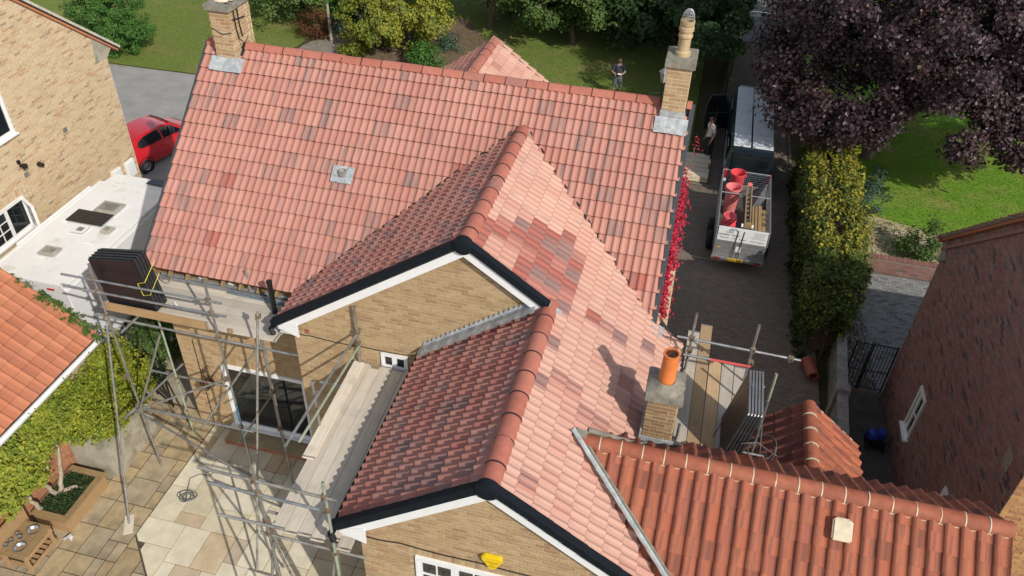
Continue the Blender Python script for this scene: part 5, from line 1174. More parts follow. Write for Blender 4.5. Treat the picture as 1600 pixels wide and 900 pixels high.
pr_ = thing('panel_stack', 'stack of black solar panels standing on edge on the right scaffold above the drive', 'panels')
for k in range(5):
    tl_ = Matrix.Rotation(R_(11-k*.6), 4, 'Y'); x0 = 11.86+k*.062; o = MB().obox((0, 0, .62), (.036, .98, 1.25), None, .3).obj('panel', 'panel', pr_, bevel=.003); o.matrix_local = Matrix.Translation((x0, -3.0, 4.93)) @ tl_
    f = MB()
    f.obox((0, 0, 1.246), (.034, .99, .022)); f.obj('top_rail', 'alu_mid', o); f = MB(); f.obox((0, -.492, .62), (.040, .014, 1.23)); f.obj('side_rail', 'alu_dark', o)
    MB().obox((.0, -.503, 1.22), (.022, .010, .035)).obj('corner_clip', 'upvc', o)
m = MB(); m.path([(11.72, -3.05, 5.0), (11.86, -2.95, 5.55), (12.1, -2.9, 6.25), (12.45, -2.95, 5.4), (12.5, -3.2, 5.0)], .009, 5); m.path([(12.1, -3.55, 5.5), (12.35, -3.5, 5.55), (12.6, -3.3, 5.2), (12.8, -3.1, 4.9)], .008, 5)
for k in range(7): t0 = k*.9; m.path([(12.45+.28*math.cos(t0+q)*(.5+.07*k), -3.3+.25*math.sin(t0+q), 5.05+.05*k*math.sin(q)) for q in np.linspace(0, 2.6, 9)], .005, 4)
m.obj('strap', 'tarp', pr_)
# ================================================================== RED CAR
def car(name, label, paint, loc, ang):
    t = thing(name, label, 'car')
    Rz = Matrix.Translation(Vector(loc)) @ Matrix.Rotation(ang, 4, 'Z') @ Matrix.Scale(.92, 4)
    def P(x, y, z): return Rz @ Vector((x, y, z))
    # stations along the car (x forward): half width, and a profile of (y fraction, z)
    st = [(-1.78, .62, .42, .82, .60), (-1.70, .74, .30, .92, .62), (-1.35, .80, .22, .98, .63), (-.6, .82, .20, .96, .64), (.3, .82, .20, .95, .64), (.9, .81, .20, .93, .63), (1.35, .78, .22, .86, .60), (1.65, .70, .28, .76, .55), (1.76, .55, .36, .66, .50)]
    m = MB(); v = []; k = 9
    for x, hw, zb, zt, zm in st:
        for (fy, z) in ((-1*.86, zb), (-1.0, zb+.14), (-1.02, zm), (-.93, zt), (0, zt+.03), (.93, zt), (1.02, zm), (1.0, zb+.14), (.86, zb)): v.append(P(x, fy*hw, z))
    f = [(i*k+j, i*k+(j+1) % k, (i+1)*k+(j+1) % k, (i+1)*k+j) for i in range(len(st)-1) for j in range(k)]
    f += [tuple(range(k)), tuple(range((len(st)-1)*k, len(st)*k))[::-1]]
    m.add(v, f); m.obj('body', paint, t, 50)
    # cabin
    cs = [(-1.66, .64, .95, .66, 1.0), (-1.30, .70, .95, .60, 1.40), (-.9, .73, .95, .58, 1.47), (0, .74, .94, .58, 1.47), (.42, .74, .93, .56, 1.40), (1.08, .72, .90, .66, .93)]
    m = MB(); v = []
    for x, hb, zb, ht, zt in cs: v += [P(x, -hb, zb), P(x, -ht, zt), P(x, 0, zt+.025), P(x, ht, zt), P(x, hb, zb)]
    f = [(i*5+j, i*5+j+1, (i+1)*5+j+1, (i+1)*5+j) for i in range(len(cs)-1) for j in range(4)]+[(0, 1, 2, 3, 4), (25, 26, 27, 28, 29)]
    m.add(v, f); m.obj('cabin', paint, t, 40)
    for s in (-1, 1):
        e = .02
        def side(x, h):   # point on the cabin side at height fraction h
            for a, b in zip(cs[:-1], cs[1:]):
                if a[0] <= x <= b[0]:
                    q = (x-a[0])/(b[0]-a[0]); g = [a[i]+(b[i]-a[i])*q for i in range(5)]; return P(x, s*(g[1]+(g[3]-g[1])*h+e), g[2]+(g[4]-g[2])*h)
        # side glass follows the cabin: strips between stations, lower and upper edge as fractions of the side height
        def glaze(n, xs_, lo, hi):
            q = MB(); v = []
            for x, l_, h_ in zip(xs_, lo, hi): v += [side(x, l_), side(x, h_)]
            q.add(v, [(2*i, 2*i+2, 2*i+3, 2*i+1) for i in range(len(xs_)-1)]); return q.obj(n, 'glass', t)
        glaze('rear_side_window', [-1.24, -1.20, -1.05, -.90, -.6, -.17], [.30, .16, .10, .10, .10, .10], [.40, .62, .74, .80, .84, .85])
        glaze('front_side_window', [-.08, .0, .30, .42, .60, .84], [.10, .10, .10, .10, .10, .12], [.85, .85, .84, .83, .70, .30])
        d = MB(); d.obox(P(.80, s*.90, .98), (.12, .16, .10), [(Rz.to_3x3() @ Vector(q)) for q in ((1, 0, 0), (0, 1, 0), (0, 0, 1))]); d.obj('mirror', paint, t, bevel=.03)
        d = MB(); d.obox(P(-.25, s*.835, .80), (.16, .03, .025), [(Rz.to_3x3() @ Vector(q)) for q in ((1, 0, 0), (0, 1, 0), (0, 0, 1))]); d.obj('handle', paint, t, bevel=.008)
        d = MB(); d.obox(P(-1.70, s*.66, .80), (.14, .16, .26), [(Rz.to_3x3() @ Vector(q)) for q in ((1, -.3*s, 0), (.3*s, 1, 0), (0, 0, 1))]); d.obj('tail_light', 'lamp_red', t, bevel=.03)
        for x in (-1.18, 1.10):
            ax = [(Rz.to_3x3() @ Vector(q))*1 for q in ((1, 0, 0), (0, 0, 1))]; ax = (ax[0], ax[1], Rz.to_3x3() @ Vector((0, s, 0)))
            wheel(t, P(x, s*.76, .29), .27, .18, ax)
            MB().lathe(P(x, s*.80, .31), [(.31, -.03), (.345, -.03), (.345, .03), (.325, .034), (.31, -.03)], 26, ax=ax).obj('wheel_arch', 'black', t)
    m = MB(); g = lambda a, h, yy: P(a[0]+.02, yy*(a[1]+(a[3]-a[1])*h), a[2]+(a[4]-a[2])*h+.02)
    a, b = cs[4], cs[5]
    m.add([P(.46, -.50, 1.405), P(.46, .50, 1.405), P(1.04, .64, .965), P(1.04, -.64, .965)], [(0, 1, 2, 3)]); m.obj('windscreen', 'glass', t)
    m = MB(); m.add([P(-1.33, -.52, 1.38), P(-1.33, .52, 1.38), P(-1.665, .56, 1.02), P(-1.665, -.56, 1.02)], [(0, 1, 2, 3)]); m.obj('rear_window', 'glass', t)
    MB().path([P(.44, -.52, 1.42), P(.45, 0, 1.45), P(.44, .52, 1.42)], .018, 5).obj('screen_trim', 'black', t)
    return t
car('parked_car', 'small red hatchback parked on the grey drive between the two houses', 'car_red', (-8.59, 10.17, 0), R_(74))

# ================================================================== VAN with its passenger door open, and the tipping trailer behind it
van = thing('van', 'dark blue van with a dusty white roof parked on the drive, front door open', 'van')
m = MB(); x0, x1, ya, yb = 11.86, 13.52, 13.35, 18.3
sec = [(x0+.05, .35), (x0, .6), (x0-.01, 1.1), (x0+.10, 1.78), (x0+.22, 1.98), (x1-.22, 1.98), (x1-.10, 1.78), (x1+.01, 1.1), (x1, .6), (x1-.05, .35)]
v = []; ys = [(ya, .97, -.05), (ya+.12, 1, 0), (ya+4.6, 1, 0), (ya+5.3, .99, -.05), (ya+6.05, .96, -.85), (ya+6.7, .9, -1.05), (ya+6.85, .8, -1.2)]
for yy, sc_, dz in ys:
    for (x, z) in sec: v.append(((x-12.69)*sc_+12.69, yy, min(z, 2.0+dz) if dz < -.1 else z+dz*(z > 1.5)))
k = len(sec); f = [(i*k+j, i*k+(j+1) % k, (i+1)*k+(j+1) % k, (i+1)*k+j) for i in range(len(ys)-1) for j in range(k)]+[tuple(range(k)), tuple(range((len(ys)-1)*k, len(ys)*k))]
m.add(v, f); m.obj('body', 'van_blue', van, 40)
for i, (xa, xb) in enumerate(((x0+.16, 12.60), (12.66, x1-.16))):
    for j, (p, q) in enumerate(((ya+.05, ya+1.0), (ya+1.03, ya+4.9))): MB().bx(xa, xb, p, q, 1.985, 2.03).obj('roof_panel', 'van_roof', van, bevel=.01)
m = MB(); m.add([(x0+.17, ya-.012, 1.12), (x1-.17, ya-.012, 1.12), (x1-.27, ya+.0, 1.80), (x0+.27, ya+.0, 1.80)], [(0, 1, 2, 3)]); MB().bx(x0+.2, x1-.2, ya-.03, ya-.012, 1.10, 1.78).obj('rear_window', 'glass', van, bevel=.008)
for xx in (x0+.02, x1-.14): MB().bx(xx, xx+.12, ya-.04, ya, .75, 1.15).obj('tail_light', 'lamp_red', van, bevel=.02); 
for xx in (x0+.02, x1-.14): MB().bx(xx, xx+.12, ya-.045, ya, .62, .73).obj('reverse_lamp', 'sign_white', van, bevel=.01)
MB().bx(x0, x1, ya-.10, ya+.02, .38, .62).obj('bumper', 'black', van, bevel=.02)
m = MB(); m.add([(x0+.2, ya+5.33, 1.92), (x1-.2, ya+5.33, 1.92), (x1-.15, ya+6.02, 1.2), (x0+.15, ya+6.02, 1.2)], [(0, 1, 2, 3)]); m.obj('windscreen', 'glass', van)
MB().bx(x0-.008, x0+.03, ya+.5, ya+1.7, 1.2, 1.72).obj('side_window', 'glass', van); MB().bx(x0-.03, x0-.005, ya+.2, ya+3.0, 1.02, 1.07).obj('side_rail', 'alu', van, bevel=.006)
MB().bx(x0-.02, x0+.06, ya+3.4, ya+4.45, .5, 1.75).obj('door_opening', 'black', van)
hd = (x0-.01, ya+4.5); dd_ = unit((-.93, -.36, 0)); dn = np.array([-dd_[1], dd_[0], 0])
o3 = np.array([hd[0], hd[1], 0]); dp3 = lambda a, z: o3+dd_*a+Z*z
dr = MB().poly([dp3(0, .45), dp3(.95, .45), dp3(.98, 1.12), dp3(0, 1.12)], dn*.07).obj('door', 'van_blue', van, bevel=.015)
MB().path([dp3(.03, 1.12)+dn*.035, dp3(.10, 1.55)+dn*.035, dp3(.28, 1.86)+dn*.035, dp3(.85, 1.88)+dn*.035, dp3(.97, 1.5)+dn*.035, dp3(.97, 1.12)+dn*.035], .035, 6).obj('window_frame', 'alu_dark', dr, 40)
MB().poly([dp3(.08, 1.14)+dn*.03, dp3(.94, 1.14)+dn*.03, dp3(.94, 1.5)+dn*.03, dp3(.83, 1.84)+dn*.03, dp3(.29, 1.82)+dn*.03, dp3(.13, 1.52)+dn*.03], dn*.006).obj('door_glass', 'glass', dr)
q = dp3(.12, 1.08)-dn*.12; MB().obox(q, (.18, .12, .22), (Vector(dd_), Vector(dn), Z)).obj('door_mirror', 'black', dr, bevel=.03)
for yy in (ya+.95, ya+5.6):
    for xx in (x0+.12, x1-.12): wheel(van, (xx, yy, .33), .33, .22)
m = MB(); sw = Vector((x0+.40, ya+4.3, 1.35)); m.path([sw+Vector((.19*math.cos(a), .06*math.sin(a), .19*math.sin(a))) for a in np.linspace(0, 2*math.pi, 19)], .016, 5); m.obj('steering_wheel', 'black', van)

tr = thing('trailer', 'grey mesh-sided roofing trailer with white sign board and yellow number plate', 'trailer')
tx0, tx1, ty0, ty1 = 11.80, 13.36, 8.82, 12.35
MB().bx(tx0+.03, tx1-.03, ty0, ty1, .58, .66).obj('bed', 'bin_grey', tr)
MB().bx(tx0, tx1, ty0-.03, ty0, .56, 1.12).obj('tailgate', 'alu', tr, bevel=.008)
for z in (.75, .94): MB().bx(tx0+.02, tx1-.02, ty0-.038, ty0-.03, z, z+.03).obj('tailgate_rib', 'alu', tr)
for x in (tx0, tx1-.03): MB().bx(x, x+.03, ty0, ty1, .58, 1.12).obj('side_board', 'alu', tr)
MB().bx(tx0, tx1, ty1-.03, ty1, .58, 1.12).obj('headboard', 'alu', tr)
m = MB(); T = lambda a, b, n='cage_rail', r=.018: MB().tube(a, b, r, n=6).obj(n, 'alu', tr)
zc = 1.62
T((tx0, ty0, zc), (tx0, ty1, zc)); T((tx1, ty0, zc), (tx1, ty1, zc)); T((tx0, ty1, zc), (tx1, ty1, zc)); T((tx0, 10.85, zc), (tx1, 10.85, zc)); T((tx0, ty0, zc), (tx1, ty0, zc))
for x in (tx0, tx1):
    for y in (ty0, 10.85, ty1): T((x, y, 1.1), (x, y, zc), 'cage_post')
def meshpanel(p0, u, L, H, name='mesh_panel', sp=.075):
    u = Vector(u); m = MB(); p0 = Vector(p0)
    for i in range(int(L/sp)): q = p0+u*(i*sp+.02); m.tube(q, q+Vector((0, 0, H)), .0035, n=4, caps=False)
    for i in range(int(H/sp)+1): q = p0+Vector((0, 0, i*sp)); m.tube(q, q+u*L, .0035, n=4, caps=False)
    o = m.obj(name, 'alu', tr); o['kind'] = 'stuff'; return o
meshpanel((tx0, ty0, 1.12), (0, 1, 0), ty1-ty0, .5); meshpanel((tx1, ty0, 1.12), (0, 1, 0), ty1-ty0, .5); meshpanel((tx0, ty1, 1.12), (1, 0, 0), tx1-tx0, .5)
sg = MB().bx(tx0+.04, tx1-.04, ty0-.035, ty0-.015, 1.14, 1.63).obj('sign_board', 'sign_white', tr, bevel=.004)
def text(par, s, c, size, mat, u=X, up=Z, name='lettering', align='LEFT'):
    cu = bpy.data.curves.new(name, 'FONT'); cu.body = s; cu.size = size; cu.align_x = align; cu.extrude = .0015; tmp = bpy.data.objects.new(name, cu); COL.objects.link(tmp); bpy.context.view_layer.update(); me = bpy.data.meshes.new_from_object(tmp.evaluated_get(bpy.context.evaluated_depsgraph_get())); bpy.data.objects.remove(tmp); me.materials.clear(); o_ = bpy.data.objects.new(name, me); COL.objects.link(o_); o_['kind'] = 'stuff'
    n = np.cross(u, up); o_.matrix_world = Matrix([[u[i], up[i], n[i], c[i]] for i in range(3)]+[[0, 0, 0, 1]]); me.materials.append(M[mat]); o_.parent = par; return o_
ys_ = ty0-.0375
text(sg, 'S.ASH', (12.08, ys_, 1.435), .085, 'ink'); text(sg, 'NUMBER 1 ROOF', (11.87, ys_, 1.335), .082, 'ink')
lg = MB()
for k in range(3): lg.poly([(12.13+k*.055, ys_, 1.505), (12.155+k*.055, ys_, 1.505), (12.245+k*.055*1.0-.0, ys_, 1.60), (12.22+k*.055, ys_, 1.60)], (0, -.002, 0))
lg.poly([(12.33, ys_-.001, 1.60), (12.355, ys_-.001, 1.60), (12.45, ys_-.001, 1.505), (12.42, ys_-.001, 1.505)], (0, -.002, 0)); lg.obj('roof_logo', 'ink', sg)
m = MB(); rr_ = random.Random(3)
for row, (z, xa, xb, h) in enumerate(((1.55, 12.88, 13.26, .014), (1.50, 12.93, 13.2, .014), (1.45, 12.92, 13.22, .014), (1.40, 12.9, 13.2, .014), (1.35, 12.86, 13.27, .014), (1.24, 11.92, 12.2, .03), (1.24, 12.28, 12.42, .03), (1.235, 12.5, 12.7, .028), (1.235, 12.85, 13.04, .024), (1.225, 13.08, 13.26, .03))):
    x = xa
    while x < xb: w_ = rr_.uniform(.012, .03); m.bx(x, x+w_, ys_-.002, ys_, z, z+h*rr_.uniform(.7, 1)); x += w_+rr_.uniform(.008, .018)
o_ = m.obj('small_print', 'ink', sg); o_['kind'] = 'stuff'
MB().bx(tx0-.02, tx1+.02, ty0-.10, ty0-.03, .44, .56).obj('light_bar', 'alu', tr, bevel=.008)
for x in (tx0+.02, tx1-.30): MB().bx(x+.05, x+.23, ty0-.115, ty0-.10, .47, .53).obj('tail_light', 'lamp_red', tr, bevel=.01)
pl = MB().bx(12.28, 12.74, ty0-.115, ty0-.10, .45, .56).obj('number_plate', 'plate', tr)
m = MB()
for i in range(7): x = 12.31+i*.06+(.02 if i > 3 else 0); m.bx(x, x+.012, ty0-.118, ty0-.115, .465, .545); m.bx(x+.012, x+.036, ty0-.118, ty0-.115, (.53, .5, .465)[i % 3], (.545, .515, .48)[i % 3])
o_ = m.obj('plate_characters', 'ink', pl); o_['kind'] = 'stuff'
MB().bx(11.88, 12.0, ty0-.041, ty0-.038, .86, .89).obj('yellow_sticker', 'plate', tr); MB().bx(12.46, 12.62, ty0-.041, ty0-.038, .78, .98).obj('paper_notice', 'sign_white', tr)
for k, x in enumerate((12.44, 12.62)): MB().path([(x+.06, 9.25, 1.72), (x, ty0-.05, 1.55), (x-.03, ty0-.06, 1.0), (x-.05, ty0-.11, .5)], .011, 5).obj('tie_strap', 'black', tr)
for y in (10.0, 10.75):
    for x in (tx0-.10, tx1+.10): wheel(tr, (x, y, .30), .30, .18)
MB().bx(tx0+.6, tx1-.6, ty1, ty1+.9, .48, .56).obj('drawbar', 'alu', tr)
# its load
def tub(x, y, z, r, h, label, tilt=0, mat='pink'):
    t = thing('builders_tub', label, 'tub', 'red tubs in the trailer'); Rr = Matrix.Rotation(tilt, 3, 'X'); ax = tuple(Rr @ Vector(q) for q in ((1, 0, 0), (0, 1, 0), (0, 0, 1)))
    MB().lathe((x, y, z), [(.001, .0), (r*.72, 0), (r*.76, .03), (r*.95, h*.9), (r*1.04, h*.93), (r*1.06, h), (r*.98, h), (r*.92, h*.9), (r*.70, .05), (.001, .05)], 24, ax=ax).obj('shell', mat, t, 45)
    for s_ in (-1, 1): MB().path([Vector((x, y, z))+Rr @ Vector((s_*r*1.0, -.07, h*.9)), Vector((x, y, z))+Rr @ Vector((s_*r*1.18, 0, h*.86)), Vector((x, y, z))+Rr @ Vector((s_*r*1.0, .07, h*.9))], .012, 5).obj('grip', mat, t)
tub(12.28, 11.95, .75, .25, 1.05, 'tall red tub at the front of the trailer, beside the van'); tub(12.18, 11.15, .70, .25, 1.0, 'red tub in the middle of the row of three in the trailer', 0, 'pink_pale')
tb = thing('builders_tub', 'upturned faded red tub just behind the white sign board in the trailer', 'tub', 'red tubs in the trailer')
MB().lathe((12.17, 9.95, .68), [(.27, 0), (.27, .04), (.25, .05), (.215, .62), (.20, .66), (.15, .665), (.001, .64)], 26).obj('shell', 'pink', tb, 45)
MB().lathe((12.17, 9.95, 1.33), [(.205, -.02), (.212, 0), (.20, .02), (.16, .0)], 26).obj('base_ring', 'pink_pale', tb, 45)
hoist = thing('roof_conveyor', 'long weathered timber and metal hoist rail lying over the back of the trailer', 'hoist')
for s_ in (-.075, .075): MB().obox((12.66+s_, 10.05, 1.70), (.045, 2.3, .10), (X, unit((0, 1, .04)), unit((0, -.04, 1)))).obj('rail', 'timber', hoist, bevel=.006)
for k in range(9): MB().obox((12.66, 9.05+k*.25, 1.66+k*.01), (.14, .05, .03)).obj('rung', 'alu', hoist)
MB().obox((12.66, 8.95, 1.70), (.24, .16, .16)).obj('end_block', 'timber', hoist, bevel=.02); MB().obox((12.66, 11.25, 1.79), (.16, .14, .10)).obj('red_end', 'pink_pale', hoist, bevel=.02)
for s_ in (-.15, .15): MB().lathe((12.66+s_, 8.93, 1.68), [(.001, -.03), (.06, -.03), (.06, .03), (.001, .03)], 12, ax=(Vector((0, 1, 0)), Vector((0, 0, 1)), Vector((1, 0, 0)))).obj('roller', 'sign_white', hoist)
for k, (xa, xb, y0_, y1_, z) in enumerate(((12.88, 13.05, 9.0, 10.9, 1.22), (13.06, 13.16, 8.95, 10.95, 1.25), (13.18, 13.3, 9.0, 10.8, 1.20))):
    o_ = MB().bx(xa, xb, y0_, y1_, .70+.0*k, z).obj('plywood_sheet', 'ply', None); tag(o_, ('brown plywood sheet on edge next to the hoist rail in the trailer', 'narrow plywood strip between two wider sheets in the trailer', 'plywood sheet against the right side of the trailer')[k], 'plywood sheet')
tag(MB().poly([(12.75, 11.0, .68), (13.3, 11.0, .68), (13.3, 12.25, 1.35), (12.75, 12.25, .72)], (0, 0, .02)).obj('tarpaulin', 'tarp', None), 'grey tarpaulin heaped in the front right of the trailer', 'tarpaulin')
tag(MB().poly([(12.70, 9.7, .9), (12.86, 9.8, 1.02), (12.90, 10.7, 1.12), (12.72, 10.8, .95)], (0, 0, .03)).obj('torn_board', 'bin_grey', None), 'torn dark board lying between hoist and plywood in the trailer', 'board')
# pale timbers on the drive, terracotta pot, garden machine
pt = thing('timber_stack', 'stack of pale new timbers on the drive beside the red creeper', 'timber')
for k in range(5):
    for l in range(2): board(pt, (10.92+.03*(k % 2), 14.15+k*.36, .10+l*.11), X, .98-.05*(k % 3), .33, .10, 'pale_timber', 'timber', irons=False)
t = thing('chimney_pot', 'old terracotta chimney pot lying on the drive near the stone wall', 'chimney pot'); d = unit((.2, -1, .05)); s_ = unit(np.cross(Z, d)); ax = (Vector(s_), Vector(np.cross(d, s_)), Vector(d))
MB().lathe((14.68, 4.95, .20), [(.001, .1), (.15, .0), (.19, 0), (.19, .06), (.165, .08), (.15, .55), (.165, .58), (.165, .64), (.11, .64), (.10, .3)], 20, ax=ax).obj('pot', 'terracotta', t, 40)
gm_ = thing('garden_machine', 'small blue and black garden machine standing in the dark passage', 'garden machine')
m = MB(); m.bx(16.05, 16.42, 2.25, 2.65, .12, .30); m.obj('deck', 'black', gm_, bevel=.05); MB().lathe((16.14, 2.5, .28), [(.16, 0), (.17, .06), (.12, .16), (.001, .19)], 16).obj('motor_cover', 'blue', gm_, 40); MB().bx(16.26, 16.44, 2.42, 2.68, .28, .46).obj('grass_box', 'blue', gm_, bevel=.02)
MB().path([(16.12, 2.28, .25), (16.14, 1.95, .75), (16.36, 1.95, .75), (16.38, 2.28, .25)], .014, 6).obj('handle', 'black', gm_)
for a, b in ((16.04, 2.3), (16.43, 2.3), (16.04, 2.6), (16.43, 2.6)): MB().lathe((a, b, .09), [(.001, -.02), (.09, -.02), (.09, .02), (.001, .02)], 14, ax=(Vector((0, 1, 0)), Vector((0, 0, 1)), Vector((1, 0, 0)))).obj('wheel', 'rubber', gm_)

# ================================================================== boundary walls, gates, lamp, posts
lw_ = thing('garden_wall', 'grey stone garden wall with flat coping beside the drive and narrow passage', 'wall')
cw = MB().poly([(14.95, -1.5, -.05), (15.14, -1.5, -.05), (15.50, 5.7, -.05), (15.31, 5.7, -.05)], (0, 0, 1.02)).obj('wall', 'mortar_grey', lw_)
pc = Pieces('stone_block', 'paver_grey', limit=200, nvar=8, stuff='stonework'); TSt = box_t(.20, .085, .02, .004); du = unit((-.36, -7.2, 0))
for r in range(10):
    for c in range(33):
        p = np.array([15.31, 5.68, .06+r*.098])+du*(.11+c*.215+(.107 if r % 2 else 0)); n_ = np.cross(du, Z)
        pc.add(TSt, p-n_*.012, np.array([du, Z, n_]), RNG.random(), cw)
pc.build(cw)
pc = Pieces('coping_stone', 'alu', nvar=3)
M['coping'] = simple('weathered_coping', c3(.26, .25, .23), .95, vary=.25, scale=6, bump=.3); pc.mat = 'coping'
TC_ = box_t(.60, .26, .07, .01)
for c in range(12): pc.add(TC_, np.array([15.40, 5.5, .965])+du*(.1+c*.605), np.array([du, np.cross(Z, du), Z]), .5, cw)
pc.build(cw); MB().bx(15.10, 15.44, 3.0, 3.30, -.05, 1.16).obj('pier', 'coping', lw_, bevel=.02)
def gate(name, label, a, b, z0, h, nb, rail=.5, mat='iron', scroll=True):
    t = thing(name, label, 'gate'); a, b = Vector(a), Vector(b); d = b-a
    m = MB()
    for q in (a, b): m.tube(q+Vector((0, 0, z0)), q+Vector((0, 0, z0+h)), .022, n=6)
    for z in (z0+.08, z0+h*rail, z0+h-.04): m.tube(a+Vector((0, 0, z)), b+Vector((0, 0, z)), .016, n=6)
    m.obj('frame', mat, t)
    for i in range(1, nb):
        q = a+d*(i/nb); MB().tube(q+Vector((0, 0, z0+.08)), q+Vector((0, 0, z0+(h-.04 if i % 2 or not scroll else h*rail))), .009, n=5).obj('bar', mat, t)
    if scroll:
        for i in range(nb//2):
            q = a+d*((i*2+1)/nb); L = d.length/nb; dn_ = d.normalized()
            MB().path([q+dn_*(L*.8*math.cos(w_)*(1-w_/9))+Vector((0, 0, z0+h*(.74)+.14*math.sin(w_)*(1-w_/9))) for w_ in np.linspace(0, 7, 18)], .008, 5).obj('scroll', mat, t)
    return t
gate('iron_gate', 'black iron gate with plain bars across the passage by the red brick house', (15.98, 4.40, 0), (16.56, 4.40, 0), .05, 1.62, 7, .42, scroll=False)
gate('iron_gate', 'black iron side panel fixed between the gate and the stone wall', (15.56, 4.42, 0), (15.93, 4.40, 0), .05, 1.60, 4, .42, scroll=False)
gate('wrought_iron_gate', 'ornate black wrought iron gate in the shaded gap left of the house', (-1.62, -.75, 0), (-.98, -1.05, 0), .04, 1.62, 8, .55)
bw = thing('brick_wall', 'low curved red brick wall between the sandy patch and grey paved drive', 'wall')
core = MB().bx(16.3, 18.95, 10.08, 10.30, -.05, .52).obj('wall', 'mortar_grey', bw); pc = Pieces('brick', 'brick_red', nvar=8); brickwork(pc, core, (16.3, 10.08, .0), X, 2.65, .52); 
for k in range(35): pc.add(box_t(.07, .23, .05, .004), (16.34+k*.0757, 10.19, .50), np.array([X, Y, Z]), RNG.random()*.6, core)
pc.build(core)
ll = thing('lantern_post', 'old street-style garden lantern on a post behind the right chimney', 'lamp post')
MB().path([(9.15, 17.3, 0), (9.15, 17.3, 2.2)], [.05, .035], 10).obj('post', 'iron', ll); MB().lathe((9.15, 17.3, 2.2), [(.05, 0), (.09, .03), (.17, .40), (.19, .42), (.19, .44), (.05, .58), (.02, .60), (.025, .66), (.001, .68)], 4).obj('lantern', 'lens_clear', ll); MB().lathe((9.15, 17.3, 2.62), [(.21, 0), (.21, .02), (.06, .16), (.001, .20)], 4).obj('cap', 'coping', ll)
for k in range(4):
    a = math.pi/2*k; MB().tube((9.15+.09*math.cos(a), 17.3+.09*math.sin(a), 2.23), (9.15+.18*math.cos(a), 17.3+.18*math.sin(a), 2.61), .012, n=5).obj('bar', 'iron', ll)
MB().path([(8.7, 17.2, 1.75), (9.15, 17.3, 1.8), (9.5, 17.35, 1.75)], .015, 5).obj('ladder_bar', 'iron', ll)
tag(MB().obox((12.03, 27.9, 1.0), (.20, .20, 2.0)).obj('gate_post', 'pale_timber', None, bevel=.01), 'tall pale timber gate post at the far end of the drive', 'post')
fn = thing('timber_fence', 'dark timber fence along the left edge of the drive under the trees', 'fence')
for k in range(60):
    y = 15.9+k*.195; x = 11.32+(y-16)*.052; MB().obox((x, y, .62), (.025, .17, 1.3), None, RNG.random()).obj('fence_board', 'fence_timber', fn)
for y in (15.9, 18.5, 21.2, 24, 27): MB().bx(11.38+(y-16)*.052, 11.46+(y-16)*.052, y, y+.1, 0, 1.4).obj('post', 'fence_timber', fn)
tag(MB().path([(-6.88, 22.05, 0), (-6.92, 22.1, .9), (-6.98, 22.2, 1.75)], [.085, .07, .06], 8).obj('timber_post', 'bark_pale', None, 40), 'leaning old timber post beside the rust-coloured bush and path', 'post')
hs = []
for q in np.linspace(0, 1, 90):
    a = q*30; hs.append((.78+.16*math.cos(a)*(1+.4*math.sin(a*.37))+.1*q, -3.42+.11*math.sin(a)+.05*math.cos(a*.31), .045+.012*q*3))
hs += [(.70, -3.15, .06), (.62, -2.95, .06), (.78, -2.78, .06), (1.02, -2.78, .06), (1.05, -2.62, .05), (.85, -2.55, .05), (.45, -2.42, .05)]
tag(MB().path(hs, .0105, 6).obj('rope_coil', 'tarp', None, 60), 'dark grey rope loosely coiled on the pale patio slabs', 'rope')
MBo = [((1.0, -2.32, .07), (2.6, -2.62, .07), 'steel_dull', 'upper of two scaffold tubes lying on the pale patio'), ((1.22, -2.86, .07), (3.4, -3.2, .07), 'steel', 'lower scaffold tube lying on the pale patio by the rope')]
for a, b, mt, lb in MBo: tag(tubeo(None, 'scaffold_tube', a, b, mt), lb, 'tube', 'loose tubes on the patio')

# ================================================================== planter and mud kitchen by the outbuilding
pn = thing('planter', 'long raised timber planter with low dark plants and an old climber stem', 'planter')
m = MB(); m.bx(-1.86, -1.06, -4.92, -4.86, 0, .42); m.obj('end_board', 'toe', pn); MB().bx(-1.86, -1.06, -3.66, -3.60, 0, .42).obj('end_board', 'toe', pn); MB().bx(-1.12, -1.06, -4.86, -3.66, 0, .42).obj('side_board', 'toe', pn)
for a in ((-1.90, -1.02, -4.95, -4.80), (-1.90, -1.02, -3.72, -3.57)): MB().bx(*a, .42, .46).obj('cap_board', 'timber', pn, bevel=.006)
MB().bx(-1.17, -1.02, -4.80, -3.72, .42, .46).obj('cap_board', 'timber', pn, bevel=.006); MB().bx(-2.0, -1.12, -4.86, -3.66, .02, .37).obj('soil', 'soil', pn)
n_ = 1500; Pq = np.stack([RNG.uniform(-1.84, -1.17, n_), RNG.uniform(-4.78, -3.72, n_), .38+.09*RNG.random(n_)], 1); leaves('low_plants', 'leaf_dark', pn, Pq, np.array([0, 0, 1.])+RNG.normal(0, .5, (n_, 3)), .04+.03*RNG.random(n_), RNG.random(n_)*.8)
mk = thing('mud_kitchen', 'low timber play kitchen with slatted shelf and steel bowls in the patio corner', 'play kitchen')
for (x, y) in ((-1.74, -5.95), (-1.20, -5.95), (-1.74, -5.25), (-1.20, -5.25)): MB().bx(x-.03, x+.03, y-.03, y+.03, .01, .56).obj('leg', 'toe', mk)
for k in range(4): MB().bx(-1.78+.155*k, -1.635+.155*k, -6.02, -5.18, .56, .59).obj('top_board', 'timber', mk, bevel=.004)
for k in range(6): MB().bx(-1.72, -1.22, -5.95+k*.12, -5.88+k*.12, .16, .18).obj('shelf_slat', 'toe', mk)
for z in (.10, .44): MB().bx(-1.18, -1.155, -6.0, -5.2, z, z+.10).obj('front_rail', 'toe', mk)
MB().bx(-1.82, -1.785, -6.0, -5.1, .5, .98).obj('back_panel', 'toe', mk)
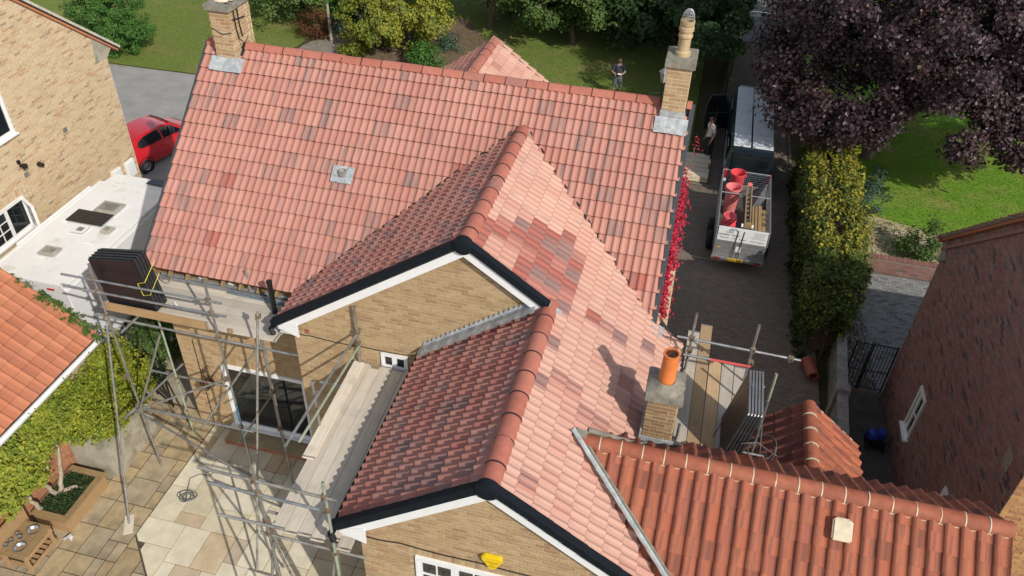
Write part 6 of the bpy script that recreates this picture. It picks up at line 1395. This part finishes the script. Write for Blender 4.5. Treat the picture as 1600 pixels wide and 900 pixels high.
for k, (x, y) in enumerate(((-1.42, -5.38), (-1.40, -5.80))):
    b = MB().lathe((x, y, .57), [(.001, .005), (.08, .005), (.115, .06), (.13, .062), (.13, .068), (.11, .066), (.075, .015), (.001, .012)], 22).obj('steel_bowl', 'chrome', None, 50)
    tag(b, ('steel bowl at the planter end of the mud kitchen top', 'steel bowl at the near end of the mud kitchen top')[k], 'bowl')
for k, (x, y, z) in enumerate(((-1.66, -5.55, .6), (-1.68, -5.72, .6), (-1.70, -5.84, .6), (-1.55, -5.6, .6))):
    b = MB().lathe((x, y, z-.005), [(.045, 0), (.05, .06), (.053, .06), (.04, .005)], 12).obj('tin_cup', 'chrome', None, 50); b['group'] = 'tins on the play kitchen'; tag(b, ('steel tin nearest the planter, at the back of the mud kitchen', 'steel tin between two others along the back of the mud kitchen', 'steel tin at the near back corner of the mud kitchen', 'steel tin standing forward of the row, between the two bowls')[k], 'tin')
m = MB(); 
for k in range(5): a = k*1.3; m.poly([(-1.02+.06*math.cos(a), -5.13+.06*math.sin(a), .06+.02*k), (-.90+.05*math.sin(a), -5.10+.05*math.cos(a*2), .10+.015*k), (-.95+.05*math.cos(a), -4.98, .07+.02*k)], (0, 0, .004))
tag(m.obj('crumpled_bag', 'paper', None), 'crumpled white plastic bag on the slabs by the planter', 'bag')
hb_ = thing('hanging_basket', 'hanging basket of small pink flowers on the wall left of the patio doors', 'hanging basket')
bc = Vector((.56, -1.50, 1.72)); MB().lathe(bc, [(.001, -.16), (.10, -.13), (.17, -.04), (.18, 0), (.15, 0)], 16).obj('basket', 'soil', hb_)
P_, N_, T_ = clump_cloud([bc+Vector((RNG.normal(0, .09), RNG.normal(0, .07), RNG.normal(.03, .06))) for _ in range(12)], .10, 30, bc, .6); leaves('foliage', 'leaf_dark', hb_, P_, N_, .045+0*T_, T_); k_ = RNG.random(len(P_)) < .35; leaves('flowers', 'leaf_red', hb_, P_[k_]+np.array([0, -.02, .03]), N_[k_], .035+0*T_[k_], T_[k_])
MB().path([(.56, -1.28, 2.1), (.56, -1.5, 2.12), (.56, -1.5, 1.9)], .008, 5).obj('bracket', 'iron', hb_)
MB().tube((.33, -1.31, .1), (.36, -1.31, 2.9), .008, n=5).obj('wall_cable', 'black', house)

# ================================================================== PEOPLE
def skin_body(name, par, joints, edges, radii, mat, sub=2):
    me = bpy.data.meshes.new(name); me.from_pydata([Vector(j) for j in joints], edges, []); o = bpy.data.objects.new(name, me); COL.objects.link(o)
    o.modifiers.new('Skin', 'SKIN'); sv = me.skin_vertices[0].data
    for i, r in enumerate(radii): r = r if isinstance(r, tuple) else (r, r); sv[i].radius = r; sv[i].use_root = (i == 0)
    s = o.modifiers.new('Sub', 'SUBSURF'); s.levels = s.render_levels = sub
    dg = bpy.context.evaluated_depsgraph_get(); dg.update(); e = o.evaluated_get(dg); me2 = bpy.data.meshes.new_from_object(e); bpy.data.objects.remove(o)
    me2.name = name; me2.polygons.foreach_set('use_smooth', np.ones(len(me2.polygons), bool)); me2.materials.clear(); return link(name, me2, mat, par)
def person(label, base, yaw, pose, top, legs, hair, shorts=False):
    t = thing('person', label, 'person'); Rm = Matrix.Translation(Vector(base)) @ Matrix.Rotation(yaw, 4, 'Z')
    J = {k: Rm @ Vector(v) for k, v in pose.items()}
    def sk(n, chain, rad, mat, par=t, sub=2):
        js, es, rs, idx = [], [], [], {}
        for path in chain:
            for i, k in enumerate(path):
                if k not in idx: idx[k] = len(js); js.append(J[k]); rs.append(rad[k])
                if i: es.append((idx[path[i-1]], idx[k]))
        return sk_(n, par, js, es, rs, mat, sub)
    def sk_(n, par, js, es, rs, mat, sub): return skin_body(n, par, js, es, rs, mat, sub)
    rad = dict(pel=(.15, .11), wai=(.135, .10), che=(.155, .11), shc=(.10, .08), nek=.052, hed=.075, crn=.055, chin=.05, sl=.062, el=.043, wl=.031, sr=.062, er=.043, wr=.031, hl=.085, kl=.058, al=.04, tl=.032, hr=.085, kr=.058, ar=.04, tr=.032, ml=.033, mr=.033)
    body = sk('body', [['pel', 'wai', 'che', 'shc', 'nek', 'hed', 'crn'], ['shc', 'sl', 'el', 'wl', 'ml'], ['shc', 'sr', 'er', 'wr', 'mr'], ['pel', 'hl', 'kl', 'al', 'tl'], ['pel', 'hr', 'kr', 'ar', 'tr']], rad, 'skin')
    R2 = {k: (tuple(q+.013 for q in v) if isinstance(v, tuple) else v+.014) for k, v in rad.items()}
    for s_ in 'lr':
        J['u'+s_] = J['s'+s_].lerp(J['e'+s_], .82); R2['u'+s_] = .058
        J['q'+s_] = J['k'+s_].lerp(J['a'+s_], .12 if shorts else .96); R2['q'+s_] = .078 if shorts else .058
    R2['shc'] = (.10, .085)
    sk('shirt', [['wai', 'che', 'shc'], ['shc', 'sl', 'ul'], ['shc', 'sr', 'ur'], ['wai', 'pel']], R2, top, body)
    R2['pel'] = (.168, .128); J['wa2'] = J['pel'].lerp(J['wai'], .7); R2['wa2'] = (.160, .122); R2['hl'] = R2['hr'] = .108; R2['kl'] = R2['kr'] = .082
    sk('trousers', [['pel', 'wa2'], ['pel', 'hl', 'kl', 'ql'], ['pel', 'hr', 'kr', 'qr']], R2, legs, body)
    # head details: hair cap, nose, ears, eyes, mouth
    hd_, fw = J['hed'], (J['fce']-J['hed']).normalized(); up_ = (J['crn']-J['nek']).normalized(); fw = (fw-up_*fw.dot(up_)).normalized(); sd_ = up_.cross(fw)
    hm = MB(); hm.lathe(hd_+up_*.03-fw*.012, [(.088, -.05), (.094, .0), (.088, .05), (.06, .092), (.001, .108)], 16, ax=(sd_, fw, up_)); hm.obj('hair', hair, body, 60)
    m = MB(); m.poly([hd_+fw*.07+up_*.01-sd_*.006, hd_+fw*.07+up_*.01+sd_*.006, hd_+fw*.078-up_*.03+sd_*.014, hd_+fw*.078-up_*.03-sd_*.014], fw*.022); m.obj('nose', 'skin', body, bevel=.004)
    for s_ in (-1, 1):
        MB().lathe(hd_+fw*.068+sd_*s_*.03+up_*.012, [(.001, .012), (.010, .008), (.012, 0)], 8, ax=(sd_, up_, fw)).obj('eye', 'ink', body); MB().lathe(hd_+sd_*s_*.076, [(.001, .014), (.018, .01), (.024, 0)], 10, ax=(fw, up_, sd_*s_)).obj('ear', 'skin', body, 50)
    MB().obox(hd_+fw*.071-up_*.048, (.04, .012, .009), (sd_, fw, up_)).obj('mouth', 'terracotta', body)
    for s_, w_, m_ in (('l', 'wl', 'ml'), ('r', 'wr', 'mr')):   # five fingers from each palm
        d = (J[m_]-J[w_]).normalized(); x, y = ortho(d); pr = J[m_]+d*.02
        for k in range(4): o0 = pr+x*(.022*(k-1.5)); L = (.062, .072, .068, .052)[k]; MB().path([o0, o0+d*L*.5+y*.006, o0+d*L*.85+y*.022, o0+d*L*.95+y*.036], [.009, .0085, .008, .006], 6).obj('finger', 'skin', body, 50)
        MB().path([J[m_]-d*.01+x*.028, J[m_]+d*.02+x*.05+y*.012, J[m_]+d*.05+x*.055+y*.02], [.011, .010, .008], 6).obj('thumb', 'skin', body, 50)
    for s_ in 'lr':
        a, b = J['a'+s_], J['t'+s_]; d = (b-a); d.z = 0; d.normalize(); sd2 = Vector((-d.y, d.x, 0)); c_ = a+d*.05; c_.z = base[2]+.04
        MB().obox(c_, (.27, .095, .08), (d, sd2, Z)).obj('shoe', 'black' if not shorts else 'cloth_grey', body, bevel=.03)
    return t
st0 = dict(pel=(0, 0, .93), wai=(0, .0, 1.10), che=(0, -.01, 1.28), shc=(0, .0, 1.43), nek=(0, -.015, 1.52), hed=(0, -.05, 1.63), crn=(0, -.05, 1.70), chin=(0, -.1, 1.57), fce=(0, -.16, 1.62),
           sl=(.19, 0, 1.41), sr=(-.19, 0, 1.41), hl=(.10, 0, .88), hr=(-.10, 0, .88), kl=(.13, -.02, .48), kr=(-.13, -.02, .48), al=(.16, .01, .08), ar=(-.16, .01, .08), tl=(.18, -.14, .04), tr=(-.18, -.14, .04),
           el=(.27, -.02, 1.13), er=(-.27, -.02, 1.13), wl=(.09, -.28, 1.12), wr=(-.09, -.28, 1.12), ml=(.05, -.33, 1.14), mr=(-.05, -.33, 1.14))
po = dict(st0); po.update(hed=(0, -.075, 1.61), crn=(0, -.075, 1.69), fce=(0, -.19, 1.54))
pp = person('person in navy top and blue-grey shorts looking down at a controller on the lawn', (7.12, 20.25, 0), R_(8), po, 'cloth_navy', 'cloth_grey', 'hair', True)
ctl = thing('remote_controller', 'small dark controller with a bright screen held by the person on the lawn', 'controller')
q = Matrix.Translation((7.12, 20.25, 0)) @ Matrix.Rotation(R_(8), 4, 'Z'); c_ = q @ Vector((0, -.40, 1.17))
MB().obox(c_, (.20, .09, .03)).obj('body', 'black', ctl, bevel=.01); MB().obox(c_+Vector((.03, -.02, .045)), (.13, .07, .008), (X, unit((0, 1, .5)), unit((0, -.5, 1)))).obj('screen', 'sign_white', ctl)
po = dict(st0); po.update(el=(.24, .05, 1.14), wl=(.22, -.04, .90), ml=(.22, -.07, .82), er=(-.24, .04, 1.14), wr=(-.22, -.05, .90), mr=(-.22, -.08, .82), kl=(.11, -.05, .48), al=(.12, .0, .08), tl=(.13, -.15, .04))
person('bearded person in white T-shirt and dark trousers standing beside the open van door', (11.25, 15.85, 0), R_(-62), po, 'cloth_white', 'cloth_dark', 'hair_red')
# ================================================================== VEGETATION
def lawn_blades(name, pts_fn, n, size, mat='grass_blade', hi=1.0):
    P = np.array([pts_fn() for _ in range(n)]); P[:, 2] += size*.3
    a = RNG.uniform(0, 2*math.pi, n); Nn = np.stack([np.cos(a), np.sin(a), .25*np.ones(n)], 1)
    o = leaves(name, mat, None, P, Nn, size*(.6+.8*RNG.random(n)), RNG.random(n)*hi, .5); o['kind'] = 'stuff'; return o
def rnd_in(poly, z=0):
    xs_ = [p[0] for p in poly]; ys_ = [p[1] for p in poly]
    while True:
        x, y = random.uniform(min(xs_), max(xs_)), random.uniform(min(ys_), max(ys_))
        if in_poly(x, y, poly): return (x, y, z)
LA_ = [(-18, 16.2), (-10.6, 16.9), (-8.2, 21.0), (-7.6, 27), (-20, 28)]; LB_ = [(-1.5, 18), (3, 16.5), (10.6, 15.2), (10.8, 24), (-1, 25)]; LC_ = [(16.6, 13.2), (17.5, 13.0), (20.2, 12.6), (22, 12.2), (26, 12), (28, 22), (16, 22)]
lawn_blades('grass', lambda: rnd_in(LA_), 26000, .05, 'grass_dry', .9); lawn_blades('grass', lambda: rnd_in(LB_), 22000, .05, 'grass_dry', .7); lawn_blades('grass', lambda: rnd_in(LC_), 34000, .05, hi=.95)
lawn_blades('weeds', lambda: rnd_in([(16.3, 10.3), (21.5, 10.4), (20, 12.9), (16.6, 13.3)]), 700, .12, hi=1.0)
gv = Pieces('pebble', 'gravel', limit=0, stuff='gravel_stones'); TG = (np.array([[-.5, -.4, 0], [.5, -.45, 0], [.45, .4, 0], [-.4, .5, 0], [-.25, -.2, .4], [.28, -.22, .45], [.2, .25, .4], [-.2, .2, .45]]), np.array([[4, 5, 6, 7], [0, 1, 5, 4], [1, 2, 6, 5], [2, 3, 7, 6], [3, 0, 4, 7]]))
for i in range(1800):
    x, y, z = rnd_in([(15.3, 4.6), (16.5, 4.5), (16.4, 7.6), (15.7, 9.3), (15.3, 9.3)]); s_ = random.uniform(.03, .09)*(1.8 if random.random() < .02 else 1); a = random.random()*6.28
    gv.add(TG, (x, y, .012), np.array([[math.cos(a)*s_, math.sin(a)*s_, 0], [-math.sin(a)*s_, math.cos(a)*s_, 0], [0, 0, s_]]), random.random()*.9, None)
for i in range(900):
    x, y, z = rnd_in([(16.3, 10.3), (21.5, 10.4), (20, 12.7), (16.6, 13.2)]); s_ = random.uniform(.02, .07); a = random.random()*6.28
    gv.add(TG, (x, y, .012), np.array([[math.cos(a)*s_, math.sin(a)*s_, 0], [-math.sin(a)*s_, math.cos(a)*s_, 0], [0, 0, s_]]), .5+.5*random.random(), None)
gv.build(None)

# copper maple over the drive
mp = thing('maple_tree', 'large dark purple-leaved maple spreading over the drive and lawn on the right', 'tree')
mc = np.array([18.8, 18.6, 6.8])
trunk(mp, [(17.3, 17.9, -.1), (17.45, 17.9, 1.5), (17.8, 18.0, 3.5), (18.3, 18.0, 7.5)], .27, .1)
cl = list(ellipsoid_clumps(mc, (6.4, 6.0, 4.1), 560, .62, 3.3, .10))+list(ellipsoid_clumps((24.0, 20.0, 6.9), (5.0, 5.5, 4.0), 300, .62, 3.6, .10))
for (x, y, z, s_, n_) in ((18.9, 12.5, 3.4, .4, 6), (20.6, 12.8, 3.4, .45, 7), (14.2, 13.1, 3.4, .6, 10), (15.4, 13.1, 3.4, .6, 10), (16.4, 13.2, 3.5, .6, 8), (13.4, 14.3, 3.7, .6, 8), (14.2, 14.0, 3.7, .6, 8), (13.3, 15.2, 4.0, .7, 10), (13.0, 16.8, 4.4, .7, 10), (13.0, 18.5, 4.7, .8, 10), (16.4, 13.7, 4.1, .8, 14), (19.5, 13.9, 4.6, 1.0, 18), (22.5, 14.2, 4.4, .9, 18), (25.0, 16.0, 4.6, 1.2, 26), (12.9, 20.6, 5.0, .8, 10), (15.2, 13.4, 3.8, .6, 8), (21.5, 15.0, 5.0, 1.3, 30), (17.6, 14.0, 4.9, 1.1, 22), (14.6, 15.2, 4.9, 1.0, 16), (21.0, 16.0, 7.0, 1.8, 50), (17.0, 15.2, 6.6, 1.5, 34), (24.0, 16.5, 7.5, 1.8, 50), (22.5, 14.6, 5.6, 1.2, 24), (19.2, 13.4, 4.1, .6, 10), (20.8, 13.8, 4.2, .7, 14), (22.4, 13.6, 3.9, .6, 10), (19.8, 14.6, 5.2, 1.0, 20), (24.2, 14.6, 4.4, .9, 18)):
    for i in range(n_): cl.append(np.array([x, y, z])+RNG.normal(0, s_*.55, 3)*np.array([1, 1, .8]))
for k in range(9):
    e = Vector(cl[(k*41) % 500]); s0 = Vector((17.6, 17.9, 2.2+.3*k)); MB().path([s0, s0.lerp(e, .5)+Vector((0, 0, .3)), e], [.11, .07, .02], 6).obj('limb', 'bark', mp, 40)
P_, N_, T_ = clump_cloud(cl, .62, 150, mc, .55, .60, .35); leaves('crown', 'leaf_purple', mp, P_, N_, .10+.075*RNG.random(len(P_)), T_, 1.2)
# trees and shrubs at the back of the garden
BT = 'trees at the back of the garden'
tree('garden_tree', 'dense dark green shrub-like tree left of the leaning post and rust bush', 'tree', (-9.4, 24.5, 0), (-9.6, 24.6, 1.75), (3.5, 2.7, 1.75), 140, 105, .45, .13, 'leaf_mid', BT, .1, .12)
tree('garden_tree', 'tall yellow-green tree in the flower bed above the middle of the main ridge', 'tree', (-3.4, 22.9, 0), (-3.5, 22.6, 1.9), (2.5, 2.6, 1.95), 150, 120, .42, .14, 'leaf_yellow', BT, .1, .10)
tree('garden_tree', 'dark tree with bare trunk right of the yellow-green tree', 'tree', (-.15, 26.2, 0), (-.1, 26.8, 3.9), (3.2, 2.8, 2.1), 130, 100, .55, .16, 'leaf_dark', BT, 1.9, .17)
tree('garden_tree', 'pale green weeping tree with trailing branches above the back gable', 'tree', (4.3, 25.4, 0), (3.5, 25.2, 2.7), (3.4, 2.3, 2.0), 180, 120, .45, .15, 'leaf_mid', BT, 1.1, .15, 6, .45, .7)
tree('garden_tree', 'dark leafy tree shading the lawn behind the person', 'tree', (8.0, 27.2, 0), (8.0, 25.6, 2.9), (3.4, 2.6, 2.5), 210, 110, .55, .18, 'leaf_dark', BT, .8, .2)
tree('garden_tree', 'dark overhanging tree beside the pale gate post and drive', 'tree', (10.6, 25.5, 0), (10.5, 23.8, 3.1), (1.5, 3.6, 2.2), 130, 110, .5, .19, 'leaf_dark', BT, 1.2, .16)
tree('garden_tree', 'shadowed tree at the top edge behind the garden path', 'tree', (-6.3, 30.5, 0), (-6.6, 30.0, 2.6), (2.4, 2.0, 2.7), 90, 90, .6, .2, 'leaf_dark', BT, .4, .15)
tree('garden_tree', 'green roadside tree at the far end of the drive', 'tree', (15.0, 31.5, 0), (14.8, 30.4, 4.3), (2.3, 1.8, 2.2), 70, 80, .5, .18, 'leaf_mid', BT, 2.3, .14)
tree('garden_tree', 'shadowed tree behind the weeping tree at the top edge', 'tree', (3.0, 30.5, 0), (2.2, 28.4, 2.4), (5.4, 1.5, 2.6), 260, 95, .7, .2, 'leaf_dark', BT, .3, .2)
tree('garden_tree', 'dark evergreen tree filling the top edge left of the drive', 'tree', (8.5, 31, 0), (8.3, 29.6, 2.6), (3.6, 1.6, 2.7), 160, 90, .7, .2, 'leaf_dark', BT, .3, .2)
def bush(label, c, rad, n, per, leaf, mat, cr=.3, group='garden shrubs', name='shrub', lump=.14):
    t = thing(name, label, 'shrub', group); cl_ = ellipsoid_clumps(c, rad, n, .4, .05, lump)
    for k in range(4): e = cl_[k*3 % len(cl_)]; MB().path([(c[0], c[1], -.05), tuple((np.array([c[0], c[1], 0])+e)/2), tuple(e)], [.03, .02, .008], 5).obj('stem', 'bark', t)
    P, Nn, T = clump_cloud(cl_, cr, per, c, .5); leaves('foliage', mat, t, P, Nn, leaf*(.7+.6*RNG.random(len(P))), T); return t
bush('rounded dark green shrub beyond the roof corner of the left house', (-15.9, 18.2, 1.3), (2.0, 1.6, 1.55), 170, 130, .085, 'leaf_bright', .3, lump=.02)
tree('garden_tree', 'dark evergreen at the top edge left of the back shrubs', 'tree', (-12.5, 29.5, 0), (-12.5, 29.5, 2.2), (3.2, 1.8, 2.2), 90, 90, .6, .18, 'leaf_dark', BT, .2, .2)
bush('rust-brown leafed bush at the foot of the leaning post', (-7.75, 22.3, .75), (.95, .7, .75), 40, 70, .08, 'leaf_rust')
bush('glossy bright green laurel beside the garden path', (-7.05, 24.6, 1.25), (.95, .9, 1.25), 50, 70, .15, 'leaf_bright')
bush('small dark shrub between the post and the bright laurel', (-6.95, 23.0, .5), (.5, .5, .55), 20, 50, .09, 'leaf_blue')
bush('low green shrub in the bed just above the main ridge', (-1.75, 20.6, .55), (.95, .7, .6), 34, 70, .10, 'leaf_bright')
bush('tiny dark shrub further back on the grass by the bed', (-1.3, 22.9, .35), (.6, .5, .4), 18, 50, .09, 'leaf_blue')
bush('green bush with red tips standing in the sandy patch', (18.5, 11.3, .6), (.8, .6, .65), 34, 75, .08, 'leaf_mid')
bush('blue-green conifer at the lawn side of the hedge', (16.75, 13.3, .8), (.55, .55, .95), 30, 80, .07, 'leaf_blue', .25, name='conifer')
bush('overgrown yellowish shrub spilling from the tree onto the path', (-5.3, 21.3, .6), (.9, .9, .6), 30, 70, .11, 'leaf_yellow')
# clipped hedge along the drive
hg = thing('hedge', 'long yellowing clipped hedge between the drive and the neighbouring garden', 'hedge')
Pq, Nq, Tq = [], [], []
def hedge_w(y):
    e = min(1, max(0, (y-5.0)/1.2)); return 14.42+.18*(1-e)+.07*math.sin(y*1.9), 15.6+.5*min(1, max(0, (y-5.4)/3.0))-.3*(1-e)+.08*math.sin(y*2.7+1), 2.25*(.72+.28*e)+.07*math.sin(y*2.2)
hc = []
for i in range(1500):
    y = RNG.uniform(5.15, 15.0); xa, xb, h = hedge_w(y); a = RNG.uniform(-.25, math.pi+.25); cx, rx = (xa+xb)/2, (xb-xa)/2
    ca, sa = math.cos(a), max(math.sin(a), 0)
    px = cx+rx*math.copysign(abs(ca)**.45, ca)*(1-.06*RNG.random()); pz = h*(sa**.55)*(1-.05*RNG.random()) if RNG.random() < .75 else RNG.uniform(.1, h*.9)
    hc.append((px, y, pz, ca))
for (px, y, pz, ca) in hc:
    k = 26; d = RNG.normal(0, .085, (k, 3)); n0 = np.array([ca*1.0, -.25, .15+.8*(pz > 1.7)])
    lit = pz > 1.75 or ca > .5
    base = (.37 if y > 7.5+.5*math.sin(px*4) else .22) if lit else .12+.16*(pz > 1.1)  # paints sunlit and shaded parts into leaf colour, besides real yellowing
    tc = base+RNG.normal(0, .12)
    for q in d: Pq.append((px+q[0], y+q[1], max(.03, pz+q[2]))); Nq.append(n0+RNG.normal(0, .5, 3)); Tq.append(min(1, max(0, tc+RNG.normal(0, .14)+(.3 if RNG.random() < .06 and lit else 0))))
for i in range(500):   # uncut shoots
    y = RNG.uniform(5.3, 15); xa, xb, h = hedge_w(y); px = RNG.uniform(xa, xb); k = RNG.random()*.30
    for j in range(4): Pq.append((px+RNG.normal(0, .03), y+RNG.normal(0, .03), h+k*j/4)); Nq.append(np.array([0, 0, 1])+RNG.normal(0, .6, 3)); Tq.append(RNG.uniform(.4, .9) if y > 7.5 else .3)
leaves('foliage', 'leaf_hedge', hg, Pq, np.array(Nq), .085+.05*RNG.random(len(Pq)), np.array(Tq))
for k in range(12): MB().path([(15.1, 5.6+k*.8, -.05), (15.1+RNG.normal(0, .1), 5.6+k*.8, 1.0), (15.1+RNG.normal(0, .3), 5.6+k*.8, 1.9)], [.05, .035, .015], 6).obj('stem', 'bark', hg)
m = MB(); m.bx(14.75, 15.45, 5.6, 14.6, .1, 1.75); m.obj('inner_twigs', 'soil', hg)
# lime creeper over the outbuilding wall
cp = thing('climbing_creeper', 'lime and yellow-green creeper covering the outbuilding wall beneath its white gutter', 'creeper')
Pq, Nq = [], []
def cbot(y): return 1.15+.25*math.sin(y*2.9)+.15*math.sin(y*6.1+1) + (.25 if y < -5.0 else 0) + (.35 if -5.0 < y < -3.5 else 0) - (.25 if y > -2.9 else 0)
cen = [np.array([-1.85+abs(RNG.normal(0, .22)), y, RNG.uniform(cbot(y), 2.52)]) for y in RNG.uniform(-7.8, -1.15, 560)]+[np.array([RNG.uniform(-2.0, -1.05), y, RNG.uniform(.95, 1.7)]) for y in RNG.uniform(-3.2, -1.2, 210)]
P_, N_, T_ = clump_cloud(cen, .20, 46, (-3.2, -4, 1.0), .45, .8, .2); k_ = P_[:, 2] < 2.66
leaves('foliage', 'leaf_creeper', cp, P_[k_], N_[k_]+np.array([.5, 0, .1]), .062+.04*RNG.random(k_.sum()), T_[k_])
for pts in (((-1.72, -4.30, .35), (-1.80, -4.45, .8), (-1.72, -4.40, 1.2), (-1.85, -4.7, 1.7)), ((-1.72, -4.28, .35), (-1.70, -4.0, .9), (-1.85, -3.7, 1.4), (-1.8, -3.3, 2.0)), ((-1.80, -4.75, .4), (-1.85, -4.85, .9), (-1.8, -5.1, 1.4)), ((-1.78, -4.42, .9), (-1.74, -4.15, 1.3), (-1.8, -3.9, 1.9)), ((-1.7, -4.3, .42), (-1.5, -4.1, .44), (-1.3, -4.0, .42))):
    q = [Vector(pts[0])]
    for a, b in zip(pts[:-1], pts[1:]):
        for i in range(1, 5): q.append(Vector(a).lerp(Vector(b), i/4)+Vector((RNG.normal(0, .02), RNG.normal(0, .025), 0)))
    MB().path(q, [.055*(1-.7*i/len(q)) for i in range(len(q))], 7).obj('stem', 'bark_pale', cp, 50)
iv = thing('ivy', 'dark green ivy bush in the gap between motorhome and creeper', 'ivy')
cen = [np.array([RNG.uniform(-2.6, -1.75), RNG.uniform(-.5, .9), RNG.uniform(.1, 1.35)]) for _ in range(90)]
P_, N_, T_ = clump_cloud(cen, .26, 45, (-2.4, 0, .2), .5); leaves('foliage', 'leaf_mid', iv, P_, N_, .085+.04*RNG.random(len(P_)), T_*.8)
MB().path([(-2, -.4, 0), (-1.95, -.4, 1.2)], [.05, .02], 6).obj('stem', 'bark', iv)
iv2 = thing('ivy', 'thin strip of ivy creeping along the far edge of the outbuilding roof', 'ivy')
cen = []
for i in range(75):
    q = RNG.beta(1.3, 1.0); x = -3.7+1.95*q; cen.append(np.array([x+RNG.normal(0, .06), -1.62+RNG.normal(0, .06)-.10*(q > .85)*RNG.random(), 2.76+(-1.87-x)*TAN(36)+.02]))
P_, N_, T_ = clump_cloud(cen, .10, 26, (-3, -1.6, 0), .8, .5); leaves('foliage', 'leaf_mid', iv2, P_, N_, .05+.025*RNG.random(len(P_)), T_)

# ================================================================== put each thing's Empty at its base
bpy.context.view_layer.update()
for o in list(COL.objects):
    if o.type == 'EMPTY' and o.parent is None and o.children:
        lo = np.full(3, 1e9); hi = -lo
        for ch in o.children_recursive:
            if ch.type == 'MESH' and len(ch.data.vertices):
                bb_ = np.array([ch.matrix_world @ Vector(c) for c in ch.bound_box]); lo = np.minimum(lo, bb_.min(0)); hi = np.maximum(hi, bb_.max(0))
        b_ = Vector(((lo[0]+hi[0])/2, (lo[1]+hi[1])/2, max(lo[2], -.05))); o.location = b_; inv = Matrix.Translation(-b_)
        for ch in o.children: ch.matrix_parent_inverse = inv @ ch.matrix_parent_inverse
